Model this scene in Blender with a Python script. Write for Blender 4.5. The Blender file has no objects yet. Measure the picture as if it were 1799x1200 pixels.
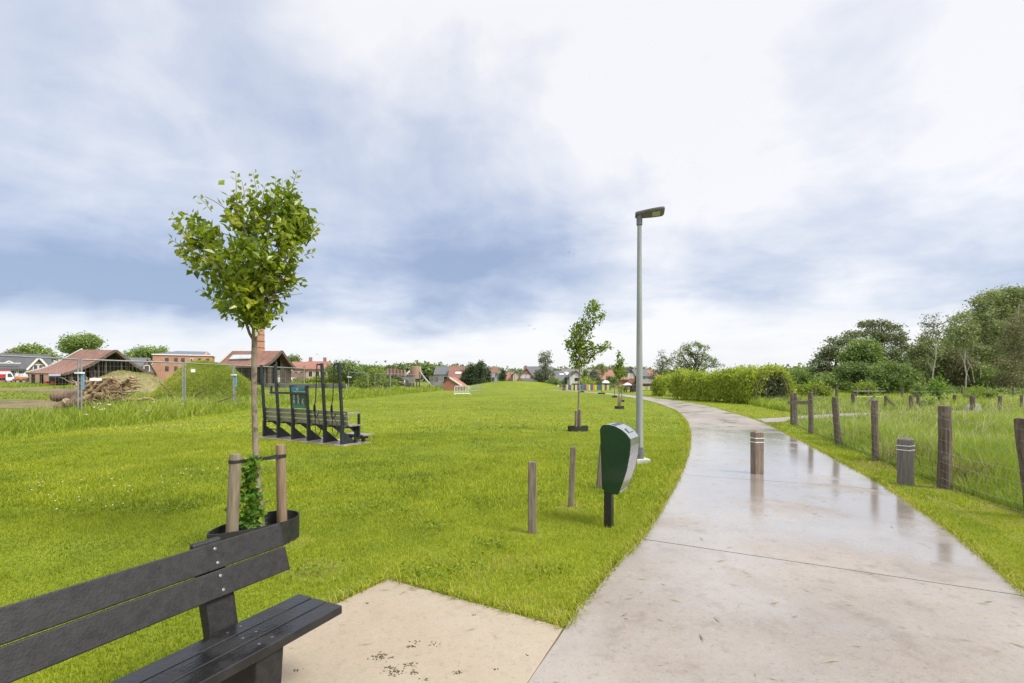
import bpy, math, random
import numpy as np
from mathutils import Vector, Matrix

scene = bpy.context.scene
COL = scene.collection
R = math.radians

# ------------------------------------------------------------------ camera
H, F, CX, HY = 1.6, 860.0, 899.5, 667.0      # eye height, focal length in photo pixels, centre column, horizon row
cam_data = bpy.data.cameras.new('camera')
cam = bpy.data.objects.new('camera', cam_data)
COL.objects.link(cam)
cam.location = (0, 0, H)
cam.rotation_euler = (R(90), 0, 0)
cam_data.sensor_fit = 'HORIZONTAL'
cam_data.sensor_width = 36.0
cam_data.lens = F * 36.0 / 1799.0
cam_data.shift_y = (HY - 599.5) / 1799.0
cam_data.clip_start = 0.05
cam_data.clip_end = 6000
scene.camera = cam

# ------------------------------------------------------------------ view
EXPO = 1.75
scene.view_settings.view_transform = 'Standard'
scene.view_settings.look = 'None'
scene.view_settings.exposure = EXPO
scene.view_settings.gamma = 1.0
scene.view_settings.use_curve_mapping = False
scene.render.engine = 'CYCLES'
scene.cycles.max_bounces = 6
scene.cycles.transparent_max_bounces = 8
scene.cycles.sample_clamp_indirect = 4.0

# ------------------------------------------------------------------ sun (soft, behind thin cloud)
SUN_EL, SUN_AZ = 50.0, 118.0          # elevation; azimuth clockwise from +Y (the way the camera looks)
sd = bpy.data.lights.new('sun', 'SUN')
sd.energy = 1.5
sd.angle = R(20)
sd.color = (1.0, 0.955, 0.88)
sun = bpy.data.objects.new('sun', sd)
COL.objects.link(sun)
sv = Vector((math.sin(R(SUN_AZ)) * math.cos(R(SUN_EL)), math.cos(R(SUN_AZ)) * math.cos(R(SUN_EL)), math.sin(R(SUN_EL))))
sun.rotation_euler = (-sv).to_track_quat('-Z', 'Y').to_euler()
sun.location = sv * 60

# ------------------------------------------------------------------ world: Nishita sky under a broken cloud deck
world = bpy.data.worlds.new('World')
scene.world = world
world.use_nodes = True


class NT:
    def __init__(self, tree):
        self.t = tree

    def n(self, kind, **kw):
        x = self.t.nodes.new(kind)
        ins = kw.pop('i', {})
        for k, v in kw.items():
            setattr(x, k, v)
        for k, v in ins.items():
            self.set(x, k, v)
        return x

    def set(self, node, key, v):
        s = node.inputs[key]
        if hasattr(v, 'is_output') or isinstance(v, bpy.types.NodeSocket):
            self.t.links.new(v, s)
        else:
            s.default_value = v

    def math(self, op, a, b=None, c=None, clamp=False):
        m = self.n('ShaderNodeMath', operation=op, use_clamp=clamp)
        self.set(m, 0, a)
        if b is not None:
            self.set(m, 1, b)
        if c is not None:
            self.set(m, 2, c)
        return m.outputs[0]

    def vmath(self, op, a, b=None, scale=None):
        m = self.n('ShaderNodeVectorMath', operation=op)
        self.set(m, 0, a)
        if b is not None:
            self.set(m, 1, b)
        if scale is not None:
            self.set(m, 'Scale', scale)
        return m

    def remap(self, v, a, b, c=0.0, d=1.0, smooth=True):
        m = self.n('ShaderNodeMapRange', interpolation_type='SMOOTHSTEP' if smooth else 'LINEAR', clamp=True)
        for k, x in zip(('Value', 'From Min', 'From Max', 'To Min', 'To Max'), (v, a, b, c, d)):
            self.set(m, k, x)
        return m.outputs[0]

    def noise(self, vec, scale, detail=3.0, rough=0.5, dist=0.0):
        m = self.n('ShaderNodeTexNoise', i={'Scale': scale, 'Detail': detail, 'Roughness': rough, 'Distortion': dist})
        if vec is not None:
            self.set(m, 'Vector', vec)
        return m

    def ramp(self, fac, stops, interp='LINEAR'):
        m = self.n('ShaderNodeValToRGB')
        self.set(m, 'Fac', fac)
        e = m.color_ramp.elements
        m.color_ramp.interpolation = interp
        while len(e) < len(stops):
            e.new(0.5)
        for q, (p, c) in zip(e, stops):
            q.position = p
            q.color = (*c, 1.0)
        return m.outputs['Color']

    def mix(self, fac, a, b, blend='MIX'):
        m = self.n('ShaderNodeMix', data_type='RGBA', blend_type=blend)
        self.set(m, 'Factor', fac)
        self.set(m, 6, (*a, 1.0) if isinstance(a, tuple) and len(a) == 3 else a)
        self.set(m, 7, (*b, 1.0) if isinstance(b, tuple) and len(b) == 3 else b)
        return m.outputs[2]


def lin(r, g, b):
    f = lambda c: (c / 255 / 12.92) if c <= 10 else ((c / 255 + 0.055) / 1.055) ** 2.4
    return (f(r), f(g), f(b))


def build_world():
    world.node_tree.nodes.clear()
    N = NT(world.node_tree)
    tc = N.n('ShaderNodeTexCoord')
    d = tc.outputs['Generated']
    sky = N.n('ShaderNodeTexSky', sky_type='NISHITA', sun_disc=False, sun_elevation=R(SUN_EL), sun_rotation=R(SUN_AZ))
    sep = N.n('ShaderNodeSeparateXYZ', i={0: d})
    x, y, z = sep.outputs
    # cloud deck seen in perspective: direction divided by its height
    den = N.math('ADD', N.math('MAXIMUM', z, 0.0), 0.16)
    px = N.math('DIVIDE', x, den)
    py = N.math('DIVIDE', y, den)
    cp = N.n('ShaderNodeCombineXYZ', i={0: px, 1: py, 2: 0.0}).outputs[0]
    w = N.noise(cp, 0.55, 4, 0.55).outputs['Color']
    wv = N.vmath('SUBTRACT', w, (0.5, 0.5, 0.5)).outputs[0]
    cp2 = N.vmath('ADD', cp, N.vmath('SCALE', wv, scale=1.1).outputs[0]).outputs[0]
    n1 = N.noise(cp2, 0.75, 7, 0.52).outputs[0]
    n2 = N.noise(cp2, 2.6, 6, 0.55).outputs[0]
    # a second warp bends the big cloud masses
    w2 = N.noise(d, 2.6, 4, 0.5).outputs['Color']
    dw = N.vmath('ADD', d, N.vmath('SCALE', N.vmath('SUBTRACT', w2, (0.5, 0.5, 0.5)).outputs[0], scale=0.26).outputs[0]).outputs[0]

    def mass(u, v, out, inn, wgt, sx=1.0, sz=1.0):
        c = Vector(((u - CX) / F, 1.0, (HY - v) / F)).normalized()
        df = N.vmath('SUBTRACT', dw, tuple(c)).outputs[0]
        df = N.vmath('MULTIPLY', df, (1 / sx, 1 / max(sx, 0.6), 1 / sz)).outputs[0]
        ln = N.vmath('LENGTH', df).outputs['Value']
        return N.remap(ln, inn, out, wgt, 0.0)

    masses = [
        (20, 490, 0.60, 0.02, 0.62, 1.7, 0.36),     # dark bank low on the left
        (330, 525, 0.30, 0.02, 0.30, 1.4, 0.36),
        (170, 380, 0.60, 0.05, 0.26, 1.3, 0.7),
        (900, 462, 0.30, 0.01, 0.56, 1.2, 0.46),    # dark core right of the young tree
        (820, 360, 0.36, 0.02, 0.30, 0.9, 1.0),
        (640, 330, 0.40, 0.02, 0.16, 1.3, 0.9),
        (330, 60, 0.55, 0.05, 0.26, 1.4, 0.7),
        (560, 90, 0.22, 0.02, 0.14, 0.6, 1.2),
        (1490, 100, 0.26, 0.02, 0.42, 0.55, 1.3),   # bluish rift upper right
        (1740, 420, 0.34, 0.02, 0.30, 1.5, 0.5),
        (1330, 480, 0.34, 0.02, 0.24, 1.6, 0.4),
        (1120, 380, 0.26, 0.02, 0.20, 1.0, 0.6),
        (1350, 240, 0.40, 0.10, -0.22, 1.3, 0.7),   # bright thin cloud
        (600, 520, 0.20, 0.02, -0.34, 1.3, 0.5),
        (430, 280, 0.24, 0.02, -0.16, 1.2, 0.6),
        (640, 600, 0.5, 0.05, -0.26, 2.2, 0.16),
        (40, 90, 0.24, 0.02, -0.22, 1.0, 1.0),
        (950, 80, 0.5, 0.1, -0.18, 1.2, 0.7),
    ]
    D = N.math('MULTIPLY_ADD', n1, 1.35, -0.60)
    D = N.math('MULTIPLY_ADD', n2, 0.80, N.math('SUBTRACT', D, 0.42))
    n3 = N.noise(dw, 5.5, 7, 0.55, 0.3).outputs[0]
    D = N.math('MULTIPLY_ADD', n3, 0.62, N.math('SUBTRACT', D, 0.29))
    for m in masses:
        D = N.math('ADD', D, mass(*m))
    # the deck ends in a ragged lower edge above a pale band at the horizon
    zw = N.n('ShaderNodeSeparateXYZ', i={0: dw}).outputs[2]
    D = N.math('MULTIPLY', D, N.remap(zw, 0.075, 0.150, 0.30, 1.0))
    colr = N.ramp(D, [(0.0, (0.95, 0.945, 0.965)), (0.16, (0.83, 0.845, 0.91)), (0.40, (0.655, 0.705, 0.825)),
                      (0.7, (0.47, 0.545, 0.72)), (1.0, (0.335, 0.42, 0.61))])
    hor = N.remap(z, 0.0, 0.10, 1.0, 0.0)
    colr = N.mix(N.math('MULTIPLY', hor, 0.5), colr, (0.84, 0.85, 0.92))
    # brighter overhead and behind the camera, as an overcast sky is
    up = N.remap(z, 0.60, 0.90, 1.0, 1.9)
    back = N.remap(y, 0.15, -0.5, 1.0, 1.25)
    gain = N.math('MULTIPLY', up, back)
    gain = N.math('MULTIPLY', gain, 10.0 / (2 ** EXPO))
    cl = N.vmath('SCALE', colr, scale=gain).outputs[0]
    fin = N.mix(0.94, sky.outputs[0], cl)
    bg = N.n('ShaderNodeBackground', i={'Color': fin, 'Strength': 0.1})
    out = N.n('ShaderNodeOutputWorld')
    N.t.links.new(bg.outputs[0], out.inputs[0])


build_world()

# ------------------------------------------------------------------ placing helpers


def G(px, py, z=0.0):
    """photo pixel -> the point of the level z it shows"""
    Y = F * (H - z) / (py - HY)
    return Vector(((px - CX) / F * Y, Y, z))


def P(px, py, Y):
    """photo pixel -> the point at distance Y"""
    return Vector(((px - CX) / F * Y, Y, H - (py - HY) / F * Y))


def X(px, Y):
    return (px - CX) / F * Y


def Z(py, Y):
    return H - (py - HY) / F * Y


# ------------------------------------------------------------------ materials
MATS = {}


def new_mat(name):
    m = bpy.data.materials.new(name)
    m.use_nodes = True
    m.node_tree.nodes.clear()
    return m, NT(m.node_tree)


def mat(name, c, c2=None, scale=8.0, rough=0.6, bump=0.0, stretch=(1, 1, 1), metal=0.0, detail=5.0, bscale=None, coat=0.0,
        lo=0.35, hi=0.65, spec=0.5, rough2=None, spots=None):
    if name in MATS:
        return MATS[name]
    m, N = new_mat(name)
    tc = N.n('ShaderNodeTexCoord')
    mp = N.n('ShaderNodeMapping', i={'Vector': tc.outputs['Object'], 'Scale': stretch})
    v = mp.outputs[0]
    ns = N.noise(v, scale, detail, 0.6)
    f = N.remap(ns.outputs[0], lo, hi)
    colr = N.mix(f, c, c2 if c2 else tuple(q * 0.8 for q in c))
    if spots:
        s = N.noise(tc.outputs['Object'], spots[1], 4, 0.6)
        colr = N.mix(N.remap(s.outputs[0], spots[2], spots[2] + 0.08, 0.0, spots[3] if len(spots) > 3 else 0.8), colr, spots[0])
    b = N.n('ShaderNodeBsdfPrincipled', i={'Base Color': colr, 'Metallic': metal, 'Coat Weight': coat, 'Specular IOR Level': spec})
    if rough2 is not None:
        N.set(b, 'Roughness', N.remap(ns.outputs[0], lo, hi, rough, rough2))
    else:
        N.set(b, 'Roughness', rough)
    if bump > 0:
        nb = N.noise(v, bscale or scale * 3, 5, 0.6)
        bp = N.n('ShaderNodeBump', i={'Strength': bump, 'Distance': 0.02, 'Height': nb.outputs[0]})
        N.set(b, 'Normal', bp.outputs[0])
    o = N.n('ShaderNodeOutputMaterial')
    N.t.links.new(b.outputs[0], o.inputs[0])
    MATS[name] = m
    return m


def leaf_mat(name, stops, trans=0.35, rough=0.5, patch=1.2, spec=0.35):
    """foliage: every leaf or blade carries its own 'rnd' value, and broad patches shift it"""
    if name in MATS:
        return MATS[name]
    m, N = new_mat(name)
    at = N.n('ShaderNodeAttribute', attribute_name='rnd')
    tc = N.n('ShaderNodeTexCoord')
    ns = N.noise(tc.outputs['Object'], patch, 3, 0.6)
    f = N.math('ADD', N.math('MULTIPLY', at.outputs['Fac'], 0.62), N.math('MULTIPLY_ADD', ns.outputs[0], 1.1, -0.36))
    colr = N.ramp(f, stops)
    b = N.n('ShaderNodeBsdfPrincipled', i={'Base Color': colr, 'Roughness': rough, 'Specular IOR Level': spec})
    t = N.n('ShaderNodeBsdfTranslucent', i={'Color': N.mix(0.35, colr, (0.30, 0.42, 0.03))})
    x = N.n('ShaderNodeMixShader', i={0: trans})
    N.t.links.new(b.outputs[0], x.inputs[1])
    N.t.links.new(t.outputs[0], x.inputs[2])
    o = N.n('ShaderNodeOutputMaterial')
    N.t.links.new(x.outputs[0], o.inputs[0])
    MATS[name] = m
    return m


def brick_mat(name, c1, c2, mortar, sc=1.0, rough=0.85, axes='xz'):
    if name in MATS:
        return MATS[name]
    m, N = new_mat(name)
    tc = N.n('ShaderNodeTexCoord')
    s = N.n('ShaderNodeSeparateXYZ', i={0: tc.outputs['Object']})
    h = N.math('ADD', s.outputs[0], s.outputs[1])
    cb = N.n('ShaderNodeCombineXYZ', i={0: h, 1: s.outputs[2], 2: 0.0})
    br = N.n('ShaderNodeTexBrick', i={'Vector': cb.outputs[0], 'Color1': (*c1, 1), 'Color2': (*c2, 1), 'Mortar': (*mortar, 1),
                                      'Scale': 1.0, 'Brick Width': 0.22 * sc, 'Row Height': 0.07 * sc, 'Mortar Size': 0.010 * sc})
    ns = N.noise(tc.outputs['Object'], 0.5, 5, 0.65)
    colr = N.mix(N.remap(ns.outputs[0], 0.35, 0.7, 0.0, 0.45), br.outputs[0], tuple(q * 0.6 for q in c1))
    b = N.n('ShaderNodeBsdfPrincipled', i={'Base Color': colr, 'Roughness': rough})
    o = N.n('ShaderNodeOutputMaterial')
    N.t.links.new(b.outputs[0], o.inputs[0])
    MATS[name] = m
    return m


def tile_mat(name, c1, c2, rough=0.7, row=0.33):
    """roof tiles: courses across the slope, patchy weathering"""
    if name in MATS:
        return MATS[name]
    m, N = new_mat(name)
    tc = N.n('ShaderNodeTexCoord')
    s = N.n('ShaderNodeSeparateXYZ', i={0: tc.outputs['Object']})
    course = N.math('FRACT', N.math('MULTIPLY', s.outputs[2], 1.0 / row))
    ns = N.noise(tc.outputs['Object'], 1.1, 6, 0.65)
    n2 = N.noise(tc.outputs['Object'], 7.0, 2, 0.5)
    f = N.math('ADD', N.remap(ns.outputs[0], 0.3, 0.7, 0.0, 0.75), N.remap(n2.outputs[0], 0.35, 0.65, 0.0, 0.3))
    colr = N.mix(f, c1, c2)
    bp = N.n('ShaderNodeBump', i={'Strength': 0.8, 'Distance': 0.05, 'Height': course})
    b = N.n('ShaderNodeBsdfPrincipled', i={'Base Color': colr, 'Roughness': rough, 'Normal': bp.outputs[0]})
    o = N.n('ShaderNodeOutputMaterial')
    N.t.links.new(b.outputs[0], o.inputs[0])
    MATS[name] = m
    return m


# ------------------------------------------------------------------ mesh helpers


def tag(o, label=None, cat=None, group=None, kind=None):
    for k, v in (('label', label), ('category', cat), ('group', group), ('kind', kind)):
        if v:
            o[k] = v
    return o


def empty(name, loc, label, cat, group=None):
    o = bpy.data.objects.new(name, None)
    o.empty_display_size = 0.2
    COL.objects.link(o)
    o.location = loc
    return tag(o, label, cat, group)


def root_loc(o):
    v = Vector((0, 0, 0))
    while o is not None:
        v += Vector(o.location)
        o = o.parent
    return v


class MB:
    """gathers shapes in world coordinates; build() links them as ONE mesh object"""

    def __init__(self):
        self.v, self.f, self.s = [], [], []

    def add(self, vs, fs, smooth=False):
        k = len(self.v)
        self.v += [tuple(q) for q in vs]
        self.f += [tuple(i + k for i in f) for f in fs]
        self.s += [smooth] * len(fs)
        return self

    def hexa(self, p):
        """eight corners: four below (ccw), four above"""
        return self.add(p, [(3, 2, 1, 0), (4, 5, 6, 7), (0, 1, 5, 4), (1, 2, 6, 5), (2, 3, 7, 6), (3, 0, 4, 7)])

    def box(self, c, size, rz=0.0, M=None):
        hx, hy, hz = (s / 2 for s in size)
        pts = [Vector((sx * hx, sy * hy, sz * hz)) for sz in (-1, 1) for sx, sy in ((-1, -1), (1, -1), (1, 1), (-1, 1))]
        M = M or Matrix.Rotation(rz, 3, 'Z')
        c = Vector(c)
        return self.hexa([c + M @ p for p in pts])

    def beam(self, a, b, w, d, up=(0, 0, 1)):
        """a bar from a to b, w wide (sideways) and d deep (along up)"""
        a, b = Vector(a), Vector(b)
        t = (b - a).normalized()
        s = t.cross(Vector(up))
        if s.length < 1e-5:
            s = t.cross(Vector((0, 1, 0)))
        s.normalize()
        u = s.cross(t).normalized()
        q = []
        for p in (a, b):
            for e, g in ((-1, -1), (1, -1), (1, 1), (-1, 1)):
                q.append(p + s * e * w / 2 + u * g * d / 2)
        return self.hexa(q)

    def tube(self, pts, rad, n=8, cap=True, smooth=True):
        pts = [Vector(p) for p in pts]
        if not isinstance(rad, (list, tuple)):
            rad = [rad] * len(pts)
        vs, fs = [], []
        t0 = (pts[1] - pts[0]).normalized()
        s = t0.cross(Vector((0.31, 0.95, 0.05)))
        if s.length < 0.1:
            s = t0.cross(Vector((1, 0, 0)))
        s.normalize()
        for i, p in enumerate(pts):
            t = (pts[min(i + 1, len(pts) - 1)] - pts[max(i - 1, 0)]).normalized()
            s = (s - t * s.dot(t)).normalized()
            u = t.cross(s)
            for k in range(n):
                a = 2 * math.pi * k / n
                vs.append(p + (s * math.cos(a) + u * math.sin(a)) * rad[i])
        for i in range(len(pts) - 1):
            for k in range(n):
                fs.append((i * n + k, i * n + (k + 1) % n, (i + 1) * n + (k + 1) % n, (i + 1) * n + k))
        self.add(vs, fs, smooth)
        if cap:
            k = len(self.v) - len(vs)
            self.f += [tuple(k + i for i in reversed(range(n))), tuple(k + (len(pts) - 1) * n + i for i in range(n))]
            self.s += [False, False]
        return self

    def prism(self, poly, ext):
        """a planar outline (list of points) pushed along ext"""
        poly = [Vector(p) for p in poly]
        ext = Vector(ext)
        n = len(poly)
        vs = poly + [p + ext for p in poly]
        fs = [tuple(reversed(range(n))), tuple(range(n, 2 * n))] + [(i, (i + 1) % n, n + (i + 1) % n, n + i) for i in range(n)]
        return self.add(vs, fs)

    def lathe(self, c, prof, n=16, smooth=True):
        """prof: (radius, z) pairs"""
        c = Vector(c)
        vs, fs = [], []
        for r, z in prof:
            for k in range(n):
                a = 2 * math.pi * k / n
                vs.append(c + Vector((r * math.cos(a), r * math.sin(a), z)))
        for i in range(len(prof) - 1):
            for k in range(n):
                fs.append((i * n + k, i * n + (k + 1) % n, (i + 1) * n + (k + 1) % n, (i + 1) * n + k))
        fs += [tuple(reversed(range(n))), tuple((len(prof) - 1) * n + i for i in range(n))]
        return self.add(vs, fs, smooth)

    def build(self, name, m, parent=None, loc=None, bevel=0.0, jitter=0.0, seg=2, sub=0):
        org = root_loc(parent) if parent else Vector(loc if loc is not None else (0, 0, 0))
        off = Vector(loc) - org if (parent and loc is not None) else Vector((0, 0, 0))
        me = bpy.data.meshes.new(name)
        rr = random.Random(len(self.v) * 7 + 1)
        j = lambda: rr.uniform(-jitter, jitter) if jitter else 0.0
        o3 = org + off
        me.from_pydata([(p[0] - o3.x + j(), p[1] - o3.y + j(), p[2] - o3.z + j()) for p in self.v], [], self.f)
        me.polygons.foreach_set('use_smooth', self.s)
        me.materials.append(m)
        me.update()
        if any(self.s):
            me.set_sharp_from_angle(angle=R(50))
        o = bpy.data.objects.new(name, me)
        COL.objects.link(o)
        if parent:
            o.parent = parent
            o.location = off
        else:
            o.location = org
        if bevel > 0:
            md = o.modifiers.new('bevel', 'BEVEL')
            md.width = bevel
            md.segments = seg
            md.limit_method = 'ANGLE'
            md.angle_limit = R(40)
        return o


def mesh_np(name, co, tris, m, parent=None, loc=(0, 0, 0), rnd=None, smooth=False):
    org = root_loc(parent) if parent else Vector(loc)
    me = bpy.data.meshes.new(name)
    co = np.asarray(co, dtype=np.float32) - np.array(org, dtype=np.float32)
    tris = np.asarray(tris, dtype=np.int32)
    k = tris.shape[1]
    me.vertices.add(len(co))
    me.vertices.foreach_set('co', co.ravel())
    me.loops.add(tris.size)
    me.loops.foreach_set('vertex_index', tris.ravel())
    me.polygons.add(len(tris))
    me.polygons.foreach_set('loop_start', np.arange(0, tris.size, k, dtype=np.int32))
    me.polygons.foreach_set('use_smooth', np.full(len(tris), smooth))
    me.update(calc_edges=True)
    if rnd is not None:
        at = me.attributes.new('rnd', 'FLOAT', 'POINT')
        at.data.foreach_set('value', np.asarray(rnd, dtype=np.float32))
    me.materials.append(m)
    o = bpy.data.objects.new(name, me)
    COL.objects.link(o)
    if parent:
        o.parent = parent
    else:
        o.location = org
    return o


def unit(a):
    return a / np.maximum(np.linalg.norm(a, axis=1, keepdims=True), 1e-9)


def leaf_arrays(Pt, size, rng, aspect=0.55, axis=None, upw=0.5, fold=0.10):
    n = len(Pt)
    a = unit(rng.normal(size=(n, 3))) if axis is None else unit(axis + rng.normal(size=(n, 3)) * 0.35)
    nn = unit(rng.normal(size=(n, 3)) + np.array([0, 0, upw]))
    s = unit(np.cross(a, nn))
    up = np.cross(s, a)
    sz = np.asarray(size).reshape(-1, 1) * np.ones((n, 1))
    b = Pt - a * sz * 0.5
    t = Pt + a * sz * 0.5 - up * sz * fold
    l = Pt - a * sz * 0.06 + s * sz * aspect * 0.5 + up * sz * fold
    r = Pt - a * sz * 0.06 - s * sz * aspect * 0.5 + up * sz * fold
    co = np.stack([b, r, t, l], 1).reshape(-1, 3)
    k = np.arange(n) * 4
    tris = np.concatenate([np.stack([k, k + 1, k + 2], 1), np.stack([k, k + 2, k + 3], 1)])
    return co, tris


def crown(name, blobs, nclump, per, sigma, leaf, m, parent, seed, aspect=0.6, upw=0.5, shell=0.45, flat=1.0, anchors=None):
    """leaf cloud: clump centres inside the blobs (x, y, z, rx, ry, rz, weight), leaves scattered round every clump"""
    rng = np.random.default_rng(seed)
    B = np.array(blobs, dtype=float)
    w = B[:, 6] / B[:, 6].sum()
    idx = rng.choice(len(B), nclump, p=w)
    d = unit(rng.normal(size=(nclump, 3)))
    rad = 1 - shell * rng.random((nclump, 1)) ** 1.3
    rad = np.where(rng.random((nclump, 1)) < 0.3, rng.random((nclump, 1)) ** 0.5, rad)
    C = B[idx, :3] + d * rad * B[idx, 3:6]
    cn = rng.integers(max(1, per // 2), per * 3 // 2 + 1, nclump)
    Pt = np.repeat(C, cn, axis=0)
    cr = np.repeat(rng.random(nclump), cn)
    g = rng.normal(size=Pt.shape) * sigma
    g[:, 2] *= flat
    Pt = Pt + g
    sz = leaf * (0.6 + 0.7 * rng.random(len(Pt)))
    co, tris = leaf_arrays(Pt, sz, rng, aspect, None, upw)
    rv = np.clip(cr * 0.6 + rng.random(len(Pt)) * 0.5 - 0.05, 0, 1)
    o = mesh_np(name, co, tris, m, parent, rnd=np.repeat(rv, 4))
    return o, C


def limb(mb, a, b, r0, r1, rng, wob=0.06, n=6, seg=6):
    a, b = Vector(a), Vector(b)
    L = (b - a).length
    pts, rad = [], []
    for i in range(n + 1):
        t = i / n
        p = a.lerp(b, t)
        k = math.sin(math.pi * t) * wob * L
        pts.append(p + Vector((rng.uniform(-1, 1), rng.uniform(-1, 1), rng.uniform(-.3, .9))) * k)
        rad.append(r0 + (r1 - r0) * t)
    mb.tube(pts, rad, seg)
    return pts


def in_poly(x, y, poly):
    poly = [(p[0], p[1]) for p in poly]
    r = np.zeros(len(x), dtype=bool)
    j = len(poly) - 1
    for i in range(len(poly)):
        xi, yi = poly[i]
        xj, yj = poly[j]
        c = ((yi > y) != (yj > y)) & (x < (xj - xi) * (y - yi) / ((yj - yi) if yj != yi else 1e-9) + xi)
        r ^= c
        j = i
    return r


def smooth_line(pts, per=8):
    """Catmull-Rom through the points"""
    p = [Vector((q[0], q[1])) for q in pts]
    p = [p[0] * 2 - p[1]] + p + [p[-1] * 2 - p[-2]]
    out = []
    for i in range(1, len(p) - 2):
        for k in range(per):
            t = k / per
            a, b, c, d = p[i - 1], p[i], p[i + 1], p[i + 2]
            out.append(0.5 * ((2 * b) + (c - a) * t + (2 * a - 5 * b + 4 * c - d) * t * t + (-a + 3 * b - 3 * c + d) * t ** 3))
    out.append(p[-2])
    return out


def dup(o, loc, rz=None, label=None, parent=None):
    c = o.copy()
    COL.objects.link(c)
    c.parent = parent
    if parent is None:
        c.location = loc
        if rz is not None:
            c.rotation_euler = (0, 0, rz)
        if label:
            c['label'] = label
    for ch in list(o.children):
        dup(ch, None, parent=c)
    return c


def sstep(v, a, b):
    t = np.clip((v - a) / (b - a), 0, 1)
    return t * t * (3 - 2 * t)


def site_z(x, y):
    """the building site behind the mesh fence climbs gently away from the lawn"""
    x, y = np.asarray(x, float), np.asarray(y, float)
    return 1.05 * sstep(y, 24, 70) * sstep(-x - 0.08 * y, 12, 20)


def zs(x, y):
    return float(site_z(x, y))
# ================================================================== SETTING: ground, path, slabs


def ground_material(name, stops, soil, soil_amt=0.35, bump=0.6, stripes=False):
    m, N = new_mat(name)
    tc = N.n('ShaderNodeTexCoord')
    v = tc.outputs['Object']
    big = N.noise(v, 0.16, 4, 0.6).outputs[0]
    mid = N.noise(v, 1.3, 5, 0.65).outputs[0]
    fine = N.noise(v, 16.0, 4, 0.7).outputs[0]
    f = N.math('ADD', N.math('MULTIPLY_ADD', big, 0.9, -0.2), N.math('MULTIPLY_ADD', mid, 0.7, -0.35))
    f = N.math('ADD', f, N.math('MULTIPLY_ADD', fine, 0.7, -0.35))
    colr = N.ramp(f, stops)
    sp = N.noise(v, 34.0, 3, 0.6).outputs[0]
    colr = N.mix(N.remap(sp, 0.52, 0.68, 0.0, soil_amt), colr, soil)
    bp = N.n('ShaderNodeBump', i={'Strength': bump, 'Distance': 0.03, 'Height': fine})
    b = N.n('ShaderNodeBsdfPrincipled', i={'Base Color': colr, 'Roughness': 0.85, 'Normal': bp.outputs[0], 'Specular IOR Level': 0.2})
    o = N.n('ShaderNodeOutputMaterial')
    N.t.links.new(b.outputs[0], o.inputs[0])
    return m


LAWN_STOPS = [(0.08, (0.070, 0.110, 0.006)), (0.38, (0.205, 0.255, 0.010)), (0.68, (0.330, 0.360, 0.016)), (0.90, (0.44, 0.42, 0.05)), (1.0, (0.42, 0.33, 0.12))]
M_ground = ground_material('turf', [(0.1, (0.110, 0.150, 0.008)), (0.45, (0.180, 0.220, 0.010)), (0.75, (0.240, 0.270, 0.016)), (1.0, (0.29, 0.29, 0.04))], (0.055, 0.06, 0.015), 0.6)


def grid(name, xs, ys, zf, m):
    XX, YY = np.meshgrid(xs, ys)
    ZZ = zf(XX, YY)
    co = np.stack([XX, YY, ZZ], -1).reshape(-1, 3)
    nx, ny = len(xs), len(ys)
    i = (np.arange(ny - 1)[:, None] * nx + np.arange(nx - 1)[None, :]).ravel()
    q = np.stack([i, i + 1, i + nx + 1, i + nx], 1)
    return mesh_np(name, co, q, m, smooth=True)


def spread_axis(lim, near, n):
    t = np.linspace(-1, 1, n)
    return np.sign(t) * (near * np.abs(t) + (lim - near) * np.abs(t) ** 5)


def ground_z(x, y):
    return site_z(x, y)


gx = np.unique(np.concatenate([np.linspace(-120, 60, 121), spread_axis(3500, 100, 41)]))
gy = np.unique(np.concatenate([np.linspace(-10, 140, 101), spread_axis(3500, 100, 41)]))
tag(grid('ground', gx, gy, ground_z, M_ground), kind='structure')

# the low grass mound beyond the lawn


def mound_z(x, y):
    d = np.sqrt(((x - 0.6) / 13.5) ** 2 + ((y - 92) / 17.0) ** 2)
    return 1.40 * sstep(1 - d, 0, 0.85) - 0.03


mx, my = np.linspace(-13.2, 14.4, 57), np.linspace(74.5, 109.5, 45)
tag(grid('grass_mound', mx, my, mound_z, M_ground), kind='structure')

# bare trampled soil of the building site
M_soil = ground_material('soil', [(0.1, (0.10, 0.085, 0.035)), (0.4, (0.22, 0.165, 0.085)), (0.75, (0.31, 0.245, 0.16)), (1.0, (0.20, 0.21, 0.06))], (0.12, 0.15, 0.03), 0.5)


def blob_sheet(name, cx, cy, rx, ry, m, dz=0.006, seed=0, n=40, kind='structure'):
    rr = random.Random(seed)
    ph = [rr.uniform(0, 6.3) for _ in range(4)]
    vs = [(cx, cy, zs(cx, cy) + dz)]
    rings = 5
    for k in range(1, rings + 1):
        for i in range(n):
            a = 2 * math.pi * i / n
            w = 1 + 0.16 * math.sin(2 * a + ph[0]) + 0.12 * math.sin(3 * a + ph[1]) + 0.08 * math.sin(7 * a + ph[2])
            x, y = cx + rx * w * k / rings * math.cos(a), cy + ry * w * k / rings * math.sin(a)
            vs.append((x, y, zs(x, y) + dz))
    fs = [(0, 1 + i, 1 + (i + 1) % n) for i in range(n)]
    for k in range(rings - 1):
        for i in range(n):
            a, b = 1 + k * n + i, 1 + k * n + (i + 1) % n
            fs.append((a, a + n, b + n, b))
    mb = MB()
    mb.add(vs, fs, True)
    return tag(mb.build(name, m), kind=kind)


blob_sheet('bare_soil', -33.0, 31.0, 14, 5.0, M_soil, 0.02, 3)
blob_sheet('bare_soil', -46.0, 49.0, 16, 3.0, M_soil, 0.03, 5)

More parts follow.
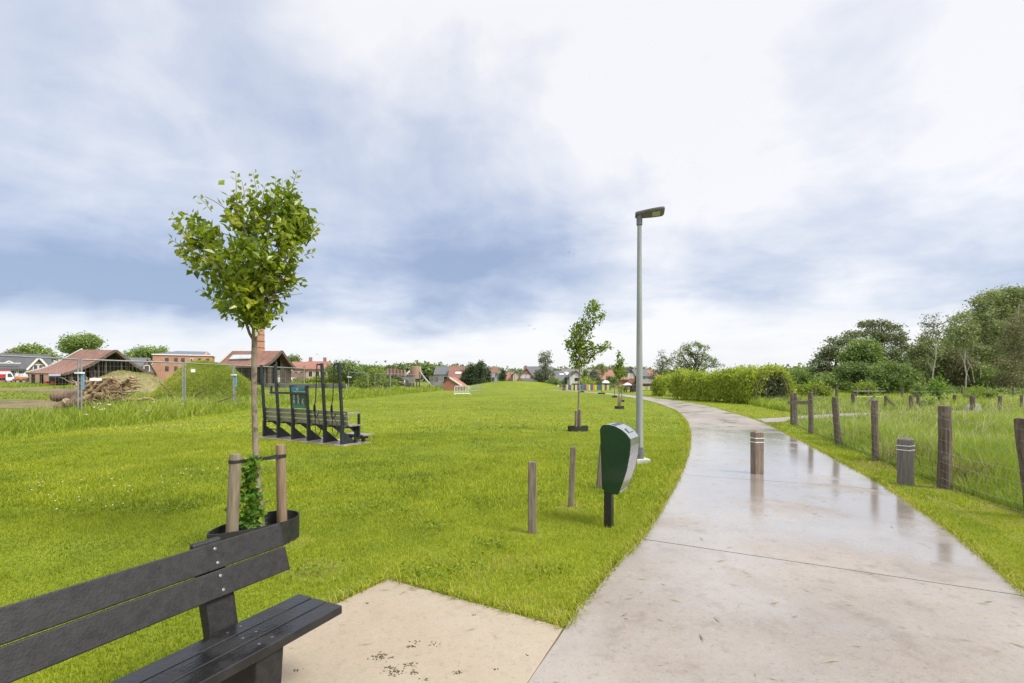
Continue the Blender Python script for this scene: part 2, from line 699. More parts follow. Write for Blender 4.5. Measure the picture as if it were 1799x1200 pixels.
# ---- the wet concrete path
LEFT = [(-3.2, -5.0), (-2.05, -2.2), (-0.95, 0.3), (0.107, 2.58), (0.345, 3.127), (0.757, 3.94), (1.327, 4.95), (2.032, 6.46), (2.91, 8.44), (4.21, 11.66), (5.66, 15.64),
        (7.28, 20.85), (8.8, 26.98), (10.3, 36.2), (10.75, 45.1), (10.3, 56.2), (8.0, 68.8), (4.5, 82.0)]
RIGHT = [(0.0, -5.0), (1.3, -1.4), (2.6, 1.3), (3.62, 3.3), (4.47, 4.9), (4.90, 5.83), (5.60, 7.4), (6.15, 8.88), (6.99, 11.19), (7.9, 13.9), (8.94, 17.0), (9.94, 20.5),
         (11.0, 25.5), (11.95, 30.6), (12.55, 38.2), (12.5, 46.6), (11.6, 57.3), (8.7, 71.5), (5.0, 84.5)]
Ls, Rs = smooth_line(LEFT, 14), smooth_line(RIGHT, 60)
PATH_POLY = [tuple(p) for p in smooth_line(LEFT, 4)] + [tuple(p) for p in reversed(smooth_line(RIGHT, 4))]


def concrete(name, c1, c2, stain, wet, streak=None):
    m, N = new_mat(name)
    tc = N.n('ShaderNodeTexCoord')
    v = tc.outputs['Object']
    big = N.noise(v, 0.55, 5, 0.6).outputs[0]
    mid = N.noise(v, 4.0, 5, 0.65).outputs[0]
    fine = N.noise(v, 70.0, 4, 0.7).outputs[0]
    colr = N.mix(N.remap(big, 0.34, 0.66), c1, c2)
    colr = N.mix(N.remap(mid, 0.52, 0.74, 0.0, 0.55), colr, stain)
    colr = N.mix(N.remap(fine, 0.55, 0.72, 0.0, 0.40), colr, tuple(q * 0.55 for q in stain))
    colr = N.mix(N.remap(fine, 0.30, 0.44, 0.35, 0.0), colr, tuple(min(1, q * 1.25) for q in c2))
    grit = N.noise(v, 26.0, 5, 0.75).outputs[0]
    colr = N.mix(N.remap(grit, 0.54, 0.70, 0.0, 0.42), colr, tuple(q * 0.55 for q in stain))
    colr = N.mix(N.remap(grit, 0.32, 0.44, 0.30, 0.0), colr, tuple(min(1, q * 1.18) for q in c2))
    # brushed finish across the walking direction
    mp = N.n('ShaderNodeMapping', i={'Vector': v, 'Rotation': (0, 0, R(-30)), 'Scale': (3, 60, 1)})
    br = N.noise(mp.outputs[0], 3.0, 3, 0.6).outputs[0]
    grime = N.noise(v, 1.4, 7, 0.7).outputs[0]
    colr = N.mix(N.remap(grime, 0.55, 0.72, 0.0, 0.40), colr, tuple(q * 0.72 for q in stain))
    h = N.math('ADD', N.math('MULTIPLY', br, 0.6), N.math('MULTIPLY', fine, 0.4))
    b = N.n('ShaderNodeBsdfPrincipled', i={'Base Color': colr})
    if wet:
        # a thin film of water: smooth where it stands, rougher where the concrete shows through
        film = N.noise(v, 0.9, 5, 0.55).outputs[0]
        sep = N.n('ShaderNodeSeparateXYZ', i={0: v})
        far = N.math('SUBTRACT', N.remap(sep.outputs[1], 1.5, 8.5, -0.10, 0.13), N.remap(sep.outputs[1], 11.0, 19.0, 0.0, 0.24))
        f = N.remap(N.math('ADD', film, far), 0.36, 0.62)
        N.set(b, 'Roughness', N.math('MULTIPLY_ADD', f, -0.44, 0.56))
        N.set(b, 'Specular IOR Level', 0.5)
        N.set(b, 'Coat Weight', N.math('MULTIPLY', f, 1.0))
        N.set(b, 'Coat Roughness', N.math('MULTIPLY_ADD', mid, 0.20, 0.03))
        N.set(b, 'Coat IOR', 1.45)
        mpw = N.n('ShaderNodeMapping', i={'Vector': v, 'Rotation': (0, 0, R(-30)), 'Scale': (2.0, 16, 1)})
        wav = N.noise(mpw.outputs[0], 1.6, 3, 0.5).outputs[0]
        bpc = N.n('ShaderNodeBump', i={'Strength': 0.10, 'Distance': 0.012, 'Height': wav})
        N.set(b, 'Coat Normal', bpc.outputs[0])
        bp = N.n('ShaderNodeBump', i={'Strength': N.math('MULTIPLY_ADD', f, -0.16, 0.22), 'Distance': 0.006, 'Height': h})
    else:
        N.set(b, 'Roughness', 0.75)
        bp = N.n('ShaderNodeBump', i={'Strength': 0.3, 'Distance': 0.006, 'Height': h})
    N.set(b, 'Normal', bp.outputs[0])
    o = N.n('ShaderNodeOutputMaterial')
    N.t.links.new(b.outputs[0], o.inputs[0])
    return m


M_path = concrete('wet_concrete', (0.222, 0.192, 0.166), (0.285, 0.253, 0.224), (0.150, 0.120, 0.095), True)
M_pad = concrete('dry_concrete', (0.280, 0.229, 0.166), (0.320, 0.268, 0.202), (0.245, 0.196, 0.138), False)
M_gymslab = mat('brown_wet_slab', (0.20, 0.15, 0.115), (0.30, 0.25, 0.21), 2.2, 0.25, 0.1, lo=0.4, hi=0.6, rough2=0.6)
M_joint = mat('joint_dirt', (0.045, 0.036, 0.026), (0.09, 0.072, 0.05), 30, 0.9)

# pair every left edge point with the nearest right edge point, then cut slabs along the walk
pairs = []
ri = 0
for p in Ls:
    best = min(range(ri, len(Rs)), key=lambda k: (Rs[k] - p).length if k < ri + 400 else 1e9)
    ri = max(ri, best)
    pairs.append((p, Rs[ri]))
# first joint on the pair closest to (1.327, 4.95), then about one every 3.6 m of the middle line
mids = [((a + b) / 2) for a, b in pairs]
s = [0.0]
for i in range(1, len(mids)):
    s.append(s[-1] + (mids[i] - mids[i - 1]).length)
i0 = min(range(len(pairs)), key=lambda i: (pairs[i][0] - Vector((1.30, 4.90))).length)
s0 = s[i0]


def at_s(q):
    for i in range(1, len(s)):
        if s[i] >= q:
            t = (q - s[i - 1]) / max(s[i] - s[i - 1], 1e-6)
            return pairs[i - 1][0].lerp(pairs[i][0], t), pairs[i - 1][1].lerp(pairs[i][1], t)
    return pairs[-1]


GAP = 0.007
mb = MB()
k = -4
while True:
    a, b = s0 + k * 3.75 + GAP, s0 + (k + 1) * 3.75 - GAP
    k += 1
    if a < 0.05:
        continue
    if a > s[-1] - 0.5:
        break
    b = min(b, s[-1])
    m_ = 9
    st = [at_s(a + (b - a) * i / m_) for i in range(m_ + 1)]
    vs, fs = [], []
    TOPZ, BOT = 0.022, -0.10
    rrp = random.Random(k)
    for l, r in st:
        w = (r - l).normalized()
        l2 = l - w * rrp.uniform(-0.02, 0.02)
        r2 = r + w * rrp.uniform(-0.02, 0.02)
        vs += [(l2.x, l2.y, TOPZ), (r2.x, r2.y, TOPZ), (l2.x, l2.y, BOT), (r2.x, r2.y, BOT)]
    for i in range(m_):
        q, w = i * 4, (i + 1) * 4
        fs += [(q, q + 1, w + 1, w), (q + 2, q, w, w + 2), (q + 1, q + 3, w + 3, w + 1)]
    fs += [(0, 2, 3, 1), (m_ * 4, m_ * 4 + 1, m_ * 4 + 3, m_ * 4 + 2)]
    mb.add(vs, fs)
tag(mb.build('path', M_path), kind='structure')
# the dark bed seen in the joints
mb = MB()
vs, fs = [], []
for l, r in pairs:
    w = (r - l).normalized()
    vs += [(*(l + w * 0.03), 0.006), (*(r - w * 0.03), 0.006)]
for i in range(len(pairs) - 1):
    fs.append((2 * i, 2 * i + 1, 2 * i + 3, 2 * i + 2))
mb.add(vs, fs)
tag(mb.build('path_bed', M_joint), kind='structure')

# ---- the dry slab under the bench, a thin gap away from the path
P1, P2 = Vector((-0.985, 3.898)), Vector((0.328, 3.135))
e1 = (P2 - P1).normalized()
e2 = Vector((-0.512, -0.859))
pb = [P1, P2, Vector((0.088, 2.58)), Vector((-0.97, 0.30)), Vector((-2.10, -2.0)), P1 + e2 * 6.6]
PAD_POLY = [tuple(p) for p in pb]
mb = MB()
mb.prism([(p.x, p.y, -0.10) for p in pb], (0, 0, 0.118))
tag(mb.build('bench_slab', M_pad, bevel=0.006), kind='structure')
GAP_POLY = [tuple(P2 + Vector((0.0, -0.02))), (0.40, 3.12), (0.16, 2.55), (-0.9, 0.3), (-2.0, -2.2), (-2.2, -2.1)]

# ---- the side path through the fence gate
SIDE = [(9.2, 18.9), (11.2, 19.7), (14.0, 21.4), (17.0, 22.9), (20.5, 23.6), (28.0, 25.5), (40, 30)]
sl = smooth_line(SIDE, 6)
vs, fs = [], []
for i, p in enumerate(sl):
    t = (sl[min(i + 1, len(sl) - 1)] - sl[max(i - 1, 0)]).normalized()
    nrm = Vector((-t.y, t.x))
    a, b = p + nrm * 0.75, p - nrm * 0.75
    vs += [(a.x, a.y, 0.016), (b.x, b.y, 0.016)]
for i in range(len(sl) - 1):
    fs.append((2 * i, 2 * i + 1, 2 * i + 3, 2 * i + 2))
mb = MB().add(vs, fs)
tag(mb.build('side_path', M_path), kind='structure')
SIDE_POLY = [v[:2] for v in vs[0::2]] + [v[:2] for v in reversed(vs[1::2])]

# ---- concrete footing slab of the exercise station
GA, GB = Vector((-6.96, 13.76)), Vector((-4.17, 12.02))
GU = (GB - GA).normalized()
GV = Vector((-GU.y, GU.x))            # away from the camera
q = [GA - GU * 0.30 - GV * 0.22, GB + GU * 0.25 - GV * 0.22, GB + GU * 0.25 + GV * 0.75, GA - GU * 0.30 + GV * 0.75]
GYM_POLY = [tuple(p) for p in q]
mb = MB()
mb.prism([(p.x, p.y, -0.08) for p in q], (0, 0, 0.092))
tag(mb.build('exercise_slab', M_gymslab, bevel=0.006), kind='structure')

# ================================================================== GRASS (nobody could count it)


def blade_mesh(name, x, y, z, L, W, lean, wind, m, rng, rv=None, kind='stuff', levels=(0.0, 0.55, 1.0), parent=None):
    n = len(x)
    az = rng.random(n) * 2 * np.pi
    ld = np.stack([np.cos(az), np.sin(az)], 1) * lean[:, None] * (0.3 + 0.9 * rng.random((n, 1))) + np.array(wind)[None, :] * lean[:, None]
    az2 = az + np.pi / 2 + rng.normal(size=n) * 0.7
    sd_ = np.stack([np.cos(az2), np.sin(az2)], 1)
    base = np.stack([x, y], 1)
    verts = []
    for t in levels:
        c = base + ld * (L * t ** 1.8)[:, None]
        zz = z + L * (t - 0.32 * np.minimum(lean, 1.3) * t * t)
        w = W * (1 - t) ** 0.6 * 0.5
        if t < 0.999:
            verts += [np.concatenate([c - sd_ * w[:, None], zz[:, None]], 1), np.concatenate([c + sd_ * w[:, None], zz[:, None]], 1)]
        else:
            verts.append(np.concatenate([c, zz[:, None]], 1))
    V = len(verts)
    co = np.stack(verts, 1).reshape(-1, 3)
    b = np.arange(n) * V
    tr = []
    for i in range(len(levels) - 2):
        o = 2 * i
        tr += [np.stack([b + o, b + o + 1, b + o + 3], 1), np.stack([b + o, b + o + 3, b + o + 2], 1)]
    o = 2 * (len(levels) - 2)
    tr.append(np.stack([b + o, b + o + 1, b + o + 2], 1))
    if rv is None:
        rv = rng.random(n)
    return tag(mesh_np(name, co, np.concatenate(tr), m, parent, rnd=np.repeat(rv, V)), kind=kind)


def fbm(x, y, seed, f0=1.0):
    r = np.random.default_rng(seed)
    s_ = np.zeros_like(x)
    for o in range(5):
        for _ in range(3):
            a = r.random() * 6.283
            f = f0 * 2 ** o * (0.7 + 0.6 * r.random())
            s_ += np.sin((x * math.cos(a) + y * math.sin(a)) * f + r.random() * 6.283) * 0.6 ** o / 3
    return s_


def sample_view(n, y0, y1, power, rng, xl=-1.15, xr=1.15, pad=0.8):
    """points over the ground ahead of the camera, denser near it: density ~ 1/Y^power"""
    e = 2 - power
    u = rng.random(n)
    Y = (y0 ** e + u * (y1 ** e - y0 ** e)) ** (1 / e)
    xx = (xl + (xr - xl) * rng.random(n)) * (Y + pad)
    return xx, Y


FENCE_R = [(5.2, 3.55), (5.98, 5.65), (6.39, 7.24), (7.18, 9.69), (7.99, 12.07), (8.84, 14.5), (9.94, 17.4)]
STRIP_X = lambda y: np.interp(y, [0, 9, 13.2, 18.8, 26, 38, 76, 120], [-10.5, -13.2, -13.6, -13.2, -14.0, -13.2, -10.2, -8.5])
fr_x = lambda y: np.interp(y, [p[1] for p in FENCE_R], [p[0] for p in FENCE_R], left=4.0, right=10.2)
MEADOW = lambda x, y: (x > fr_x(y) + 0.05) & (y < 17.6 + 0.0 * x) | ((y >= 17.6) & (x > 10.3) & (y < 18.6 + (x - 10.3) * 0.48)) | ((x > 13.2) & (y > 20.2 + (x - 11) * 0.42) & (x > 0.20 * y + 8.9))


def free(x, y, inset=0.0):
    r = in_poly(x, y, PATH_POLY) | in_poly(x, y, PAD_POLY) | in_poly(x, y, SIDE_POLY) | in_poly(x, y, GYM_POLY) | in_poly(x, y, GAP_POLY)
    return ~r


M_lawn = leaf_mat('lawn_blades', LAWN_STOPS, trans=0.38, rough=0.55, patch=0.9, spec=0.25)
rng = np.random.default_rng(11)


def lawn(n, y0, y1, power, Lr, Wr, rng, xl=-1.15):
    x, y = sample_view(n, y0, y1, power, rng, xl)
    keep = free(x, y) & ~MEADOW(x, y) & (x > STRIP_X(y) - 0.3)
    x, y = x[keep], y[keep]
    patch = fbm(x, y, 5, 0.9)
    # shorter worn turf beside the slabs
    L = (Lr[0] + (Lr[1] - Lr[0]) * rng.random(len(x)) ** 1.5) * (1 + 0.30 * patch)
    W = Wr[0] + (Wr[1] - Wr[0]) * rng.random(len(x))
    lean = 0.35 + 0.75 * rng.random(len(x))
    dry = np.clip(fbm(x, y, 8, 0.45), 0, 1)
    rv = np.clip(rng.random(len(x)) * 0.75 + 0.16 + 0.22 * dry + 0.16 * patch + 0.34 * fbm(x, y, 77, 0.33), 0, 1.15)
    # straw-coloured clippings below the rail fence
    fy = np.abs(x - fr_x(y) + 0.25)
    clip = (fy < 0.45) & (y < 9.5) & (rng.random(len(x)) < 0.55 * (fbm(x, y, 19, 1.6) > -0.1))
    rv = np.where(clip, 1.35, rv)
    # worn yellow turf and bare crumbs along the slab, the path and round the posts
    near_ = np.zeros(len(x))
    for cxy, r_ in WORN:
        near_ = np.maximum(near_, 1 - np.hypot(x - cxy[0], y - cxy[1]) / r_)
    worn = (near_ > 0) & (rng.random(len(x)) < near_ * 1.3 + 0.15) & (fbm(x, y, 23, 2.0) > -0.35)
    rv = np.where(worn, 0.9 + 0.6 * rng.random(len(x)), rv)
    L = np.where(worn, L * 0.7, L)
    kp = ~(worn & (rng.random(len(x)) < 0.25))
    return x[kp], y[kp], L[kp], W[kp], lean[kp], rv[kp]


WORN = [((P1.lerp(P2, t).x, P1.lerp(P2, t).y), 0.22) for t in np.linspace(0, 1, 9)] + [(tuple(P1 + e2 * t), 0.26) for t in np.linspace(0, 2.4, 12)]
WORN += [((p.x, p.y), 0.16) for p in Ls if 3.1 < p.y < 14][::2] + [((p.x, p.y), 0.18) for p in Rs if 2.5 < p.y < 14][::4]
WORN += [(tuple(G(520, 950).xy), 0.35), (tuple(G(935, 940).xy), 0.25), (tuple(G(1003, 893).xy), 0.25), (tuple(G(1053, 860).xy), 0.25), (tuple(G(1660, 860).xy), 0.5), (tuple(G(1591, 852).xy), 0.3), (tuple(G(560, 1000).xy), 0.30)]
parts = [lawn(440000, 1.2, 6.0, 0.6, (0.024, 0.066), (0.0030, 0.0060), rng, -1.9), lawn(260000, 6.0, 15.0, 1.0, (0.035, 0.085), (0.007, 0.013), rng),
         lawn(150000, 15.0, 62.0, 1.55, (0.04, 0.085), (0.020, 0.045), rng)]
x, y, L, W, lean, rv = (np.concatenate(c) for c in zip(*parts))
blade_mesh('lawn_grass', x, y, site_z(x, y) - 0.004, L, W, lean, (0.15, 0.0), M_lawn, rng, rv)

# ragged fringe leaning over the slab and path edges
fx, fy_, fl = [], [], []
for line, side in ((Ls, -1), (Rs, 1)):
    for i in range(1, len(line)):
        a, b = line[i - 1], line[i]
        if b.y < (3.12 if side < 0 else 1.0) or a.y > 26:
            continue
        d = (b - a)
        nrm = Vector((-d.y, d.x)).normalized() * (-side)
        for _ in range(int(d.length * (420 if a.y < 12 else 160)) + 1):
            t = rng.random()
            p = a + d * t + nrm * (-0.02 + 0.10 * rng.random() ** 1.5) * 1.0
            fx.append(p.x)
            fy_.append(p.y)
for a, b in ((P1, P2), (P1 + e2 * 4.5, P1)):
    d = b - a
    nrm = Vector((-d.y, d.x)).normalized()
    for _ in range(int(d.length * 420)):
        p = a + d * rng.random() + nrm * (-0.015 + 0.09 * rng.random() ** 1.5)
        fx.append(p.x)
        fy_.append(p.y)
fx, fy_ = np.array(fx), np.array(fy_)
kk = ~in_poly(fx, fy_, GAP_POLY)
fx, fy_ = fx[kk], fy_[kk]
nf = len(fx)
blade_mesh('edge_grass', fx, fy_, np.full(nf, -0.004), 0.05 + 0.075 * rng.random(nf), 0.004 + 0.004 * rng.random(nf) + 0.0006 * fy_, 0.5 + 0.8 * rng.random(nf),
           (0.0, 0.0), M_lawn, rng, np.clip(rng.random(nf) * 0.9 + 0.1 + 0.6 * (rng.random(nf) < 0.28), 0, 1.5))

# tall meadow on the right behind the rail fence
M_meadow = leaf_mat('meadow_blades', [(0.05, (0.090, 0.155, 0.014)), (0.40, (0.215, 0.300, 0.026)), (0.72, (0.325, 0.390, 0.055)), (0.98, (0.46, 0.44, 0.17))],
                    trans=0.4, rough=0.6, patch=0.55, spec=0.15)


def meadow(n, y0, y1, power, Lr, Wr, rng, dens=0.0):
    x, y = sample_view(n, y0, y1, power, rng, 0.25, 1.30)
    k = MEADOW(x, y) & free(x, y)
    x, y = x[k], y[k]
    pt = fbm(x, y, 31, 0.8)
    L = (Lr[0] + (Lr[1] - Lr[0]) * rng.random(len(x))) * (1 + 0.42 * pt) * np.clip((x - fr_x(np.minimum(y, 17.4))) * 0.9 + 0.30, 0.3, 1) * (1 - 0.42 * sstep(y, 13, 18) * (1 - sstep(y, 23, 26)))
    W = Wr[0] + (Wr[1] - Wr[0]) * rng.random(len(x))
    rv = np.clip(rng.random(len(x)) * 0.75 + 0.15 + 0.25 * pt, 0, 1.1)
    return x, y, L, W, 0.35 + 0.6 * rng.random(len(x)), rv


parts = [meadow(150000, 2.6, 9.0, 0.8, (0.35, 0.80), (0.005, 0.010), rng), meadow(150000, 9.0, 20.0, 1.0, (0.35, 0.72), (0.010, 0.018), rng),
         meadow(170000, 20.0, 62.0, 1.45, (0.30, 0.62), (0.024, 0.055), rng)]
x, y, L, W, lean, rv = (np.concatenate(c) for c in zip(*parts))
blade_mesh('meadow_grass', x, y, np.zeros(len(x)) - 0.01, L, W, lean, (0.42, 0.10), M_meadow, rng, rv, levels=(0.0, 0.4, 0.75, 1.0))

# dock and sorrel gone rusty in the meadow
M_rust = leaf_mat('rusty_stalks', [(0.1, (0.10, 0.065, 0.025)), (0.5, (0.19, 0.14, 0.05)), (0.9, (0.27, 0.25, 0.10))], trans=0.25, patch=2.0)
rx, ry = [], []
for cx, cy, sp, cnt in ((8.05, 8.3, 0.40, 900), (8.6, 9.0, 0.5, 700), (7.45, 9.1, 0.25, 300), (6.85, 7.3, 0.2, 220), (10.5, 10.2, 0.6, 500), (13, 14, 0.8, 500), (9.3, 8.0, 0.3, 300), (9.0, 12.0, 0.5, 400)):
    rx.append(rng.normal(size=cnt) * sp + cx)
    ry.append(rng.normal(size=cnt) * sp + cy)
rx, ry = np.concatenate(rx), np.concatenate(ry)
k = MEADOW(rx, ry)
rx, ry = rx[k], ry[k]
nr = len(rx)
blade_mesh('rusty_dock', rx, ry, np.zeros(nr), 0.30 + 0.35 * rng.random(nr), 0.008 + 0.010 * rng.random(nr), 0.25 + 0.5 * rng.random(nr), (0.3, 0), M_rust, rng)
# pale seed heads above the meadow
ns = 5200
x, y = sample_view(ns, 4, 30, 0.9, rng, 0.25, 1.25)
k = MEADOW(x, y) & free(x, y) & (x > fr_x(np.minimum(y, 17.4)) + 0.5)
x, y = x[k], y[k]
M_seed = leaf_mat('seed_heads', [(0.1, (0.24, 0.27, 0.09)), (0.5, (0.36, 0.35, 0.16)), (0.9, (0.46, 0.40, 0.22))], trans=0.3)
blade_mesh('seed_heads', x, y, np.zeros(len(x)), 0.6 + 0.4 * rng.random(len(x)), 0.005 + 0.0006 * y, 0.3 + 0.5 * rng.random(len(x)), (0.4, 0.1), M_seed, rng, levels=(0, 0.4, 0.75, 1.0))

# rough uncut strip along the mesh fence on the left, and the weedy site behind it
M_rough = leaf_mat('rough_blades', [(0.05, (0.105, 0.165, 0.012)), (0.40, (0.215, 0.285, 0.020)), (0.70, (0.290, 0.345, 0.040)), (0.98, (0.42, 0.39, 0.14))],
                   trans=0.4, rough=0.5, patch=0.5, spec=0.3)
x, y = sample_view(210000, 8.5, 100, 1.25, rng, -1.18, 0.02)
k = (x < STRIP_X(y) + 0.25 * fbm(x * 0 + 1, y, 40, 1.1)) & (x > STRIP_X(y) - 4.6 - 0.05 * y) & ~in_poly(x, y, [(-12, 74), (-8, 74), (-8, 130), (-12, 130)])
x, y = x[k], y[k]
edge = np.clip((STRIP_X(y) - x) * 0.55 + 0.35, 0.3, 1)
pt = fbm(x, y, 43, 0.7)
L = (0.26 + 0.60 * rng.random(len(x)) ** 1.4) * edge * (1 + 0.50 * pt)
blade_mesh('rough_grass', x, y, site_z(x, y) - 0.01, L, 0.010 + 0.0011 * y * (0.6 + 0.8 * rng.random(len(x))), 0.35 + 0.6 * rng.random(len(x)), (0.2, 0.0), M_rough, rng,
           np.clip(rng.random(len(x)) * 0.75 + 0.15 + 0.2 * pt, 0, 1.1), levels=(0.0, 0.4, 0.75, 1.0))
x, y = sample_view(120000, 16, 75, 1.2, rng, -1.2, -0.10)
pt = fbm(x, y, 47, 0.35)
k = (x < STRIP_X(y) - 4.2) & (pt > -0.10 + 0.75 * np.exp(-((y - 31) / 5.5) ** 2) + 0.6 * np.exp(-((y - 49) / 3.5) ** 2))
x, y, pt = x[k], y[k], pt[k]
blade_mesh('site_weeds', x, y, site_z(x, y) - 0.01, 0.16 + 0.30 * rng.random(len(x)), 0.012 + 0.0011 * y, 0.4 + 0.7 * rng.random(len(x)), (0.2, 0), M_rough, rng,
           np.clip(rng.random(len(x)) * 0.8 + 0.1 + 0.25 * pt, 0, 1.15))

# cow parsley and other pale flower heads in the rough strip
M_white = mat('white_petals', (0.75, 0.75, 0.68), (0.62, 0.64, 0.5), 20, 0.7)
x, y = sample_view(420, 12, 45, 1.0, rng, -1.15, -0.2)
k = (x < STRIP_X(y) - 0.6) & (x > STRIP_X(y) - 5.0) & (fbm(x, y, 52, 0.8) > 0.05)
x, y = x[k], y[k]
n_ = len(x) * 14
Pt = np.stack([np.repeat(x, 14) + rng.normal(size=n_) * 0.045, np.repeat(y, 14) + rng.normal(size=n_) * 0.045, np.repeat(0.35 + 0.4 * rng.random(len(x)), 14) + rng.normal(size=n_) * 0.012], 1)
co, tr = leaf_arrays(Pt, 0.030 + 0 * Pt[:, 0], rng, 0.9, None, 2.0)
tag(mesh_np('cow_parsley_flowers', co, tr, M_white, rnd=np.zeros(len(co))), kind='stuff')

# daisies in the lawn
x, y = sample_view(800, 2.5, 16, 1.0, rng, -1.1, 0.25)
k = free(x, y) & ~MEADOW(x, y) & (x > STRIP_X(y)) & ((fbm(x, y, 61, 0.9) > 0.5) & (x < -0.28 * y) | (rng.random(len(x)) < 0.012))
x, y = x[k], y[k]
vs, fs = [], []
for a, b in zip(x, y):
    r_ = 0.006 + 0.004 * rng.random() + 0.0003 * b
    zc = 0.055 + 0.03 * rng.random()
    q = len(vs)
    vs.append((a, b, zc + 0.004))
    vs += [(a + r_ * math.cos(t * math.pi / 3), b + r_ * math.sin(t * math.pi / 3), zc) for t in range(6)]
    fs += [(q, q + 1 + t, q + 1 + (t + 1) % 6) for t in range(6)]
tag(MB().add(vs, fs).build('daisies', M_white), kind='stuff')

# clover rosettes: darker broad-leaved patches in the lawn
M_clover = leaf_mat('clover_leaves', [(0.1, (0.090, 0.135, 0.006)), (0.5, (0.15, 0.20, 0.008)), (0.9, (0.22, 0.27, 0.012))], trans=0.3, patch=2.0)
cc = [G(680, 888), G(700, 905), G(590, 870), G(735, 1010), G(620, 905), G(800, 1000), G(860, 960), G(430, 1010), G(560, 1010), G(720, 870), G(960, 1010), G(150, 905), G(300, 900), G(760, 925)]
Pt = np.concatenate([np.array([[c.x, c.y, 0.045]]) + rng.normal(size=(90, 3)) * np.array([0.14, 0.12, 0.010]) for c in cc])
k = free(Pt[:, 0], Pt[:, 1])
Pt = Pt[k]
co, tr = leaf_arrays(Pt, 0.020 + 0.022 * rng.random(len(Pt)), rng, 0.75, None, 2.2)
tag(mesh_np('clover', co, tr, M_clover, rnd=np.repeat(rng.random(len(Pt)), 4)), kind='stuff')

# loose grass clippings, seeds and specks on the wet concrete
x, y = sample_view(5200, 1.6, 14, 0.9, rng, -0.6, 1.0)
k = in_poly(x, y, PATH_POLY) | (in_poly(x, y, PAD_POLY) & (rng.random(len(x)) < 0.8))
x, y = x[k], y[k]
k = (rng.random(len(x)) < 0.20 + 0.25 * (np.abs(fbm(x, y, 71, 1.2)) > 0.5))
x, y = x[k], y[k]
n_ = len(x)
Pt = np.stack([x, y, np.full(n_, 0.026)], 1)
ax = unit(np.stack([rng.normal(size=n_) + 0.8, rng.normal(size=n_) * 0.5, 0.04 * rng.normal(size=n_)], 1))
co, tr = leaf_arrays(Pt, 0.02 + 0.095 * rng.random(n_) ** 2.6, rng, 0.085, ax, 6.0, 0.02)
co[:, 2] = np.clip(co[:, 2], 0.0235, 0.032)
M_clip = leaf_mat('clippings', [(0.1, (0.09, 0.07, 0.03)), (0.45, (0.20, 0.18, 0.06)), (0.8, (0.26, 0.28, 0.07)), (1.0, (0.40, 0.34, 0.20))], trans=0.1, patch=5)
tag(mesh_np('grass_clippings', co, tr, M_clip, rnd=np.repeat(rng.random(n_), 4)), kind='stuff')

# crumbs of moss and soil on the dry slab
mb = MB()
rr = random.Random(5)
M_moss = mat('moss', (0.05, 0.05, 0.015), (0.10, 0.09, 0.03), 60, 0.95, 0.8)
spots = [(668, 1154, 0.035, 26), (718, 1168, 0.030, 16), (695, 1180, 0.038, 26), (684, 1171, 0.014, 6), (725, 1180, 0.02, 8), (733, 1127, 0.022, 8), (724, 1136, 0.014, 8), (806, 1182, 0.02, 8), (743, 1193, 0.02, 6), (765, 1130, 0.03, 6), (522, 1178, 0.012, 5), (870, 1175, 0.01, 3), (645, 1060, 0.01, 3), (830, 1080, 0.012, 3), (925, 1150, 0.01, 3)]
for px, py, sp, cnt in spots:
    c = G(px, py, 0.018)
    for _ in range(int(cnt * 1.7)):
        x0, y0, r0 = c.x + rr.gauss(0, sp * 0.8), c.y + rr.gauss(0, sp * 0.55), rr.uniform(0.002, 0.006)
        mb.lathe((x0, y0, 0.0175), [(r0, 0), (r0 * 0.8, r0 * 0.4), (r0 * 0.25, r0 * 0.6)], 5 + int(rr.random() * 3))
        if rr.random() < 0.35:
            mb.beam((x0, y0, 0.021), (x0 + rr.uniform(-.014, .014), y0 + rr.uniform(-.01, .01), 0.022), 0.002, 0.002)
tag(mb.build('moss_crumbs', M_moss), kind='stuff')
# ================================================================== NEAR OBJECTS
M_plastic = mat('recycled_plastic', (0.014, 0.0135, 0.0135), (0.024, 0.0225, 0.0225), 26, 0.5, 0.16, stretch=(1, 1, 1), lo=0.3, hi=0.7, rough2=0.55, bscale=90, spots=((0.009, 0.009, 0.009), 11, 0.58, 0.6), spec=0.35)
M_plastic_wet = mat('wet_plastic', (0.010, 0.010, 0.0105), (0.017, 0.016, 0.016), 7, 0.10, 0.12, lo=0.42, hi=0.60, rough2=0.42, bscale=60)
M_steel = mat('zinc_steel', (0.42, 0.43, 0.44), (0.30, 0.31, 0.32), 9, 0.42, 0.05, metal=0.8)
M_bolt = mat('bolt_steel', (0.36, 0.36, 0.35), (0.26, 0.26, 0.26), 40, 0.35, metal=0.9)
M_black = mat('black_paint', (0.012, 0.012, 0.013), (0.02, 0.02, 0.022), 20, 0.35, 0.05)
M_rubber = mat('black_rubber', (0.012, 0.012, 0.013), (0.024, 0.023, 0.023), 14, 0.55, 0.15)
M_wood = mat('weathered_wood', (0.115, 0.086, 0.058), (0.20, 0.16, 0.12), 5, 0.8, 0.5, stretch=(9, 9, 0.7), spots=((0.06, 0.042, 0.03), 4.0, 0.57, 0.8))
M_wood_dark = mat('dark_wood', (0.085, 0.060, 0.043), (0.165, 0.125, 0.095), 4, 0.85, 0.8, stretch=(10, 10, 0.8), spots=((0.22, 0.19, 0.16), 6.0, 0.58, 0.7))
M_wood_pale = mat('pale_stake_wood', (0.145, 0.115, 0.074), (0.215, 0.178, 0.12), 5, 0.75, 0.35, stretch=(8, 8, 0.6), spots=((0.15, 0.10, 0.06), 6.0, 0.60, 0.7))
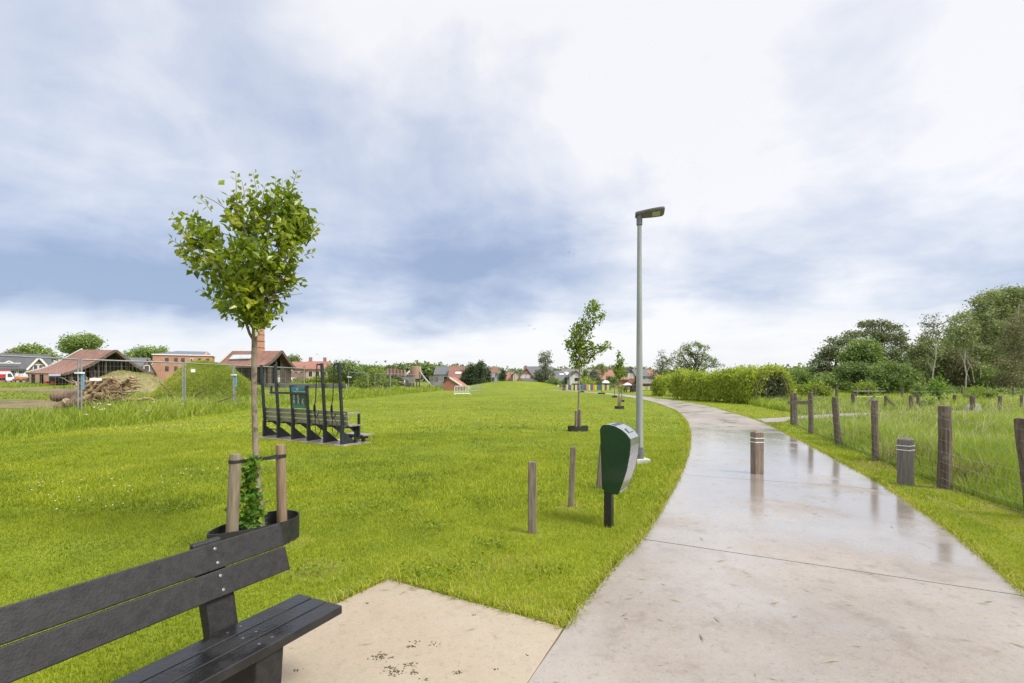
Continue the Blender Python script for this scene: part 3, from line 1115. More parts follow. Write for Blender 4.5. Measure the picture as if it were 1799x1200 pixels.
M_wood_red = mat('reddish_stake_wood', (0.16, 0.105, 0.062), (0.24, 0.168, 0.105), 5, 0.75, 0.35, stretch=(8, 8, 0.6), spots=((0.12, 0.06, 0.03), 5.0, 0.62, 0.8))
M_galv = mat('galvanised', (0.25, 0.285, 0.275), (0.33, 0.365, 0.35), 3, 0.5, 0.05, stretch=(4, 4, 0.6), metal=0.25)

# ---- black bench
bd = Vector((-0.443, -0.896, 0)).normalized()
bb = Vector((-0.896, 0.443, 0)).normalized()
S0 = Vector((-0.879, 2.54, 0))


def BP(t, b, z):
    return S0 + bd * t + bb * b + Vector((0, 0, z))


bench = empty('park_bench', BP(0.9, 0.2, 0.018), 'black recycled plastic bench with wet seat on the beige slab beside the path', 'bench')
BL = 1.86
for i in range(3):
    b0 = 0.002 + i * 0.109
    mb = MB().hexa([BP(0, b0, 0.387), BP(0, b0 + 0.101, 0.387), BP(BL, b0 + 0.101, 0.387), BP(BL, b0, 0.387),
                    BP(0, b0, 0.430), BP(0, b0 + 0.101, 0.430), BP(BL, b0 + 0.101, 0.430), BP(BL, b0, 0.430)])
    so = mb.build('seat_slat', M_plastic_wet, bench, bevel=0.005)
    for t in (0.375, 0.44):
        MB().lathe(BP(t, b0 + 0.05, 0.4300), [(0.0065, 0), (0.0065, 0.0015), (0.0035, 0.002)], 12).build('bolt', M_bolt, so)


def back(u, t, off):
    """point on the backrest: u up the rest, off in front of it"""
    base = BP(t, 0.345, 0.573)
    top = BP(t, 0.428, 0.812)
    ax_ = (top - base)
    nn = bd.cross(ax_).normalized()
    if nn.dot(bb) > 0:
        nn = -nn
    return base + ax_ * u + nn * off


for u0, u1 in ((0.0, 0.491), (0.509, 1.0)):
    t0, t1 = 0.035, BL - 0.03
    mb = MB().hexa([back(u0, t0, 0), back(u0, t0, -0.038), back(u0, t1, -0.038), back(u0, t1, 0),
                    back(u1, t0, 0), back(u1, t0, -0.038), back(u1, t1, -0.038), back(u1, t1, 0)])
    so = mb.build('back_slat', M_plastic, bench, bevel=0.005)
    for tt in (0.405, 1.45):
        for uu in (u0 + 0.11, u0 + 0.375):
            c = back(uu, tt, 0.0)
            n_ = (back(uu, tt, 1.0) - c).normalized()
            MB().tube([c - n_ * 0.001, c + n_ * 0.0025, c + n_ * 0.0035], [0.0075, 0.0075, 0.004], 12).build('bolt', M_bolt, so)
for t in (0.336, 1.38):
    prof = [(0.05, 0.0), (0.35, 0.0), (0.40, 0.40), (0.508, 0.815), (0.474, 0.815), (0.418, 0.60), (0.372, 0.56), (0.335, 0.384), (0.02, 0.384)]
    MB().prism([BP(t, b, z + (0.016 if z == 0 else 0)) for b, z in prof], bd * 0.14).build('leg', M_plastic, bench, bevel=0.008)

# ---- green and silver waste bin
bu, bw = Vector((0.87, -0.5, 0)).normalized(), Vector((0.5, 0.87, 0)).normalized()
B0 = Vector((1.045, 5.28, 0))
M_green = mat('green_enamel', (0.0015, 0.027, 0.012), (0.002, 0.034, 0.016), 5, 0.22, 0.03, lo=0.3, hi=0.7, coat=0.3)
M_inox = mat('stainless', (0.66, 0.66, 0.66), (0.56, 0.57, 0.57), 3, 0.22, 0.03, metal=1.0, stretch=(1, 1, 3), bscale=2.0, rough2=0.34)
litter = empty('waste_bin', B0, 'dark green waste bin with silver front and lid slot on a black pole', 'waste bin')
sc_ = 5.28 / F
prof_px = [(1054.4, 754), (1057, 748.5), (1062, 746), (1070, 746), (1080, 748.5), (1092, 755), (1100, 762), (1107, 771), (1107.5, 784), (1106, 800), (1101, 826), (1094, 848), (1086, 868), (1071, 867), (1058, 858)]


def bin_pt(px, py):
    r = (px - CX) / F
    s_ = (r * B0.y - B0.x) / (bu.x - r * bu.y)
    q = B0 + bu * s_
    return s_, H - (py - HY) / F * q.y


prof = [bin_pt(*p) for p in prof_px]
side = lambda w, sc=1.0: [B0 + bu * s_ + bw * w + Vector((0, 0, z)) for s_, z in prof]
MB().prism(side(0.012), bw * 0.326).build('body', M_inox, litter, bevel=0.004)
for w in (-0.004, 0.338):
    # side cheeks stand a little proud of the silver shell
    cs, cz = sum(p[0] for p in prof) / len(prof), sum(p[1] for p in prof) / len(prof)
    pts = [B0 + bu * (cs + (s_ - cs) * 1.012) + bw * w + Vector((0, 0, cz + (z - cz) * 1.008)) for s_, z in prof]
    MB().prism(pts, bw * 0.016).build('side_panel', M_green, litter, bevel=0.003)
i7 = (prof[4], prof[6])
a_, b_ = prof[5], prof[6]
mid_ = lambda t, w, up: B0 + bu * (a_[0] + (b_[0] - a_[0]) * t) + bw * w + Vector((0, 0, a_[1] + (b_[1] - a_[1]) * t + up))
mb = MB().hexa([mid_(0.0, 0.10, 0.0), mid_(0.0, 0.27, 0.0), mid_(1.0, 0.27, 0.0), mid_(1.0, 0.10, 0.0), mid_(0.0, 0.10, 0.0035), mid_(0.0, 0.27, 0.0035), mid_(1.0, 0.27, 0.0035), mid_(1.0, 0.10, 0.0035)])
slot = mb.build('slot', M_black, litter)
mb = MB().hexa([mid_(0.25, 0.13, 0.002), mid_(0.05, 0.25, 0.002), mid_(0.9, 0.25, 0.002), mid_(0.95, 0.13, 0.002), mid_(0.25, 0.13, 0.010), mid_(0.05, 0.25, 0.022), mid_(0.9, 0.25, 0.006), mid_(0.95, 0.13, 0.005)])
mb.build('flap', M_inox, slot)
a2, b2 = prof[3], prof[4]
pt2 = lambda t, w, up: B0 + bu * (a2[0] + (b2[0] - a2[0]) * t) + bw * w + Vector((0, 0, a2[1] + (b2[1] - a2[1]) * t + up))
MB().hexa([pt2(0.1, 0.06, 0), pt2(0.1, 0.30, 0), pt2(0.9, 0.30, 0), pt2(0.9, 0.06, 0), pt2(0.1, 0.06, 0.003), pt2(0.1, 0.30, 0.003), pt2(0.9, 0.30, 0.003), pt2(0.9, 0.06, 0.003)]).build('seam', M_black, litter)
# silver foot curl under the front
MB().tube([B0 + bu * (prof[12][0]) + bw * 0.03 + Vector((0, 0, prof[12][1] + 0.012)), B0 + bu * (prof[12][0]) + bw * 0.31 + Vector((0, 0, prof[12][1] + 0.012))], 0.012, 10).build('bottom_edge', M_inox, litter)
pc = B0 - bu * 0.02 + bw * 0.056
MB().box(pc + Vector((0, 0, 0.28)), (0.085, 0.085, 0.66), math.atan2(bu.y, bu.x)).build('pole', M_black, litter, bevel=0.004)

# ---- street lamp
LP = Vector((2.47, 9.49, 0))
lamp = empty('street_lamp', LP, 'tall grey street lamp with flat tilted head at the path edge', 'street lamp')
M_pole = mat('pole_paint', (0.235, 0.255, 0.245), (0.30, 0.315, 0.305), 2, 0.5, 0.06, stretch=(6, 6, 0.5), metal=0.2)
M_head = mat('lamp_grey', (0.105, 0.10, 0.105), (0.14, 0.135, 0.14), 6, 0.45)
M_base = mat('base_concrete', (0.45, 0.44, 0.42), (0.36, 0.35, 0.33), 12, 0.8, 0.2)
MB().tube([LP + Vector((0, 0, z)) for z in (0.05, 0.4, 1.2, 3.0, 4.66)], [0.072, 0.070, 0.065, 0.051, 0.040], 20).build('pole', M_pole, lamp)
MB().tube([LP + Vector((0, 0, z)) for z in (0.06, 0.30)], [0.089, 0.086], 20).build('sleeve', mat('sleeve_grey', (0.10, 0.10, 0.10), (0.16, 0.16, 0.16), 9, 0.6), lamp)
MB().box(LP + Vector((0.02, 0, 0.0)), (0.30, 0.26, 0.16), 0.2).build('footing', M_base, lamp, bevel=0.015)
lu = Vector((0.98, -0.20, 0)).normalized()
lw = Vector((-lu.y, lu.x, 0))
top = LP + Vector((0, 0, 4.78))
MB().tube([LP + Vector((0, 0, 4.60)), LP + Vector((0, 0, 4.80))], [0.056, 0.056], 16).build('collar', M_head, lamp)
out = [(-0.10, 0.045), (-0.06, 0.075), (0.10, 0.095), (0.30, 0.115), (0.50, 0.120), (0.56, 0.110), (0.585, 0.075)]
ring = [(a, b) for a, b in out] + [(a, -b) for a, b in reversed(out)]
hp = lambda a, b, z: top + lu * (a * 0.80) + lw * (b * 1.05) + Vector((0, 0, z + 0.07 * a - 0.30 * b))
mb = MB()
n_ = len(ring)
lay = [[hp(a * .98, b * .9, -0.005) for a, b in ring], [hp(a, b, 0.012) for a, b in ring], [hp(a, b, 0.040) for a, b in ring], [hp(a * .95, b * .7, 0.062) for a, b in ring]]
vs = [p for l in lay for p in l]
fs = [tuple(reversed(range(n_))), tuple(range(3 * n_, 4 * n_))]
for k in range(3):
    fs += [(k * n_ + i, k * n_ + (i + 1) % n_, (k + 1) * n_ + (i + 1) % n_, (k + 1) * n_ + i) for i in range(n_)]
mb.add(vs, fs)
head = mb.build('lamp_head', M_head, lamp)
MB().hexa([hp(0.30, -0.062, -0.012), hp(0.30, 0.062, -0.012), hp(0.48, 0.062, -0.012), hp(0.48, -0.062, -0.012), hp(0.30, -0.062, -0.001), hp(0.30, 0.062, -0.001), hp(0.48, 0.062, -0.001), hp(0.48, -0.062, -0.001)]).build('lens', mat('lens_cream', (0.42, 0.41, 0.35), (0.38, 0.37, 0.32), 20, 0.25), head)
MB().tube([hp(0.06, 0, 0.055), hp(0.06, 0, 0.085), hp(0.06, 0, 0.095)], [0.028, 0.026, 0.015], 10).build('sensor', M_head, head)

# ---- cut-off posts standing in the lawn
def lawn_post(px, py, top_px, top_y, wpx, label, m=M_wood, rz=0.0):
    b = G(px, py)
    t = P(top_px, top_y, b.y)
    w = wpx * b.y / F
    rr = random.Random(int(px))
    q = []
    mb = MB()
    prof = [(math.cos(a) * w * 0.5 * rr.uniform(.93, 1.05), math.sin(a) * w * 0.5 * rr.uniform(.93, 1.05)) for a in [i * math.pi / 5 for i in range(10)]]
    prof = [(x_, max(y_, -w * 0.32)) for x_, y_ in prof]
    c, s_ = math.cos(rz), math.sin(rz)
    prof = [(x_ * c - y_ * s_, x_ * s_ + y_ * c) for x_, y_ in prof]
    levels = [(-0.12, 1.0), (0.0, 1.02), (0.25, 0.98), (0.6, 1.0), (0.985, 0.97), (1.0, 0.90)]
    vs, fs = [], []
    for f, k in levels:
        cc = b.lerp(t, f)
        vs += [cc + Vector((x_ * k, y_ * k, 0)) for x_, y_ in prof]
    n = len(prof)
    for i in range(len(levels) - 1):
        fs += [(i * n + j, i * n + (j + 1) % n, (i + 1) * n + (j + 1) % n, (i + 1) * n + j) for j in range(n)]
    fs.append(tuple((len(levels) - 1) * n + j for j in range(n)))
    mb.add(vs, fs)
    o = mb.build('wooden_post', m, loc=b, jitter=0.0015)
    return tag(o, label, 'post', 'cut off posts in the lawn')


lawn_post(935, 936, 935, 811, 15, 'weathered split post in the lawn, nearest and leftmost of three left of the bin')
lawn_post(1003, 890, 1007, 785, 10.5, 'thin leaning weathered post in the lawn behind the nearest post')
lawn_post(1053.5, 857, 1060, 780, 13, 'weathered post mostly hidden behind the green waste bin')

# ---- bollards
M_bollard = mat('bollard_wood', (0.145, 0.105, 0.075), (0.23, 0.18, 0.14), 4, 0.75, 0.5, stretch=(12, 12, 0.8), spots=((0.07, 0.055, 0.045), 5.0, 0.58, 0.7))
M_bollard_grey = mat('bollard_grey_wood', (0.115, 0.10, 0.09), (0.185, 0.165, 0.15), 4, 0.7, 0.5, stretch=(12, 12, 0.8))
M_band = mat('white_band', (0.72, 0.72, 0.70), (0.6, 0.6, 0.58), 20, 0.5)


def bollard(px, py, top_y, w, rz, m, label):
    b = G(px, py)
    ht = Z(top_y, b.y)
    r = empty('bollard', b, label, 'bollard', 'wooden bollards with white bands')
    M = Matrix.Rotation(rz, 3, 'Z')
    h = w / 2
    mb = MB()
    rows = [(-0.1, h), (ht * 0.93, h), (ht * 0.955, h * 0.97), (ht, h * 0.22)]
    vs = []
    for z, k in rows:
        vs += [b + M @ Vector((sx * k, sy * k, z)) for sx, sy in ((-1, -1), (1, -1), (1, 1), (-1, 1))]
    fs = [(0, 3, 2, 1)]
    for i in range(len(rows) - 1):
        fs += [(i * 4 + j, i * 4 + (j + 1) % 4, i * 4 + 4 + (j + 1) % 4, i * 4 + 4 + j) for j in range(4)]
    fs.append((12, 13, 14, 15))
    mb.add(vs, fs).build('shaft', m, r, bevel=0.006)
    for z in (ht * 0.725, ht * 0.815):
        mb = MB()
        g = h + 0.004
        out_ = [b + M @ Vector((sx * g, sy * g, z + e)) for e in (0, 0.013) for sx, sy in ((-1, -1), (1, -1), (1, 1), (-1, 1))]
        mb.hexa(out_)
        mb.build('reflective_band', M_band, r, bevel=0.003)


bollard(1330, 833.5, 755, 0.150, 0.12, M_bollard, 'brown wooden bollard with two white bands standing on the wet path')
bollard(1591, 850.5, 767.5, 0.165, 0.50, M_bollard_grey, 'grey wooden bollard with two white bands on the grass by the wire fence')

# ---- rail and wire fence on the right
M_wire = mat('fence_wire', (0.36, 0.37, 0.36), (0.28, 0.29, 0.27), 10, 0.45, metal=0.6)


def rough_post(b, t, w, seed, n=11):
    """split, barky post: uneven outline that drifts along its length"""
    rr = random.Random(seed)
    b, t = Vector(b), Vector(t)
    ph = [rr.uniform(0, 6.28) for _ in range(5)]
    vs, fs = [], []
    LV = 9
    for i in range(LV + 1):
        f = -0.12 + 1.12 * i / LV
        c = b.lerp(t, f) + Vector((math.sin(f * 4 + ph[0]), math.cos(f * 3 + ph[1]), 0)) * w * 0.05
        for k in range(n):
            a = 2 * math.pi * k / n
            rad = w / 2 * (1 + 0.10 * math.sin(2 * a + ph[2]) + 0.07 * math.sin(3 * a + ph[3] + f * 2) + rr.uniform(-.05, .05))
            if i == LV:
                c2 = c + Vector((0, 0, rr.uniform(-.012, .012)))
                rad *= 0.93
            else:
                c2 = c
            vs.append(c2 + Vector((math.cos(a) * rad, math.sin(a) * rad, 0)))
    for i in range(LV):
        fs += [(i * n + k, i * n + (k + 1) % n, (i + 1) * n + (k + 1) % n, (i + 1) * n + k) for k in range(n)]
    fs.append(tuple(LV * n + k for k in range(n)))
    return MB().add(vs, fs)


# base pixel, top pixel, width in px
FP = [(5.88, 5.65, 0, 1.17, 0.155, (-0.10, 0.0)), ]
fence = empty('wire_fence', (7.99, 12.07, 0), 'rough wooden post and wire mesh fence along the tall meadow right of the path', 'fence')
posts = []
for px, py, tx, ty, wpx in ((1815, 910, 1797, 734.5, 24), (1660, 857.5, 1658.5, 713, 20), (1537, 809, 1537.5, 703, 12.5), (1472, 781, 1467.5, 697.5, 10.5), (1424, 762, 1424.5, 689, 9), (1397, 748, 1397.5, 690, 6.5), (1391, 746, 1391.5, 690.5, 6)):
    b = G(px, py)
    t = P(tx, ty, b.y)
    posts.append((b, t))
    rough_post(b, t, wpx * 0.9 * b.y / F, int(px)).build('post', M_wood_dark, fence, jitter=0.002)
# one more post just outside the frame holds the near span
b = Vector((5.15, 3.6, 0))
posts.insert(0, (b, b + Vector((0, 0, 1.18))))
rough_post(b, b + Vector((0, 0, 1.18)), 0.15, 77).build('post', M_wood_dark, fence)
mb = MB()
for (b0, t0), (b1, t1) in zip(posts[:-2], posts[1:-1]):
    rr = random.Random(int(b0.y * 10))
    L_ = (b1 - b0).length
    for z in (0.06, 0.16, 0.27, 0.40, 0.55, 0.72, 0.90, 1.04):
        r = 0.0017 if z < 1 else 0.0024
        pts = []
        for i in range(7):
            f = i / 6
            c = b0.lerp(b1, f) + (t0 - b0).lerp(t1 - b1, f) * (z / 1.2)
            c.z = z - 0.02 * math.sin(math.pi * f) + rr.uniform(-.004, .004)
            c.x -= 0.07
            pts.append(c)
        mb.tube(pts, r * (1 + 0.02 * b0.y), 3, False)
    nv = int(L_ / 0.16)
    for i in range(1, nv):
        f = i / nv
        c = b0.lerp(b1, f)
        mb.tube([(c.x - 0.07, c.y, 0.06), (c.x - 0.07 + rr.uniform(-.01, .01), c.y, 0.90)], 0.0014 * (1 + 0.02 * b0.y), 3, False)
mb.build('wire_mesh', M_wire, fence)
pa, pb_ = posts[-1][0], posts[-3][0]
MB().beam((pa.x - 0.12, pa.y, Z(707, pa.y)), (pb_.x, pb_.y + 0.06, Z(707, pb_.y)), 0.05, 0.11).build('rail', M_wood, fence, bevel=0.006)

# ---- second enclosure fence further into the meadow
f2 = empty('wire_fence', G(1600, 723), 'distant wooden post and wire fence around the inner meadow paddock', 'fence')
far_posts = [(1499, 719, 691, 6), (1556, 719, 694.5, 5), (1601, 723, 694, 6.5), (1613, 721.5, 692.5, 5), (1677, 717, 693, 5), (1708.5, 722, 694, 7.5), (1757, 727, 695, 6), (1795, 722, 693, 5)]
prev = None
wire = MB()
for k, (px, yb, yt, w) in enumerate(far_posts):
    b = G(px, yb)
    rough_post(b, P(px, yt, b.y), w * b.y / F, 100 + k, 8).build('post', M_wood_dark, f2)
    if prev is not None:
        for z in (0.35, 0.7, 1.0):
            wire.tube([prev + Vector((0, 0, z)), b + Vector((0, 0, z))], 0.004, 3, False)
    prev = b
wire.build('wire', M_wire, f2)
f3 = empty('post_fence', G(1560, 703), 'low row of grey posts at the far edge of the meadow', 'fence')
for k, px in enumerate((1384, 1432, 1470, 1505, 1525, 1585, 1640, 1690, 1735, 1780)):
    b = G(px, 703.5 + (k % 3))
    rough_post(b, b + Vector((0, 0, 1.05)), 0.16, 140 + k, 7).build('post', M_wood_dark, f3)
# leaning braces
for px, s_ in ((1530, -1), (1561, 1)):
    b = G(px, 720)
    o = MB().beam(b + Vector((0.55 * s_, 0, -0.02)), b + Vector((-0.2 * s_, 0, 0.75)), 0.09, 0.09).build('brace', M_wood, f2)

# pale timber board lying in the paddock, and a log pile
b = G(1716, 722)
o = MB().prism([b + Vector((-0.34, 0, -0.02)), b + Vector((0.34, 0, -0.02)), b + Vector((0.16, 0.0, 0.34)), b + Vector((-0.02, 0.0, 0.40)), b + Vector((-0.24, 0.0, 0.22))], (0.1, 0.5, 0)).build('boulder', mat('pale_stone', (0.42, 0.43, 0.42), (0.20, 0.22, 0.22), 3, 0.85, 0.5), loc=b, bevel=0.03)
tag(o, 'pale grey boulder at the foot of a far paddock post', 'boulder')

# ---- outdoor exercise station of black posts and grey boards
M_anthr = mat('anthracite', (0.012, 0.016, 0.020), (0.022, 0.027, 0.032), 12, 0.42, 0.05)
M_board = mat('grey_boards', (0.165, 0.150, 0.128), (0.25, 0.235, 0.205), 4, 0.7, 0.3, stretch=(2, 2, 9), rough2=0.5)
gym = empty('exercise_station', GA.to_3d() + GU.to_3d() * 1.65, 'black framed outdoor exercise bench with grey boards on a wet slab in the lawn', 'exercise station')
gu, gv = GU.to_3d(), GV.to_3d()
rzg = math.atan2(gu.y, gu.x)


def GP(u, v, z):
    return GA.to_3d() + gu * u + gv * v + Vector((0, 0, z))


SP = (GB - GA).length / 5
ZG = 0.02
tops = [2.02, 2.02, 1.46, 1.46, 2.02, 2.02]
for k in range(6):
    u = k * SP
    mb = MB().beam(GP(u, 0, ZG), GP(u, 0, 0.47), 0.062, 0.085, gv)
    zt = tops[k]
    mb.beam(GP(u, 0.01, 0.43), GP(u, -0.09 * (zt - 0.45) / 1.55, zt), 0.052, 0.07, gv)
    po = mb.build('post', M_anthr, gym, bevel=0.006)
    # foot gusset and seat bracket
    MB().prism([GP(u - 0.006, 0.06, ZG), GP(u - 0.006, 0.40, ZG), GP(u - 0.006, 0.40, ZG + 0.02), GP(u - 0.006, 0.06, 0.31)], gu * 0.012).build('foot_gusset', M_anthr, po)
    MB().prism([GP(u - 0.006, 0.05, 0.44), GP(u - 0.006, 0.05, 0.405), GP(u - 0.006, 0.22, 0.40), GP(u - 0.006, 0.46, 0.22), GP(u - 0.006, 0.46, 0.44)], gu * 0.012).build('seat_bracket', M_anthr, po)
UE = 5 * SP + 0.14
lean = lambda z: -0.09 * (z - 0.45) / 1.55
for z0, z1 in ((0.47, 0.575), (0.595, 0.70), (0.72, 0.825)):
    MB().hexa([GP(-0.05, lean(z0) + 0.065, z0), GP(UE, lean(z0) + 0.065, z0), GP(UE, lean(z0) + 0.10, z0), GP(-0.05, lean(z0) + 0.10, z0),
               GP(-0.05, lean(z1) + 0.065, z1), GP(UE, lean(z1) + 0.065, z1), GP(UE, lean(z1) + 0.10, z1), GP(-0.05, lean(z1) + 0.10, z1)]).build('back_board', M_board, gym, bevel=0.004)
for v0 in (0.11, 0.23, 0.35):
    MB().hexa([GP(-0.05, v0, 0.445), GP(UE, v0, 0.445), GP(UE, v0 + 0.11, 0.445), GP(-0.05, v0 + 0.11, 0.445), GP(-0.05, v0, 0.48), GP(UE, v0, 0.48), GP(UE, v0 + 0.11, 0.48), GP(-0.05, v0 + 0.11, 0.48)]).build('seat_board', M_board, gym, bevel=0.004)
z0, z1 = 1.39, 1.50
MB().hexa([GP(0.0, lean(z0) + 0.06, z0), GP(UE, lean(z0) + 0.06, z0), GP(UE, lean(z0) + 0.10, z0), GP(0.0, lean(z0) + 0.10, z0), GP(0.0, lean(z1) + 0.06, z1), GP(UE, lean(z1) + 0.06, z1), GP(UE, lean(z1) + 0.10, z1), GP(0.0, lean(z1) + 0.10, z1)]).build('hand_rail', M_board, gym, bevel=0.004)
# armrest, small outer leg and low step at the near end
MB().beam(GP(UE - 0.12, 0.0, 0.765), GP(UE - 0.06, 0.44, 0.765), 0.09, 0.04).build('armrest', M_board, gym, bevel=0.004)
MB().beam(GP(UE - 0.05, 0.44, 0.765), GP(UE - 0.05, 0.44, 0.16), 0.05, 0.05, gv).build('arm_post', M_anthr, gym)
MB().beam(GP(UE - 0.12, 0.40, ZG), GP(UE - 0.12, 0.40, 0.44), 0.06, 0.06, gv).build('end_leg', M_anthr, gym)
st = MB().hexa([GP(4.1 * SP, 0.52, 0.17), GP(UE + 0.02, 0.52, 0.17), GP(UE + 0.02, 0.86, 0.17), GP(4.1 * SP, 0.86, 0.17), GP(4.1 * SP, 0.52, 0.21), GP(UE + 0.02, 0.52, 0.21), GP(UE + 0.02, 0.86, 0.21), GP(4.1 * SP, 0.86, 0.21)]).build('step', M_board, gym, bevel=0.004)
mb = MB()
for u in (4.25 * SP, UE - 0.15):
    mb.beam(GP(u, 0.44, 0.13), GP(u, 0.80, 0.13), 0.06, 0.07)
    mb.beam(GP(u, 0.66, ZG), GP(u, 0.66, 0.12), 0.06, 0.06, gv)
mb.build('step_bracket', M_anthr, gym)
MB().tube([GP(0.02, 0.04, 0.235), GP(SP, 0.04, 0.235)], 0.018, 8).build('foot_bar', M_anthr, gym)
# dip bar shelf between the second and fourth posts
mb = MB().beam(GP(0.78 * SP, -0.12, 1.255), GP(3 * SP + 0.05, -0.12, 1.255), 0.10, 0.055)
mb.beam(GP(0.80 * SP, -0.12, 1.255), GP(0.80 * SP, -0.12, 1.44), 0.045, 0.045, gv)
mb.build('dip_bar', M_anthr, gym, bevel=0.006)
# instruction board between the short posts
zb0, zb1 = 0.86, 1.235
bp0, bp1 = 2 * SP + 0.045, 3 * SP - 0.045


def board_pt(f, z, off=0.0):
    return GP(bp0 + (bp1 - bp0) * f, lean(z) - 0.03 - off, z)


def panel(z0, z1, name, m, parent, f0=0.0, f1=1.0, off=0.0, th=0.012):
    return MB().hexa([board_pt(f0, z0, off), board_pt(f1, z0, off), board_pt(f1, z0, off - th), board_pt(f0, z0, off - th),
                      board_pt(f0, z1, off), board_pt(f1, z1, off), board_pt(f1, z1, off - th), board_pt(f0, z1, off - th)]).build(name, m, parent)


M_teal = mat('teal_print', (0.035, 0.175, 0.175), (0.045, 0.20, 0.20), 8, 0.35)
M_blue = mat('blue_print', (0.035, 0.20, 0.36), (0.05, 0.25, 0.40), 8, 0.35)
M_pale = mat('pale_print', (0.42, 0.47, 0.47), (0.36, 0.42, 0.42), 30, 0.4)
M_green_print = mat('green_print', (0.03, 0.17, 0.12), (0.04, 0.2, 0.14), 8, 0.35)
M_dark_print = mat('dark_print', (0.035, 0.06, 0.065), (0.05, 0.08, 0.085), 8, 0.35)
p1 = panel(zb0, zb1, 'instruction_board', M_dark_print, gym)
panel(zb0 + 0.005, zb0 + 0.085, 'board_strip', M_green_print, p1, 0.01, 0.99, 0.003, 0.002)
# grey figures in three exercise poses
for f in (0.18, 0.50, 0.82):
    for zc in ((1.16, 1.02) if f != 0.82 else (1.02,)):
        mb = MB()
        fig = [(-0.05, -.06, -0.02, .02), (0.05, -.06, 0.02, .02), (0, .0, 0, .055), (-0.02, .045, -0.07, 0.0), (0.02, .045, 0.07, 0.01 if f < .4 else 0.08)]
        for a, b0, c, d0 in fig:
            mb.beam(board_pt(f + a, zc + b0, 0.004), board_pt(f + c, zc + d0, 0.004), 0.018, 0.003, gv)
        cc = board_pt(f, zc + 0.075, 0.004)
        mb.tube([cc + gv * 0.002, cc - gv * 0.001], 0.014, 8)
        mb.build('pictogram', M_pale, p1)
p2 = panel(1.30, 1.415, 'header_board', M_blue, gym)
panel(1.325, 1.39, 'header_strip', M_teal, p2, 0.55, 0.97, 0.003, 0.002)
panel(1.33, 1.385, 'header_mark', M_pale, p2, 0.40, 0.52, 0.003, 0.002)
# resistance cords hanging from the last two tall posts
M_cord = mat('black_cord', (0.008, 0.008, 0.009), (0.014, 0.014, 0.015), 30, 0.7)
for k in (4, 5):
    u = k * SP
    zt = 2.0
    MB().beam(GP(u, lean(zt), zt - 0.02), GP(u - 0.12, lean(zt) - 0.05, zt - 0.01), 0.05, 0.04).build('hanger', M_anthr, gym)
    mb = MB()
    x0 = u - 0.11
    pts = [GP(x0, lean(1.98) - 0.06, 1.98), GP(x0 - 0.01, -0.16, 1.6), GP(x0 - 0.03, -0.16, 1.2), GP(x0 - 0.08, -0.16, 0.95), GP(x0 - 0.11, -0.15, 0.80), GP(x0 - 0.09, -0.15, 0.68), GP(x0 - 0.02, -0.15, 0.66), GP(x0 + 0.05, -0.14, 0.78)]
    mb.tube(pts, 0.014, 6)
    pts = [GP(x0 - 0.06, -0.17, 1.05), GP(x0 - 0.02, -0.17, 0.80), GP(x0 - 0.05, -0.16, 0.62), GP(x0 - 0.06, -0.16, 0.42), GP(x0 - 0.02, -0.16, 0.27), GP(x0 + 0.08, -0.16, 0.22), GP(x0 + 0.14, -0.15, 0.32), GP(x0 + 0.09, -0.15, 0.55), GP(x0, -0.16, 0.70)]
    mb.tube(pts, 0.010, 6)
    mb.build('resistance_cord', M_cord, gym)
    MB().tube([GP(x0 - 0.075, -0.165, 0.98), GP(x0 - 0.10, -0.155, 0.82)], 0.026, 8).build('cord_grip', M_cord, gym)

# ================================================================== YOUNG TREES IN RUBBER COLLARS
M_bark = mat('young_bark', (0.155, 0.118, 0.080), (0.25, 0.205, 0.15), 7, 0.8, 0.6, stretch=(3, 3, 1.2), spots=((0.09, 0.065, 0.045), 14.0, 0.58, 0.9))
M_pear = leaf_mat('pear_leaves', [(0.05, (0.050, 0.090, 0.008)), (0.33, (0.125, 0.185, 0.011)), (0.62, (0.245, 0.305, 0.018)), (0.88, (0.38, 0.39, 0.03)), (1.0, (0.44, 0.28, 0.04))], trans=0.42, rough=0.30, patch=2.2, spec=0.5)
M_ivy = leaf_mat('creeper_leaves', [(0.05, (0.035, 0.095, 0.012)), (0.4, (0.075, 0.18, 0.018)), (0.7, (0.20, 0.31, 0.02)), (0.95, (0.36, 0.40, 0.03))], trans=0.4, rough=0.4, patch=1.6, spec=0.4)
M_strap = M_rubber


def collar(c, a, b, ax, h, label, n=40, waver=0.01):
    """a low rubber wall round the soil: an oval ring with real thickness"""
    c = Vector(c)
    ax = Vector((*ax, 0)).normalized()
    ay = Vector((-ax.y, ax.x, 0))
    rr = random.Random(int(c.y * 100))
    ph = rr.uniform(0, 6)
    vs, fs = [], []
    for i in range(n):
        t = 2 * math.pi * i / n
        ww = 1 + waver * math.sin(3 * t + ph)
        hh = h * (1 + 0.05 * math.sin(2 * t + ph))
        for r_, z in ((1.0, -0.05), (1.012, hh), (0.985, hh), (0.973, -0.05)):
            vs.append(c + ax * a * r_ * ww * math.cos(t) + ay * b * r_ * ww * math.sin(t) + Vector((0, 0, z)))
    for i in range(n):
        p, q = i * 4, ((i + 1) % n) * 4
        fs += [(p, q, q + 1, p + 1), (p + 1, q + 1, q + 2, p + 2), (p + 2, q + 2, q + 3, p + 3)]
    o = MB().add(vs, fs).build('tree_collar', M_rubber, loc=c)
    tag(o, label, 'tree collar', 'rubber collars round the young trees')
    return o


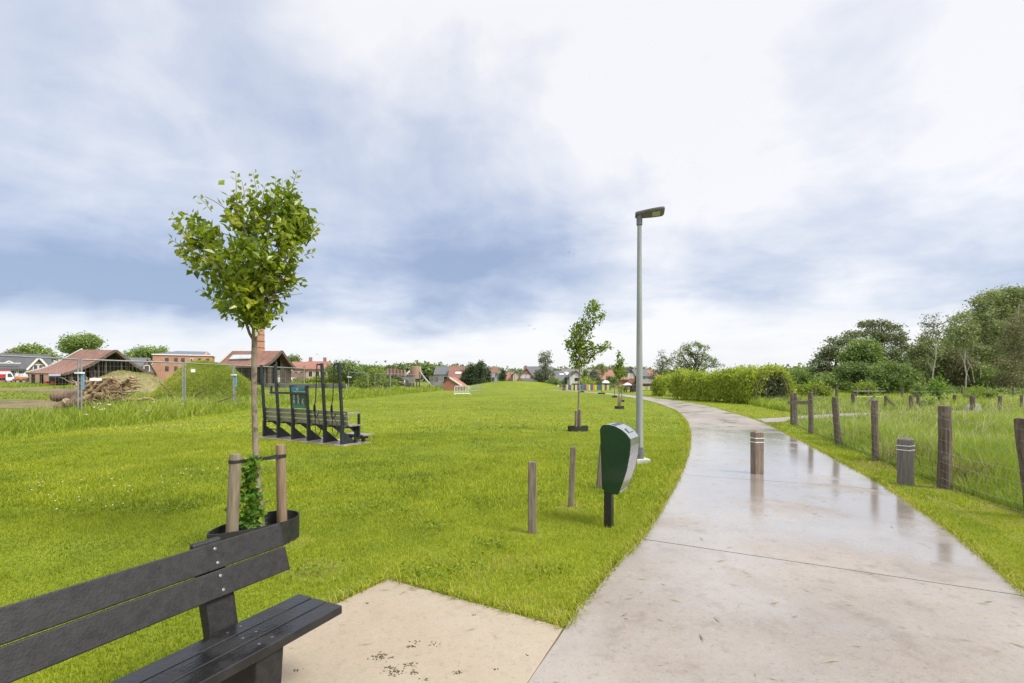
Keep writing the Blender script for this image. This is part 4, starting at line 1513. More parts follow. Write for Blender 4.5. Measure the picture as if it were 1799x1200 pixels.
def mulch(c, a, b, ax, z):
    c = Vector(c)
    ax = Vector((*ax, 0)).normalized()
    ay = Vector((-ax.y, ax.x, 0))
    n = 28
    vs = [c + Vector((0, 0, z + 0.03))] + [c + ax * a * math.cos(2 * math.pi * i / n) + ay * b * math.sin(2 * math.pi * i / n) + Vector((0, 0, z)) for i in range(n)]
    fs = [(0, 1 + i, 1 + (i + 1) % n) for i in range(n)]
    return tag(MB().add(vs, fs).build('planting_soil', mat('dark_mulch', (0.035, 0.027, 0.018), (0.07, 0.055, 0.035), 40, 0.95, 0.9)), kind='structure')


def stake(b, t, r, m, label):
    b, t = Vector(b), Vector(t)
    mb = MB().tube([b.lerp(t, f) for f in (-0.1, 0.0, 0.5, 0.985, 1.0)], [r, r, r * 0.97, r * 0.95, r * 0.86], 14)
    o = mb.build('tree_stake', m, loc=b)
    return tag(o, label, 'tree stake', 'stakes beside the young trees')


# -- the near tree
TC = Vector((-2.46, 4.72, 0))
TAX = (0.50, 0.866)
collar(TC, 0.44, 0.225, TAX, 0.235, 'large black rubber collar round the near tree behind the bench')
mulch(TC, 0.42, 0.21, TAX, 0.06)
sl_b, sl_t = Vector((X(406, 4.50), 4.50, 0.0)), Vector((X(414, 4.52), 4.52, Z(797, 4.52)))
sr_b, sr_t = Vector((X(496, 5.0), 5.0, 0.0)), Vector((X(493, 4.98), 4.98, Z(781, 4.98)))
stake(sl_b, sl_t, 0.053, M_wood_pale, 'pale round stake left of the near tree trunk')
stake(sr_b, sr_t, 0.050, M_wood_red, 'reddish cracked stake right of the near tree trunk')
near = empty('young_tree', TC + Vector((0.03, 0, 0)), 'young pear tree with dense heart shaped crown behind the black bench', 'tree', 'young street trees')
TY = 4.72
tp = [(461, 950), (458, 905), (453, 850), (449.5, 800), (447.5, 740), (446.5, 680), (446.5, 620), (448, 575), (449, 555)]
tr_pts = [P(a, b, TY) for a, b in tp]
tr_pts[0].z = -0.03
mb = MB().tube(tr_pts, [0.038, 0.031, 0.029, 0.028, 0.027, 0.026, 0.025, 0.023, 0.018], 14)
rng_t = random.Random(3)
fork = tr_pts[-2]
ends = [(430, 420, 0.05), (470, 430, -0.15), (500, 400, 0.12), (520, 420, -0.05), (400, 470, -0.2), (440, 370, 0.18), (480, 350, -0.1), (350, 430, 0.05), (450, 480, 0.2), (490, 500, -0.2), (415, 340, -0.1)]
limbs_end = []
# the low left branch that leaves the trunk below the crown
limb(mb, P(447, 602, TY), P(424, 552, TY - 0.05), 0.014, 0.011, rng_t, 0.03)
limb(mb, P(424, 552, TY - 0.05), P(395, 500, TY - 0.10), 0.011, 0.006, rng_t, 0.04)
for ex, ey, dy in ends:
    e = P(ex, ey, TY + dy)
    pts = limb(mb, fork + Vector((rng_t.uniform(-.01, .01), rng_t.uniform(-.01, .01), rng_t.uniform(-.05, .10))), e, 0.012, 0.005, rng_t, 0.05)
    for _ in range(4):
        a = pts[rng_t.randint(2, 5)]
        e2_ = a + Vector((rng_t.uniform(-.3, .3), rng_t.uniform(-.3, .3), rng_t.uniform(0.0, .35)))
        limb(mb, a, e2_, 0.006, 0.0025, rng_t, 0.05, 4, 5)
mb.build('trunk', M_bark, near)
px_m = F / TY
bl = []
for cx_, cy_, rx_, ry_, dy, w in ((345, 405, 32, 26, 0.0, 0.9), (352, 440, 36, 30, 0.1, 1.0), (425, 425, 55, 60, -0.1, 2.0), (420, 362, 38, 36, 0.05, 1.3), (470, 385, 45, 50, 0.15, 1.6), (500, 348, 30, 34, -0.05, 1.1),
                                  (517, 385, 30, 40, 0.0, 1.2), (532, 400, 22, 22, 0.1, 0.5), (500, 440, 32, 40, -0.12, 1.3), (395, 480, 38, 34, 0.1, 1.2), (440, 495, 45, 38, -0.15, 1.5), (490, 490, 32, 34, 0.12, 1.1),
                                  (450, 535, 42, 26, 0.0, 1.3), (448, 552, 30, 18, -0.12, 1.0), (435, 520, 40, 30, -0.25, 1.0), (450, 470, 50, 40, -0.3, 1.3), (470, 430, 50, 45, -0.3, 1.2), (400, 520, 24, 24, -0.05, 0.5), (478, 530, 26, 26, 0.05, 0.6)):
    c = P(cx_, cy_ + (9 if cy_ < 400 else 3), TY + dy)
    bl.append((c.x, c.y, c.z, rx_ * 0.96 / px_m, 0.5 * (rx_ + ry_) / px_m * 1.15, ry_ / px_m, w))
rg = np.random.default_rng(21)
co1, Cc = crown('crown', bl, 390, 10, 0.042, 0.082, M_pear, near, 17, aspect=0.58, upw=0.9, shell=0.5)
# long shoots above and beside the crown
Pt, AX = [], []
for (ax_, ay_), (bx_, by_) in (((415, 345), (414, 302)), ((452, 345), (444, 301)), ((513, 335), (523, 298)), ((372, 372), (346, 343)), ((325, 415), (300, 378)), ((320, 432), (297, 419)), ((484, 345), (485, 311)), ((495, 345), (497, 316)),
                               ((545, 410), (563, 390)), ((380, 528), (349, 507)), ((535, 448), (552, 444)), ((470, 552), (497, 556)), ((430, 350), (425, 318)), ((460, 350), (467, 322)), ((350, 480), (327, 456)), ((455, 560), (470, 572)), ((400, 545), (388, 552))):
    dy = rng_t.uniform(-.15, .15)
    a, b = P(ax_, ay_, TY + dy), P(bx_, by_, TY + dy + rng_t.uniform(-.05, .05))
    MB().tube([a, a.lerp(b, .5) + Vector((rng_t.uniform(-.01, .01), 0, 0.008)), b], [0.004, 0.003, 0.0015], 5).build('shoot', M_bark, near)
    nl = max(4, int((b - a).length / 0.028))
    for i in range(nl):
        f = (i + 0.6) / nl
        q = a.lerp(b, f)
        sgn = 1 if i % 2 else -1
        dv = (b - a).normalized()
        sd2 = dv.cross(Vector((0, 1, 0))).normalized() * sgn
        q2 = q + sd2 * 0.028 + dv * 0.012
        Pt.append(q2)
        AX.append(sd2 + dv * 0.5 + Vector((0, rng_t.uniform(-.5, .5), 0)))
Pt, AX = np.array(Pt), unit(np.array(AX))
co, trs = leaf_arrays(Pt, 0.050 + 0.02 * rg.random(len(Pt)), rg, 0.55, AX, 0.5)
mesh_np('shoot_leaves', co, trs, M_pear, near, rnd=np.repeat(0.45 + 0.45 * rg.random(len(Pt)), 4))

# strap from stake to trunk to stake
zl, zr, zt_ = Z(810, 4.52), Z(800, 4.98), Z(806, TY)
strap = empty('tree_strap', P(449, 806, TY), 'black strap tying the near tree trunk between its two stakes', 'strap')
tk = P(449.7, 806, TY)
a, b = Vector((X(413, 4.52), 4.52, zl)), Vector((X(493.2, 4.98), 4.98, zr))


def band(c, r, h, n=16):
    return MB().lathe(c - Vector((0, 0, h / 2)), [(r, 0), (r + 0.005, 0.003), (r + 0.005, h - 0.003), (r, h)], n)


for c, r in ((a, 0.051), (b, 0.048), (tk, 0.035)):
    band(c, r, 0.034).build('loop', M_strap, strap)
for e, s0_, r in ((a, 1, 0.05), (b, -1, 0.05)):
    dv = (tk - e).normalized()
    side_ = Vector((-dv.y, dv.x, 0)).normalized()
    mb = MB()
    for s1 in (-1, 1):
        pts = [e + side_ * s1 * 0.030, e.lerp(tk, 0.5) + side_ * s1 * 0.012 + Vector((0, 0, -0.008)), tk + side_ * s1 * 0.030]
        for q0, q1 in zip(pts[:-1], pts[1:]):
            mb.beam(q0, q1, 0.006, 0.030)
    mb.build('belt', M_strap, strap)

# creeper growing up between the stakes
cre = empty('creeper', P(440, 945, 4.70), 'leafy yellow green creeper climbing inside the near tree collar', 'plant')
bl = []
for cx_, cy_, rx_, ry_, w in ((428, 905, 24, 22, 1.6), (440, 925, 26, 16, 1.5), (432, 870, 20, 26, 1.3), (438, 840, 17, 22, 1.1), (442, 818, 13, 14, 0.6), (447, 895, 18, 26, 1.0)):
    c = P(cx_, cy_, 4.66)
    bl.append((c.x, c.y, c.z, rx_ / px_m * 0.9, 0.09, ry_ / px_m, w))
crown('foliage', bl, 80, 6, 0.028, 0.062, M_ivy, cre, 9, aspect=0.85, upw=0.6)
mb = MB()
limb(mb, P(432, 945, 4.68), P(434, 860, 4.66), 0.006, 0.004, rng_t, 0.03)
limb(mb, P(434, 860, 4.66), P(443, 808, 4.68), 0.004, 0.002, rng_t, 0.04)
mb.build('stem', M_bark, cre)

# -- the second tree, by the bin
M_birch_leaf = leaf_mat('fresh_leaves', [(0.05, (0.055, 0.105, 0.010)), (0.4, (0.125, 0.195, 0.016)), (0.7, (0.22, 0.29, 0.026)), (0.98, (0.34, 0.36, 0.05))], trans=0.42, rough=0.4, patch=1.4, spec=0.4)


def young_tree(px, yb, trunk_px, blobs, label, nclump, per, sig, leaf, seed, collar_px=None, stakes=(), m=None, r0=0.035, collar_label=None, stake_label=None, lean_limbs=()):
    b = G(px, yb)
    Y = b.y
    pm = F / Y
    r = empty('young_tree', b, label, 'tree', 'young street trees')
    pts = [P(a, c, Y) for a, c in trunk_px]
    pts[0].z = -0.05
    n = len(pts)
    rr = random.Random(seed)
    mb = MB().tube(pts, [r0 * (1 - 0.55 * i / (n - 1)) for i in range(n)], 9)
    for bx in blobs:
        e = P(bx[0], bx[1], Y + rr.uniform(-.2, .2))
        st_ = pts[-2].lerp(pts[-1], rr.uniform(0, 1)) if bx[1] < trunk_px[-1][1] + 6 else pts[-2].lerp(pts[-3], rr.uniform(0, .5))
        limb(mb, st_, e, r0 * 0.35, r0 * 0.12, rr, 0.05, 4, 5)
    for (ax_, ay_), (bx_, by_) in lean_limbs:
        limb(mb, P(ax_, ay_, Y), P(bx_, by_, Y), r0 * 0.45, r0 * 0.15, rr, 0.03, 4, 6)
    mb.build('trunk', M_bark, r)
    bl = []
    for cx_, cy_, rx_, ry_, w in blobs:
        c = P(cx_, cy_, Y + rr.uniform(-.12, .12) * rx_ / pm * 3)
        bl.append((c.x, c.y, c.z, rx_ / pm, 0.5 * (rx_ + ry_) / pm, ry_ / pm, w))
    crown('crown', bl, nclump, per, sig, leaf, m or M_birch_leaf, r, seed, aspect=0.65, upw=0.6, shell=0.5)
    if collar_px:
        w = collar_px * Y / F / 2
        collar(b, w, w * 0.55, (1, 0.15), 0.16, collar_label, 24, 0.02)
    for sx, sy, w in stakes:
        sb = Vector((X(sx, Y), Y - 0.02, 0))
        stake(sb, sb + Vector((0.01, 0, Z(sy, Y))), w * Y / F / 2, M_wood, stake_label.pop(0))
    return r


young_tree(1015, 757, [(1016, 757), (1016, 720), (1017, 690), (1018, 660), (1017.5, 640), (1018, 615)],
           [(1042, 540, 12, 14, .8), (1035, 555, 18, 17, 1.3), (1025, 572, 20, 14, 1.2), (1050, 560, 12, 12, .6), (1012, 590, 15, 20, 1.1), (1024, 590, 16, 16, 1.0), (1008, 612, 13, 20, 1.0), (1030, 612, 22, 14, 1.2), (1052, 617, 14, 12, .7), (1066, 608, 7, 9, .35), (1022, 630, 22, 12, 1.0), (1016, 640, 12, 10, .6), (1000, 605, 6, 12, .3)],
           'slender young tree with ragged leaning crown in a black collar behind the bin', 230, 12, 0.055, 0.085, 31, 37, [(1011.5, 721, 5), (1018.5, 719, 5)], collar_label='black collar round the slender tree with two stakes behind the lawn posts',
           stake_label=['left stake of the slender tree behind the lawn posts', 'right stake of the slender tree behind the lawn posts'], lean_limbs=[((1019, 648), (1033, 633)), ((1033, 633), (1058, 612))])
young_tree(1088, 718, [(1087.5, 718), (1087.5, 700), (1088, 680), (1088, 665), (1088, 650), (1088, 635)],
           [(1087, 623, 2.5, 6, .3), (1088, 636, 7, 8, .9), (1086, 645, 9, 8, 1.0), (1091, 655, 10, 8, 1.0), (1087, 660, 9, 6, .7)],
           'small young tree with dense cone crown left of the lamp pole', 90, 9, 0.06, 0.12, 33, 17, [(1086.5, 700, 3.5), (1089.5, 699, 3.5)], collar_label='black collar round the cone crowned young tree left of the lamp',
           stake_label=['left stake of the cone crowned young tree', 'right stake of the cone crowned young tree'], r0=0.04)
M_spare = leaf_mat('sparse_leaves', [(0.05, (0.06, 0.10, 0.03)), (0.5, (0.13, 0.19, 0.05)), (0.95, (0.26, 0.30, 0.12))], trans=0.4, patch=1.0)
young_tree(1080, 698, [(1080, 698), (1080, 684), (1079, 676), (1078, 668)], [(1071, 664, 5, 3, 1), (1080, 662, 6, 4, 1), (1077, 668, 6, 4, .8)], 'tiny palm like young tree beyond the cone crowned tree', 30, 9, 0.08, 0.17, 35, 9,
           m=M_spare, collar_label='small black collar of the palm like young tree', r0=0.05)
young_tree(1093, 706, [(1093, 706), (1092.5, 695), (1092, 684), (1092, 676)], [(1092, 681, 4, 4, 1), (1090, 686, 4, 3, .5)], 'thin bare sapling beside the path just left of the lamp pole', 14, 7, 0.08, 0.12, 37, 8, m=M_spare, collar_label='small black collar of the bare sapling by the lamp', r0=0.045)
young_tree(1057, 692, [(1057, 692), (1057.5, 676), (1058, 660), (1058, 648)], [(1056, 643, 4, 5, .8), (1061, 649, 6, 4, .8), (1056, 655, 5, 6, .8)], 'wispy young tree with sparse crown before the red roofed house', 40, 8, 0.11, 0.17, 39, 13, m=M_spare, collar_label='black collar of the wispy sparse tree near the coloured fence', r0=0.06)
young_tree(1023, 688.7, [(1023, 688.7), (1023, 684), (1023, 679), (1023, 675)], [(1023, 680, 2, 3, 1)], 'stumpy little tree by the path end before the coloured fence', 8, 6, 0.08, 0.14, 41, 7, m=M_spare, collar_label='tiny black collar where the path meets the coloured fence', r0=0.09)
young_tree(991, 685.5, [(991, 685.5), (991, 681), (991, 677), (991, 673)], [(991, 678, 3, 4, 1)], 'dark bushy little tree farthest along the path', 16, 8, 0.12, 0.18, 43, 7, m=leaf_mat('dull_leaves', [(0.1, (0.05, 0.06, 0.025)), (0.9, (0.12, 0.12, 0.05))], patch=1.0), collar_label='tiny black collar of the farthest little tree', r0=0.07)
# young yellow-green tree in the paddock
young_tree(1650, 717, [(1650, 717), (1651, 705), (1650, 690), (1646, 680)], [(1640, 672, 8, 7, 1), (1650, 668, 7, 6, 1), (1655, 680, 8, 8, 1), (1644, 686, 7, 7, .8), (1652, 694, 7, 6, .7), (1632, 708, 7, 6, .9)], 'young yellow green tree in the paddock behind the thickest fence post', 70, 9, 0.11, 0.13, 45, 34,
           m=M_ivy, collar_label='wide black collar in the tall meadow grass of the paddock', r0=0.04)
# ================================================================== BUILDING SITE AND HOUSES
M_brick_red = brick_mat('red_brick', (0.30, 0.105, 0.060), (0.36, 0.145, 0.085), (0.36, 0.29, 0.23), 1.5)
M_brick_brown = brick_mat('brown_brick', (0.22, 0.105, 0.072), (0.28, 0.145, 0.10), (0.32, 0.27, 0.22), 1.5)
M_brick_orange = brick_mat('orange_brick', (0.36, 0.145, 0.075), (0.43, 0.19, 0.105), (0.42, 0.34, 0.26), 2.4)
M_brick_pink = brick_mat('pink_brick', (0.40, 0.22, 0.15), (0.45, 0.26, 0.18), (0.46, 0.38, 0.30), 1.8)
M_tile_orange = tile_mat('orange_tiles', (0.295, 0.145, 0.098), (0.165, 0.082, 0.060))
M_tile_red = tile_mat('red_tiles', (0.285, 0.125, 0.085), (0.185, 0.08, 0.06))
M_tile_brown = tile_mat('brown_tiles', (0.21, 0.095, 0.065), (0.155, 0.07, 0.05))
M_tile_grey = tile_mat('grey_tiles', (0.115, 0.118, 0.125), (0.085, 0.087, 0.093))
M_tile_slate = tile_mat('slate_tiles', (0.085, 0.086, 0.092), (0.06, 0.06, 0.066))
M_tile_taupe = tile_mat('taupe_tiles', (0.17, 0.15, 0.14), (0.125, 0.11, 0.10))
M_render = mat('white_render', (0.58, 0.57, 0.54), (0.50, 0.49, 0.46), 1.2, 0.8)
M_cream = mat('cream_render', (0.56, 0.50, 0.39), (0.50, 0.44, 0.34), 1.2, 0.8)
M_bluewhite = mat('bluish_render', (0.42, 0.45, 0.55), (0.36, 0.39, 0.48), 1.2, 0.8)
M_trim = mat('white_trim', (0.68, 0.67, 0.64), (0.6, 0.59, 0.56), 8, 0.5)
M_glass = mat('dark_glass', (0.035, 0.04, 0.047), (0.06, 0.07, 0.08), 0.8, 0.08, lo=0.3, hi=0.7)
M_pane_pale = mat('pale_blind', (0.55, 0.55, 0.52), (0.45, 0.46, 0.45), 2.0, 0.35)
M_dark = mat('dark_timber', (0.028, 0.022, 0.018), (0.05, 0.04, 0.032), 2, 0.85, 0.3)
M_timber = mat('old_timber', (0.075, 0.055, 0.042), (0.12, 0.09, 0.07), 3, 0.85, 0.4)
M_solar = mat('solar_glass', (0.055, 0.062, 0.085), (0.08, 0.09, 0.115), 3, 0.15)
M_sky_glass = mat('roof_glass', (0.50, 0.54, 0.58), (0.42, 0.46, 0.50), 1.0, 0.15)


def house(name, label, xl, xr, y_eave, y_ridge, Y, wall, roof, orient='eave', depth=8.0, rz=0.0, windows=(), chimneys=(), base=0.0, cat='house', roof_windows=(), door=None, over=0.35, win_mat=None, group=None, hip=0.0, face=0.0):
    """gabled house; orient 'eave': ridge across the view, 'gable': gable towards the camera. windows: (fraction, z, w, h) on the near wall"""
    x0, x1 = X(xl, Y), X(xr, Y)
    w = x1 - x0
    ze, zr = Z(y_eave, Y), Z(y_ridge, Y)
    cx, cy = (x0 + x1) / 2, Y + depth / 2
    th_ = math.atan2(cx, Y) * face
    w *= math.cos(th_)
    if face:
        cx, cy = cx + math.sin(th_) * depth / 2, Y + math.cos(th_) * depth / 2
    root = empty(name, (cx, cy, base), label, cat, group)
    root.rotation_euler = (0, 0, rz - th_)
    hx, hy = w / 2, depth / 2
    c = Vector((cx, cy, 0))

    def pt(x_, y_, z_):
        return c + Vector((x_, y_, z_))

    mb = MB()
    b = base - 0.3
    if orient == 'eave':
        gl = [(-hy, b), (hy, b), (hy, ze), (0, zr - 0.12), (-hy, ze)]
        mb.prism([pt(-hx, y_, z_) for y_, z_ in gl], (w, 0, 0))
    else:
        gl = [(-hx, b), (hx, b), (hx, ze), (0, zr - 0.12), (-hx, ze)]
        mb.prism([pt(x_, -hy, z_) for x_, z_ in gl], (0, depth, 0))
    mb.build('wall', wall, root)
    mb = MB()
    th = 0.20
    if orient == 'eave':
        sl_ = (zr - ze) / hy
        ex = hx + over * 0.6
        for s_ in (-1, 1):
            e = (hy + over) * s_
            zz = ze - over * sl_
            mb.hexa([pt(-ex, e, zz), pt(ex, e, zz), pt(ex - hip, 0, zr), pt(-ex + hip, 0, zr), pt(-ex, e, zz + th), pt(ex, e, zz + th), pt(ex - hip, 0, zr + th), pt(-ex + hip, 0, zr + th)])
    else:
        sl_ = (zr - ze) / hx
        ey = hy + over * 0.6
        for s_ in (-1, 1):
            e = (hx + over) * s_
            zz = ze - over * sl_
            mb.hexa([pt(e, -ey, zz), pt(e, ey, zz), pt(0, ey, zr), pt(0, -ey, zr), pt(e, -ey, zz + th), pt(e, ey, zz + th), pt(0, ey, zr + th), pt(0, -ey, zr + th)])
    ro = mb.build('roof', roof, root)
    for f, zz, ww, hh in windows:
        wx = -hx + w * f
        fr = MB()
        t = 0.09
        for a in ((wx - ww / 2, zz, t, hh), (wx + ww / 2 - t, zz, t, hh), (wx - ww / 2 + t, zz, ww - 2 * t, t), (wx - ww / 2 + t, zz + hh - t, ww - 2 * t, t)):
            fr.hexa([pt(a[0], -hy - 0.05, a[1]), pt(a[0] + a[2], -hy - 0.05, a[1]), pt(a[0] + a[2], -hy + 0.02, a[1]), pt(a[0], -hy + 0.02, a[1]),
                     pt(a[0], -hy - 0.05, a[1] + a[3]), pt(a[0] + a[2], -hy - 0.05, a[1] + a[3]), pt(a[0] + a[2], -hy + 0.02, a[1] + a[3]), pt(a[0], -hy + 0.02, a[1] + a[3])])
        fo = fr.build('window', M_trim, root)
        MB().box(pt(wx, -hy - 0.015, zz + hh / 2), (ww - 2 * t + 0.02, 0.03, hh - 2 * t + 0.02)).build('pane', win_mat or M_glass, fo)
    if door:
        f, ww, hh = door
        MB().box(pt(-hx + w * f, -hy - 0.02, base + hh / 2), (ww, 0.08, hh)).build('door', M_dark, root)
    for f, hgt in chimneys:
        if orient == 'eave':
            p_ = pt(-hx + w * f, 0.2, zr)
        else:
            p_ = pt(0, -hy + depth * f, zr)
        MB().box(p_ + Vector((0, 0, hgt / 2 - 0.3)), (0.7, 0.6, hgt + 0.6)).build('chimney', M_brick_brown, ro)
    for f, g, ww, hh in roof_windows:
        # skylight lying on the near slope
        if orient == 'eave':
            y0_, z0_ = -hy * (1 - g), ze + (zr - ze) * g + th + 0.03
            n_ = Vector((0, hy, zr - ze)).normalized()
            a = pt(-hx + w * f, y0_, z0_)
            MB().hexa([a, a + Vector((ww, 0, 0)), a + Vector((ww, 0, 0)) + n_ * hh, a + n_ * hh, a + Vector((0, -.03, .06)), a + Vector((ww, -.03, .06)), a + Vector((ww, -.03, .06)) + n_ * hh, a + Vector((0, -.03, .06)) + n_ * hh]).build('skylight', M_pane_pale, ro)
    return root


W2 = lambda *f, z=1.0, w=1.2, h=1.3: [(q, z, w, h) for q in f]

# ---- the two old open sheds with sagging tiled roofs
def shed(label, A, B, C_, D_, E_, base_z, posts_uv, bays, sky=None):
    """A front left eave, B front apex, C front right eave, D back left eave, E back apex"""
    root = empty('open_shed', (A + C_) / 2 * Vector((1, 1, 0)) if False else Vector(((A.x + D_.x) / 2, (A.y + D_.y) / 2, base_z)), label, 'shed')
    A, B, C_, D_, E_ = (Vector(q) for q in (A, B, C_, D_, E_))
    Fp = C_ + (D_ - A)
    nseg = 8
    sag = lambda a, b, f: a.lerp(b, f) - Vector((0, 0, 0.07 * (b - a).length * math.sin(math.pi * f) ** 1.2 * (0.6 + 0.6 * (1 - f))))
    mb = MB()
    for (e0, e1) in ((A, D_), (C_, Fp)):
        vs, fs = [], []
        for i in range(nseg + 1):
            f = i / nseg
            for j in range(nseg + 1):
                g = j / nseg
                p = sag(e0, B, f).lerp(sag(e1, E_, f), g)
                vs.append(p)
        k = len(vs)
        vs += [p - Vector((0, 0, 0.22)) for p in vs]
        m = nseg + 1
        for i in range(nseg):
            for j in range(nseg):
                q = i * m + j
                fs += [(q, q + 1, q + m + 1, q + m), (k + q, k + q + m, k + q + m + 1, k + q + 1)]
        for i in range(nseg):
            fs += [(i, i + 1, k + i + 1, k + i), (i * m, k + i * m, k + (i + 1) * m, (i + 1) * m), (i * m + nseg, (i + 1) * m + nseg, k + (i + 1) * m + nseg, k + i * m + nseg)]
        mb.add(vs, fs, True)
    ro = mb.build('roof', M_tile_orange, root)
    # pale verge boards along the front and back gables
    mb = MB()
    for e0, top_ in ((D_, E_),):
        for i in range(nseg):
            mb.beam(sag(e0, top_, i / nseg) + Vector((0, 0, .06)), sag(e0, top_, (i + 1) / nseg) + Vector((0, 0, .06)), 0.25, 0.16)
    mb.build('verge_board', M_render, ro)
    mb = MB()
    for e0 in (A, C_):
        for i in range(nseg):
            mb.beam(sag(e0, B, i / nseg) + Vector((0, -.12, -.05)), sag(e0, B, (i + 1) / nseg) + Vector((0, -.12, -.05)), 0.16, 0.30)
    mb.build('gable_board', M_timber, ro)
    # boarded gable, set back under the roof, and the dark rear wall
    inn = (D_ - A).normalized()
    mb = MB()
    poly = [sag(A, B, i / nseg) + inn * 1.6 - Vector((0, 0, .3)) for i in range(1, nseg + 1)] + [sag(C_, B, i / nseg) + inn * 1.6 - Vector((0, 0, .3)) for i in range(nseg - 1, 0, -1)]
    mb.prism(poly, inn * 0.1)
    mb.build('gable', M_dark, root)
    # timber braces over the open gable
    mb = MB()
    for f in (0.15, 0.28, 0.41, 0.55, 0.68, 0.82):
        for e0 in (A, C_):
            t_ = sag(e0, B, f) + inn * 0.7 - Vector((0, 0, 0.25))
            mb.beam((t_.x, t_.y, base_z), t_, 0.16, 0.16, (0, 1, 0))
    mb.build('frame', M_timber, root)
    for f in (0.02, 0.25, 0.5, 0.75, 0.98):
        t_ = A.lerp(D_, f) + (C_ - A).normalized() * 0.6
        MB().beam((t_.x, t_.y, base_z - 0.2), (t_.x, t_.y, t_.z - 0.05), 0.26, 0.26, (0, 1, 0)).build('post', M_timber, root)
    # dark infill walls deep inside
    mb = MB()
    i0_ = A.lerp(C_, 0.30)
    i1_ = D_.lerp(Fp, 0.30)
    mb.prism([(i0_.x, i0_.y, base_z - 0.2), (i1_.x, i1_.y, base_z - 0.2), (i1_.x, i1_.y, i1_.z + 0.5), (i0_.x, i0_.y, i0_.z + 0.5)], (0.15, 0.1, 0))
    q0, q1 = A.lerp(C_, 0.04) + inn * 3.5, A.lerp(C_, 0.97) + inn * 3.5
    mb.prism([(q0.x, q0.y, base_z - 0.2), (q1.x, q1.y, base_z - 0.2), (q1.x, q1.y, q1.z), (q0.x, q0.y, q0.z + 0.2)], inn * 0.15)
    mb.build('inner_wall', M_dark, root)
    return root, ro, sag


g_ = zs(-50, 62)
sh1, ro1, _ = shed('open shed with sagging orange tiled roof, left of the flat brick block', P(115, 656, 57), P(205, 614.5, 60), P(274, 658.5, 63), P(46, 654, 65), P(144, 613.5, 66), g_, None, None)
g2_ = zs(-34, 64)
sh2, ro2, sag2 = shed('open shed with orange roof and rooflights at the foot of the tall chimney', P(468, 641, 60), P(496, 616, 62), P(520, 646, 64), P(372, 645, 65), P(408, 616, 66), g2_, None, None)
# rooflight band on the near slope of the second shed
A2, B2, D2, E2 = P(468, 641, 60), P(496, 616, 62), P(372, 645, 65), P(408, 616, 66)
sp_ = lambda f, g: sag2(A2, B2, f).lerp(sag2(D2, E2, f), g) + Vector((0, -0.03, 0.10))
MB().prism([sp_(0.50, 0.45), sp_(0.72, 0.45), sp_(0.72, 0.86), sp_(0.50, 0.86)], (0, -0.06, 0.10)).build('rooflight', M_sky_glass, ro2)
# banner, red barrels and clutter in the first shed
b_ = P(96, 658.2, 57.6)
tag(MB().box(b_, (1.35, 0.05, 0.28)).build('banner', mat('lilac_banner', (0.45, 0.43, 0.58), (0.55, 0.53, 0.64), 6, 0.6), loc=b_), 'lilac white banner hanging under the eave of the left open shed', 'banner')
M_red = mat('red_paint', (0.42, 0.022, 0.030), (0.34, 0.02, 0.026), 3, 0.4)
M_orange = mat('orange_paint', (0.55, 0.16, 0.035), (0.45, 0.12, 0.03), 3, 0.45)
for px, wpx, lab in ((83, 5.0, 'small red container under the left open shed'), (96, 9.5, 'wide red container under the left open shed beside a dark post')):
    c_ = Vector((X(px, 60.5), 60.5, zs(X(px, 60.5), 60.5)))
    w_ = wpx * 60.5 / F
    mb = MB().box(c_ + Vector((0, 0, 0.23)), (w_, 0.5, 0.42))
    mb.box(c_ + Vector((0, 0, 0.46)), (w_ + 0.06, 0.56, 0.05))
    tag(mb.build('red_container', M_red, loc=c_, bevel=0.02), lab, 'container', 'red containers in the shed')

# ---- tall brick chimney
cb = Vector((X(453.5, 68), 68, zs(X(453, 68), 68)))
M_iron = mat('iron_band', (0.03, 0.025, 0.022), (0.05, 0.045, 0.04), 5, 0.6)
chim = empty('brick_chimney', cb, 'tall tapered brick chimney with dark bands rising behind the near tree', 'chimney')
R0 = 11.8 * 68 / F
mb = MB()
n = 8
zt_c = Z(478, 68)
rows = [(R0 * (1.0 - 0.22 * f), cb.z - 0.3 + (zt_c - cb.z) * f) for f in (0, .25, .5, .75, 0.96)] + [(R0 * 0.92, zt_c - 0.2), (R0 * 0.92, zt_c)]
mb.lathe((cb.x, cb.y, 0), rows, n, False)
mb.build('shaft', M_brick_orange, chim)
for i in range(13):
    f = 0.28 + 0.70 * i / 12
    rr_ = R0 * (1.0 - 0.22 * f) + 0.02
    z_ = cb.z - 0.3 + (zt_c - cb.z) * f
    MB().lathe((cb.x, cb.y, z_), [(rr_ - 0.03, 0), (rr_, 0), (rr_, 0.09), (rr_ - 0.03, 0.09)], n, False).build('band', M_iron, chim)
MB().box(cb + Vector((0.4, -0.5, Z(622, 66) - cb.z)), (3.0, 3.0, 0.5)).build('plinth', M_tile_orange, chim)

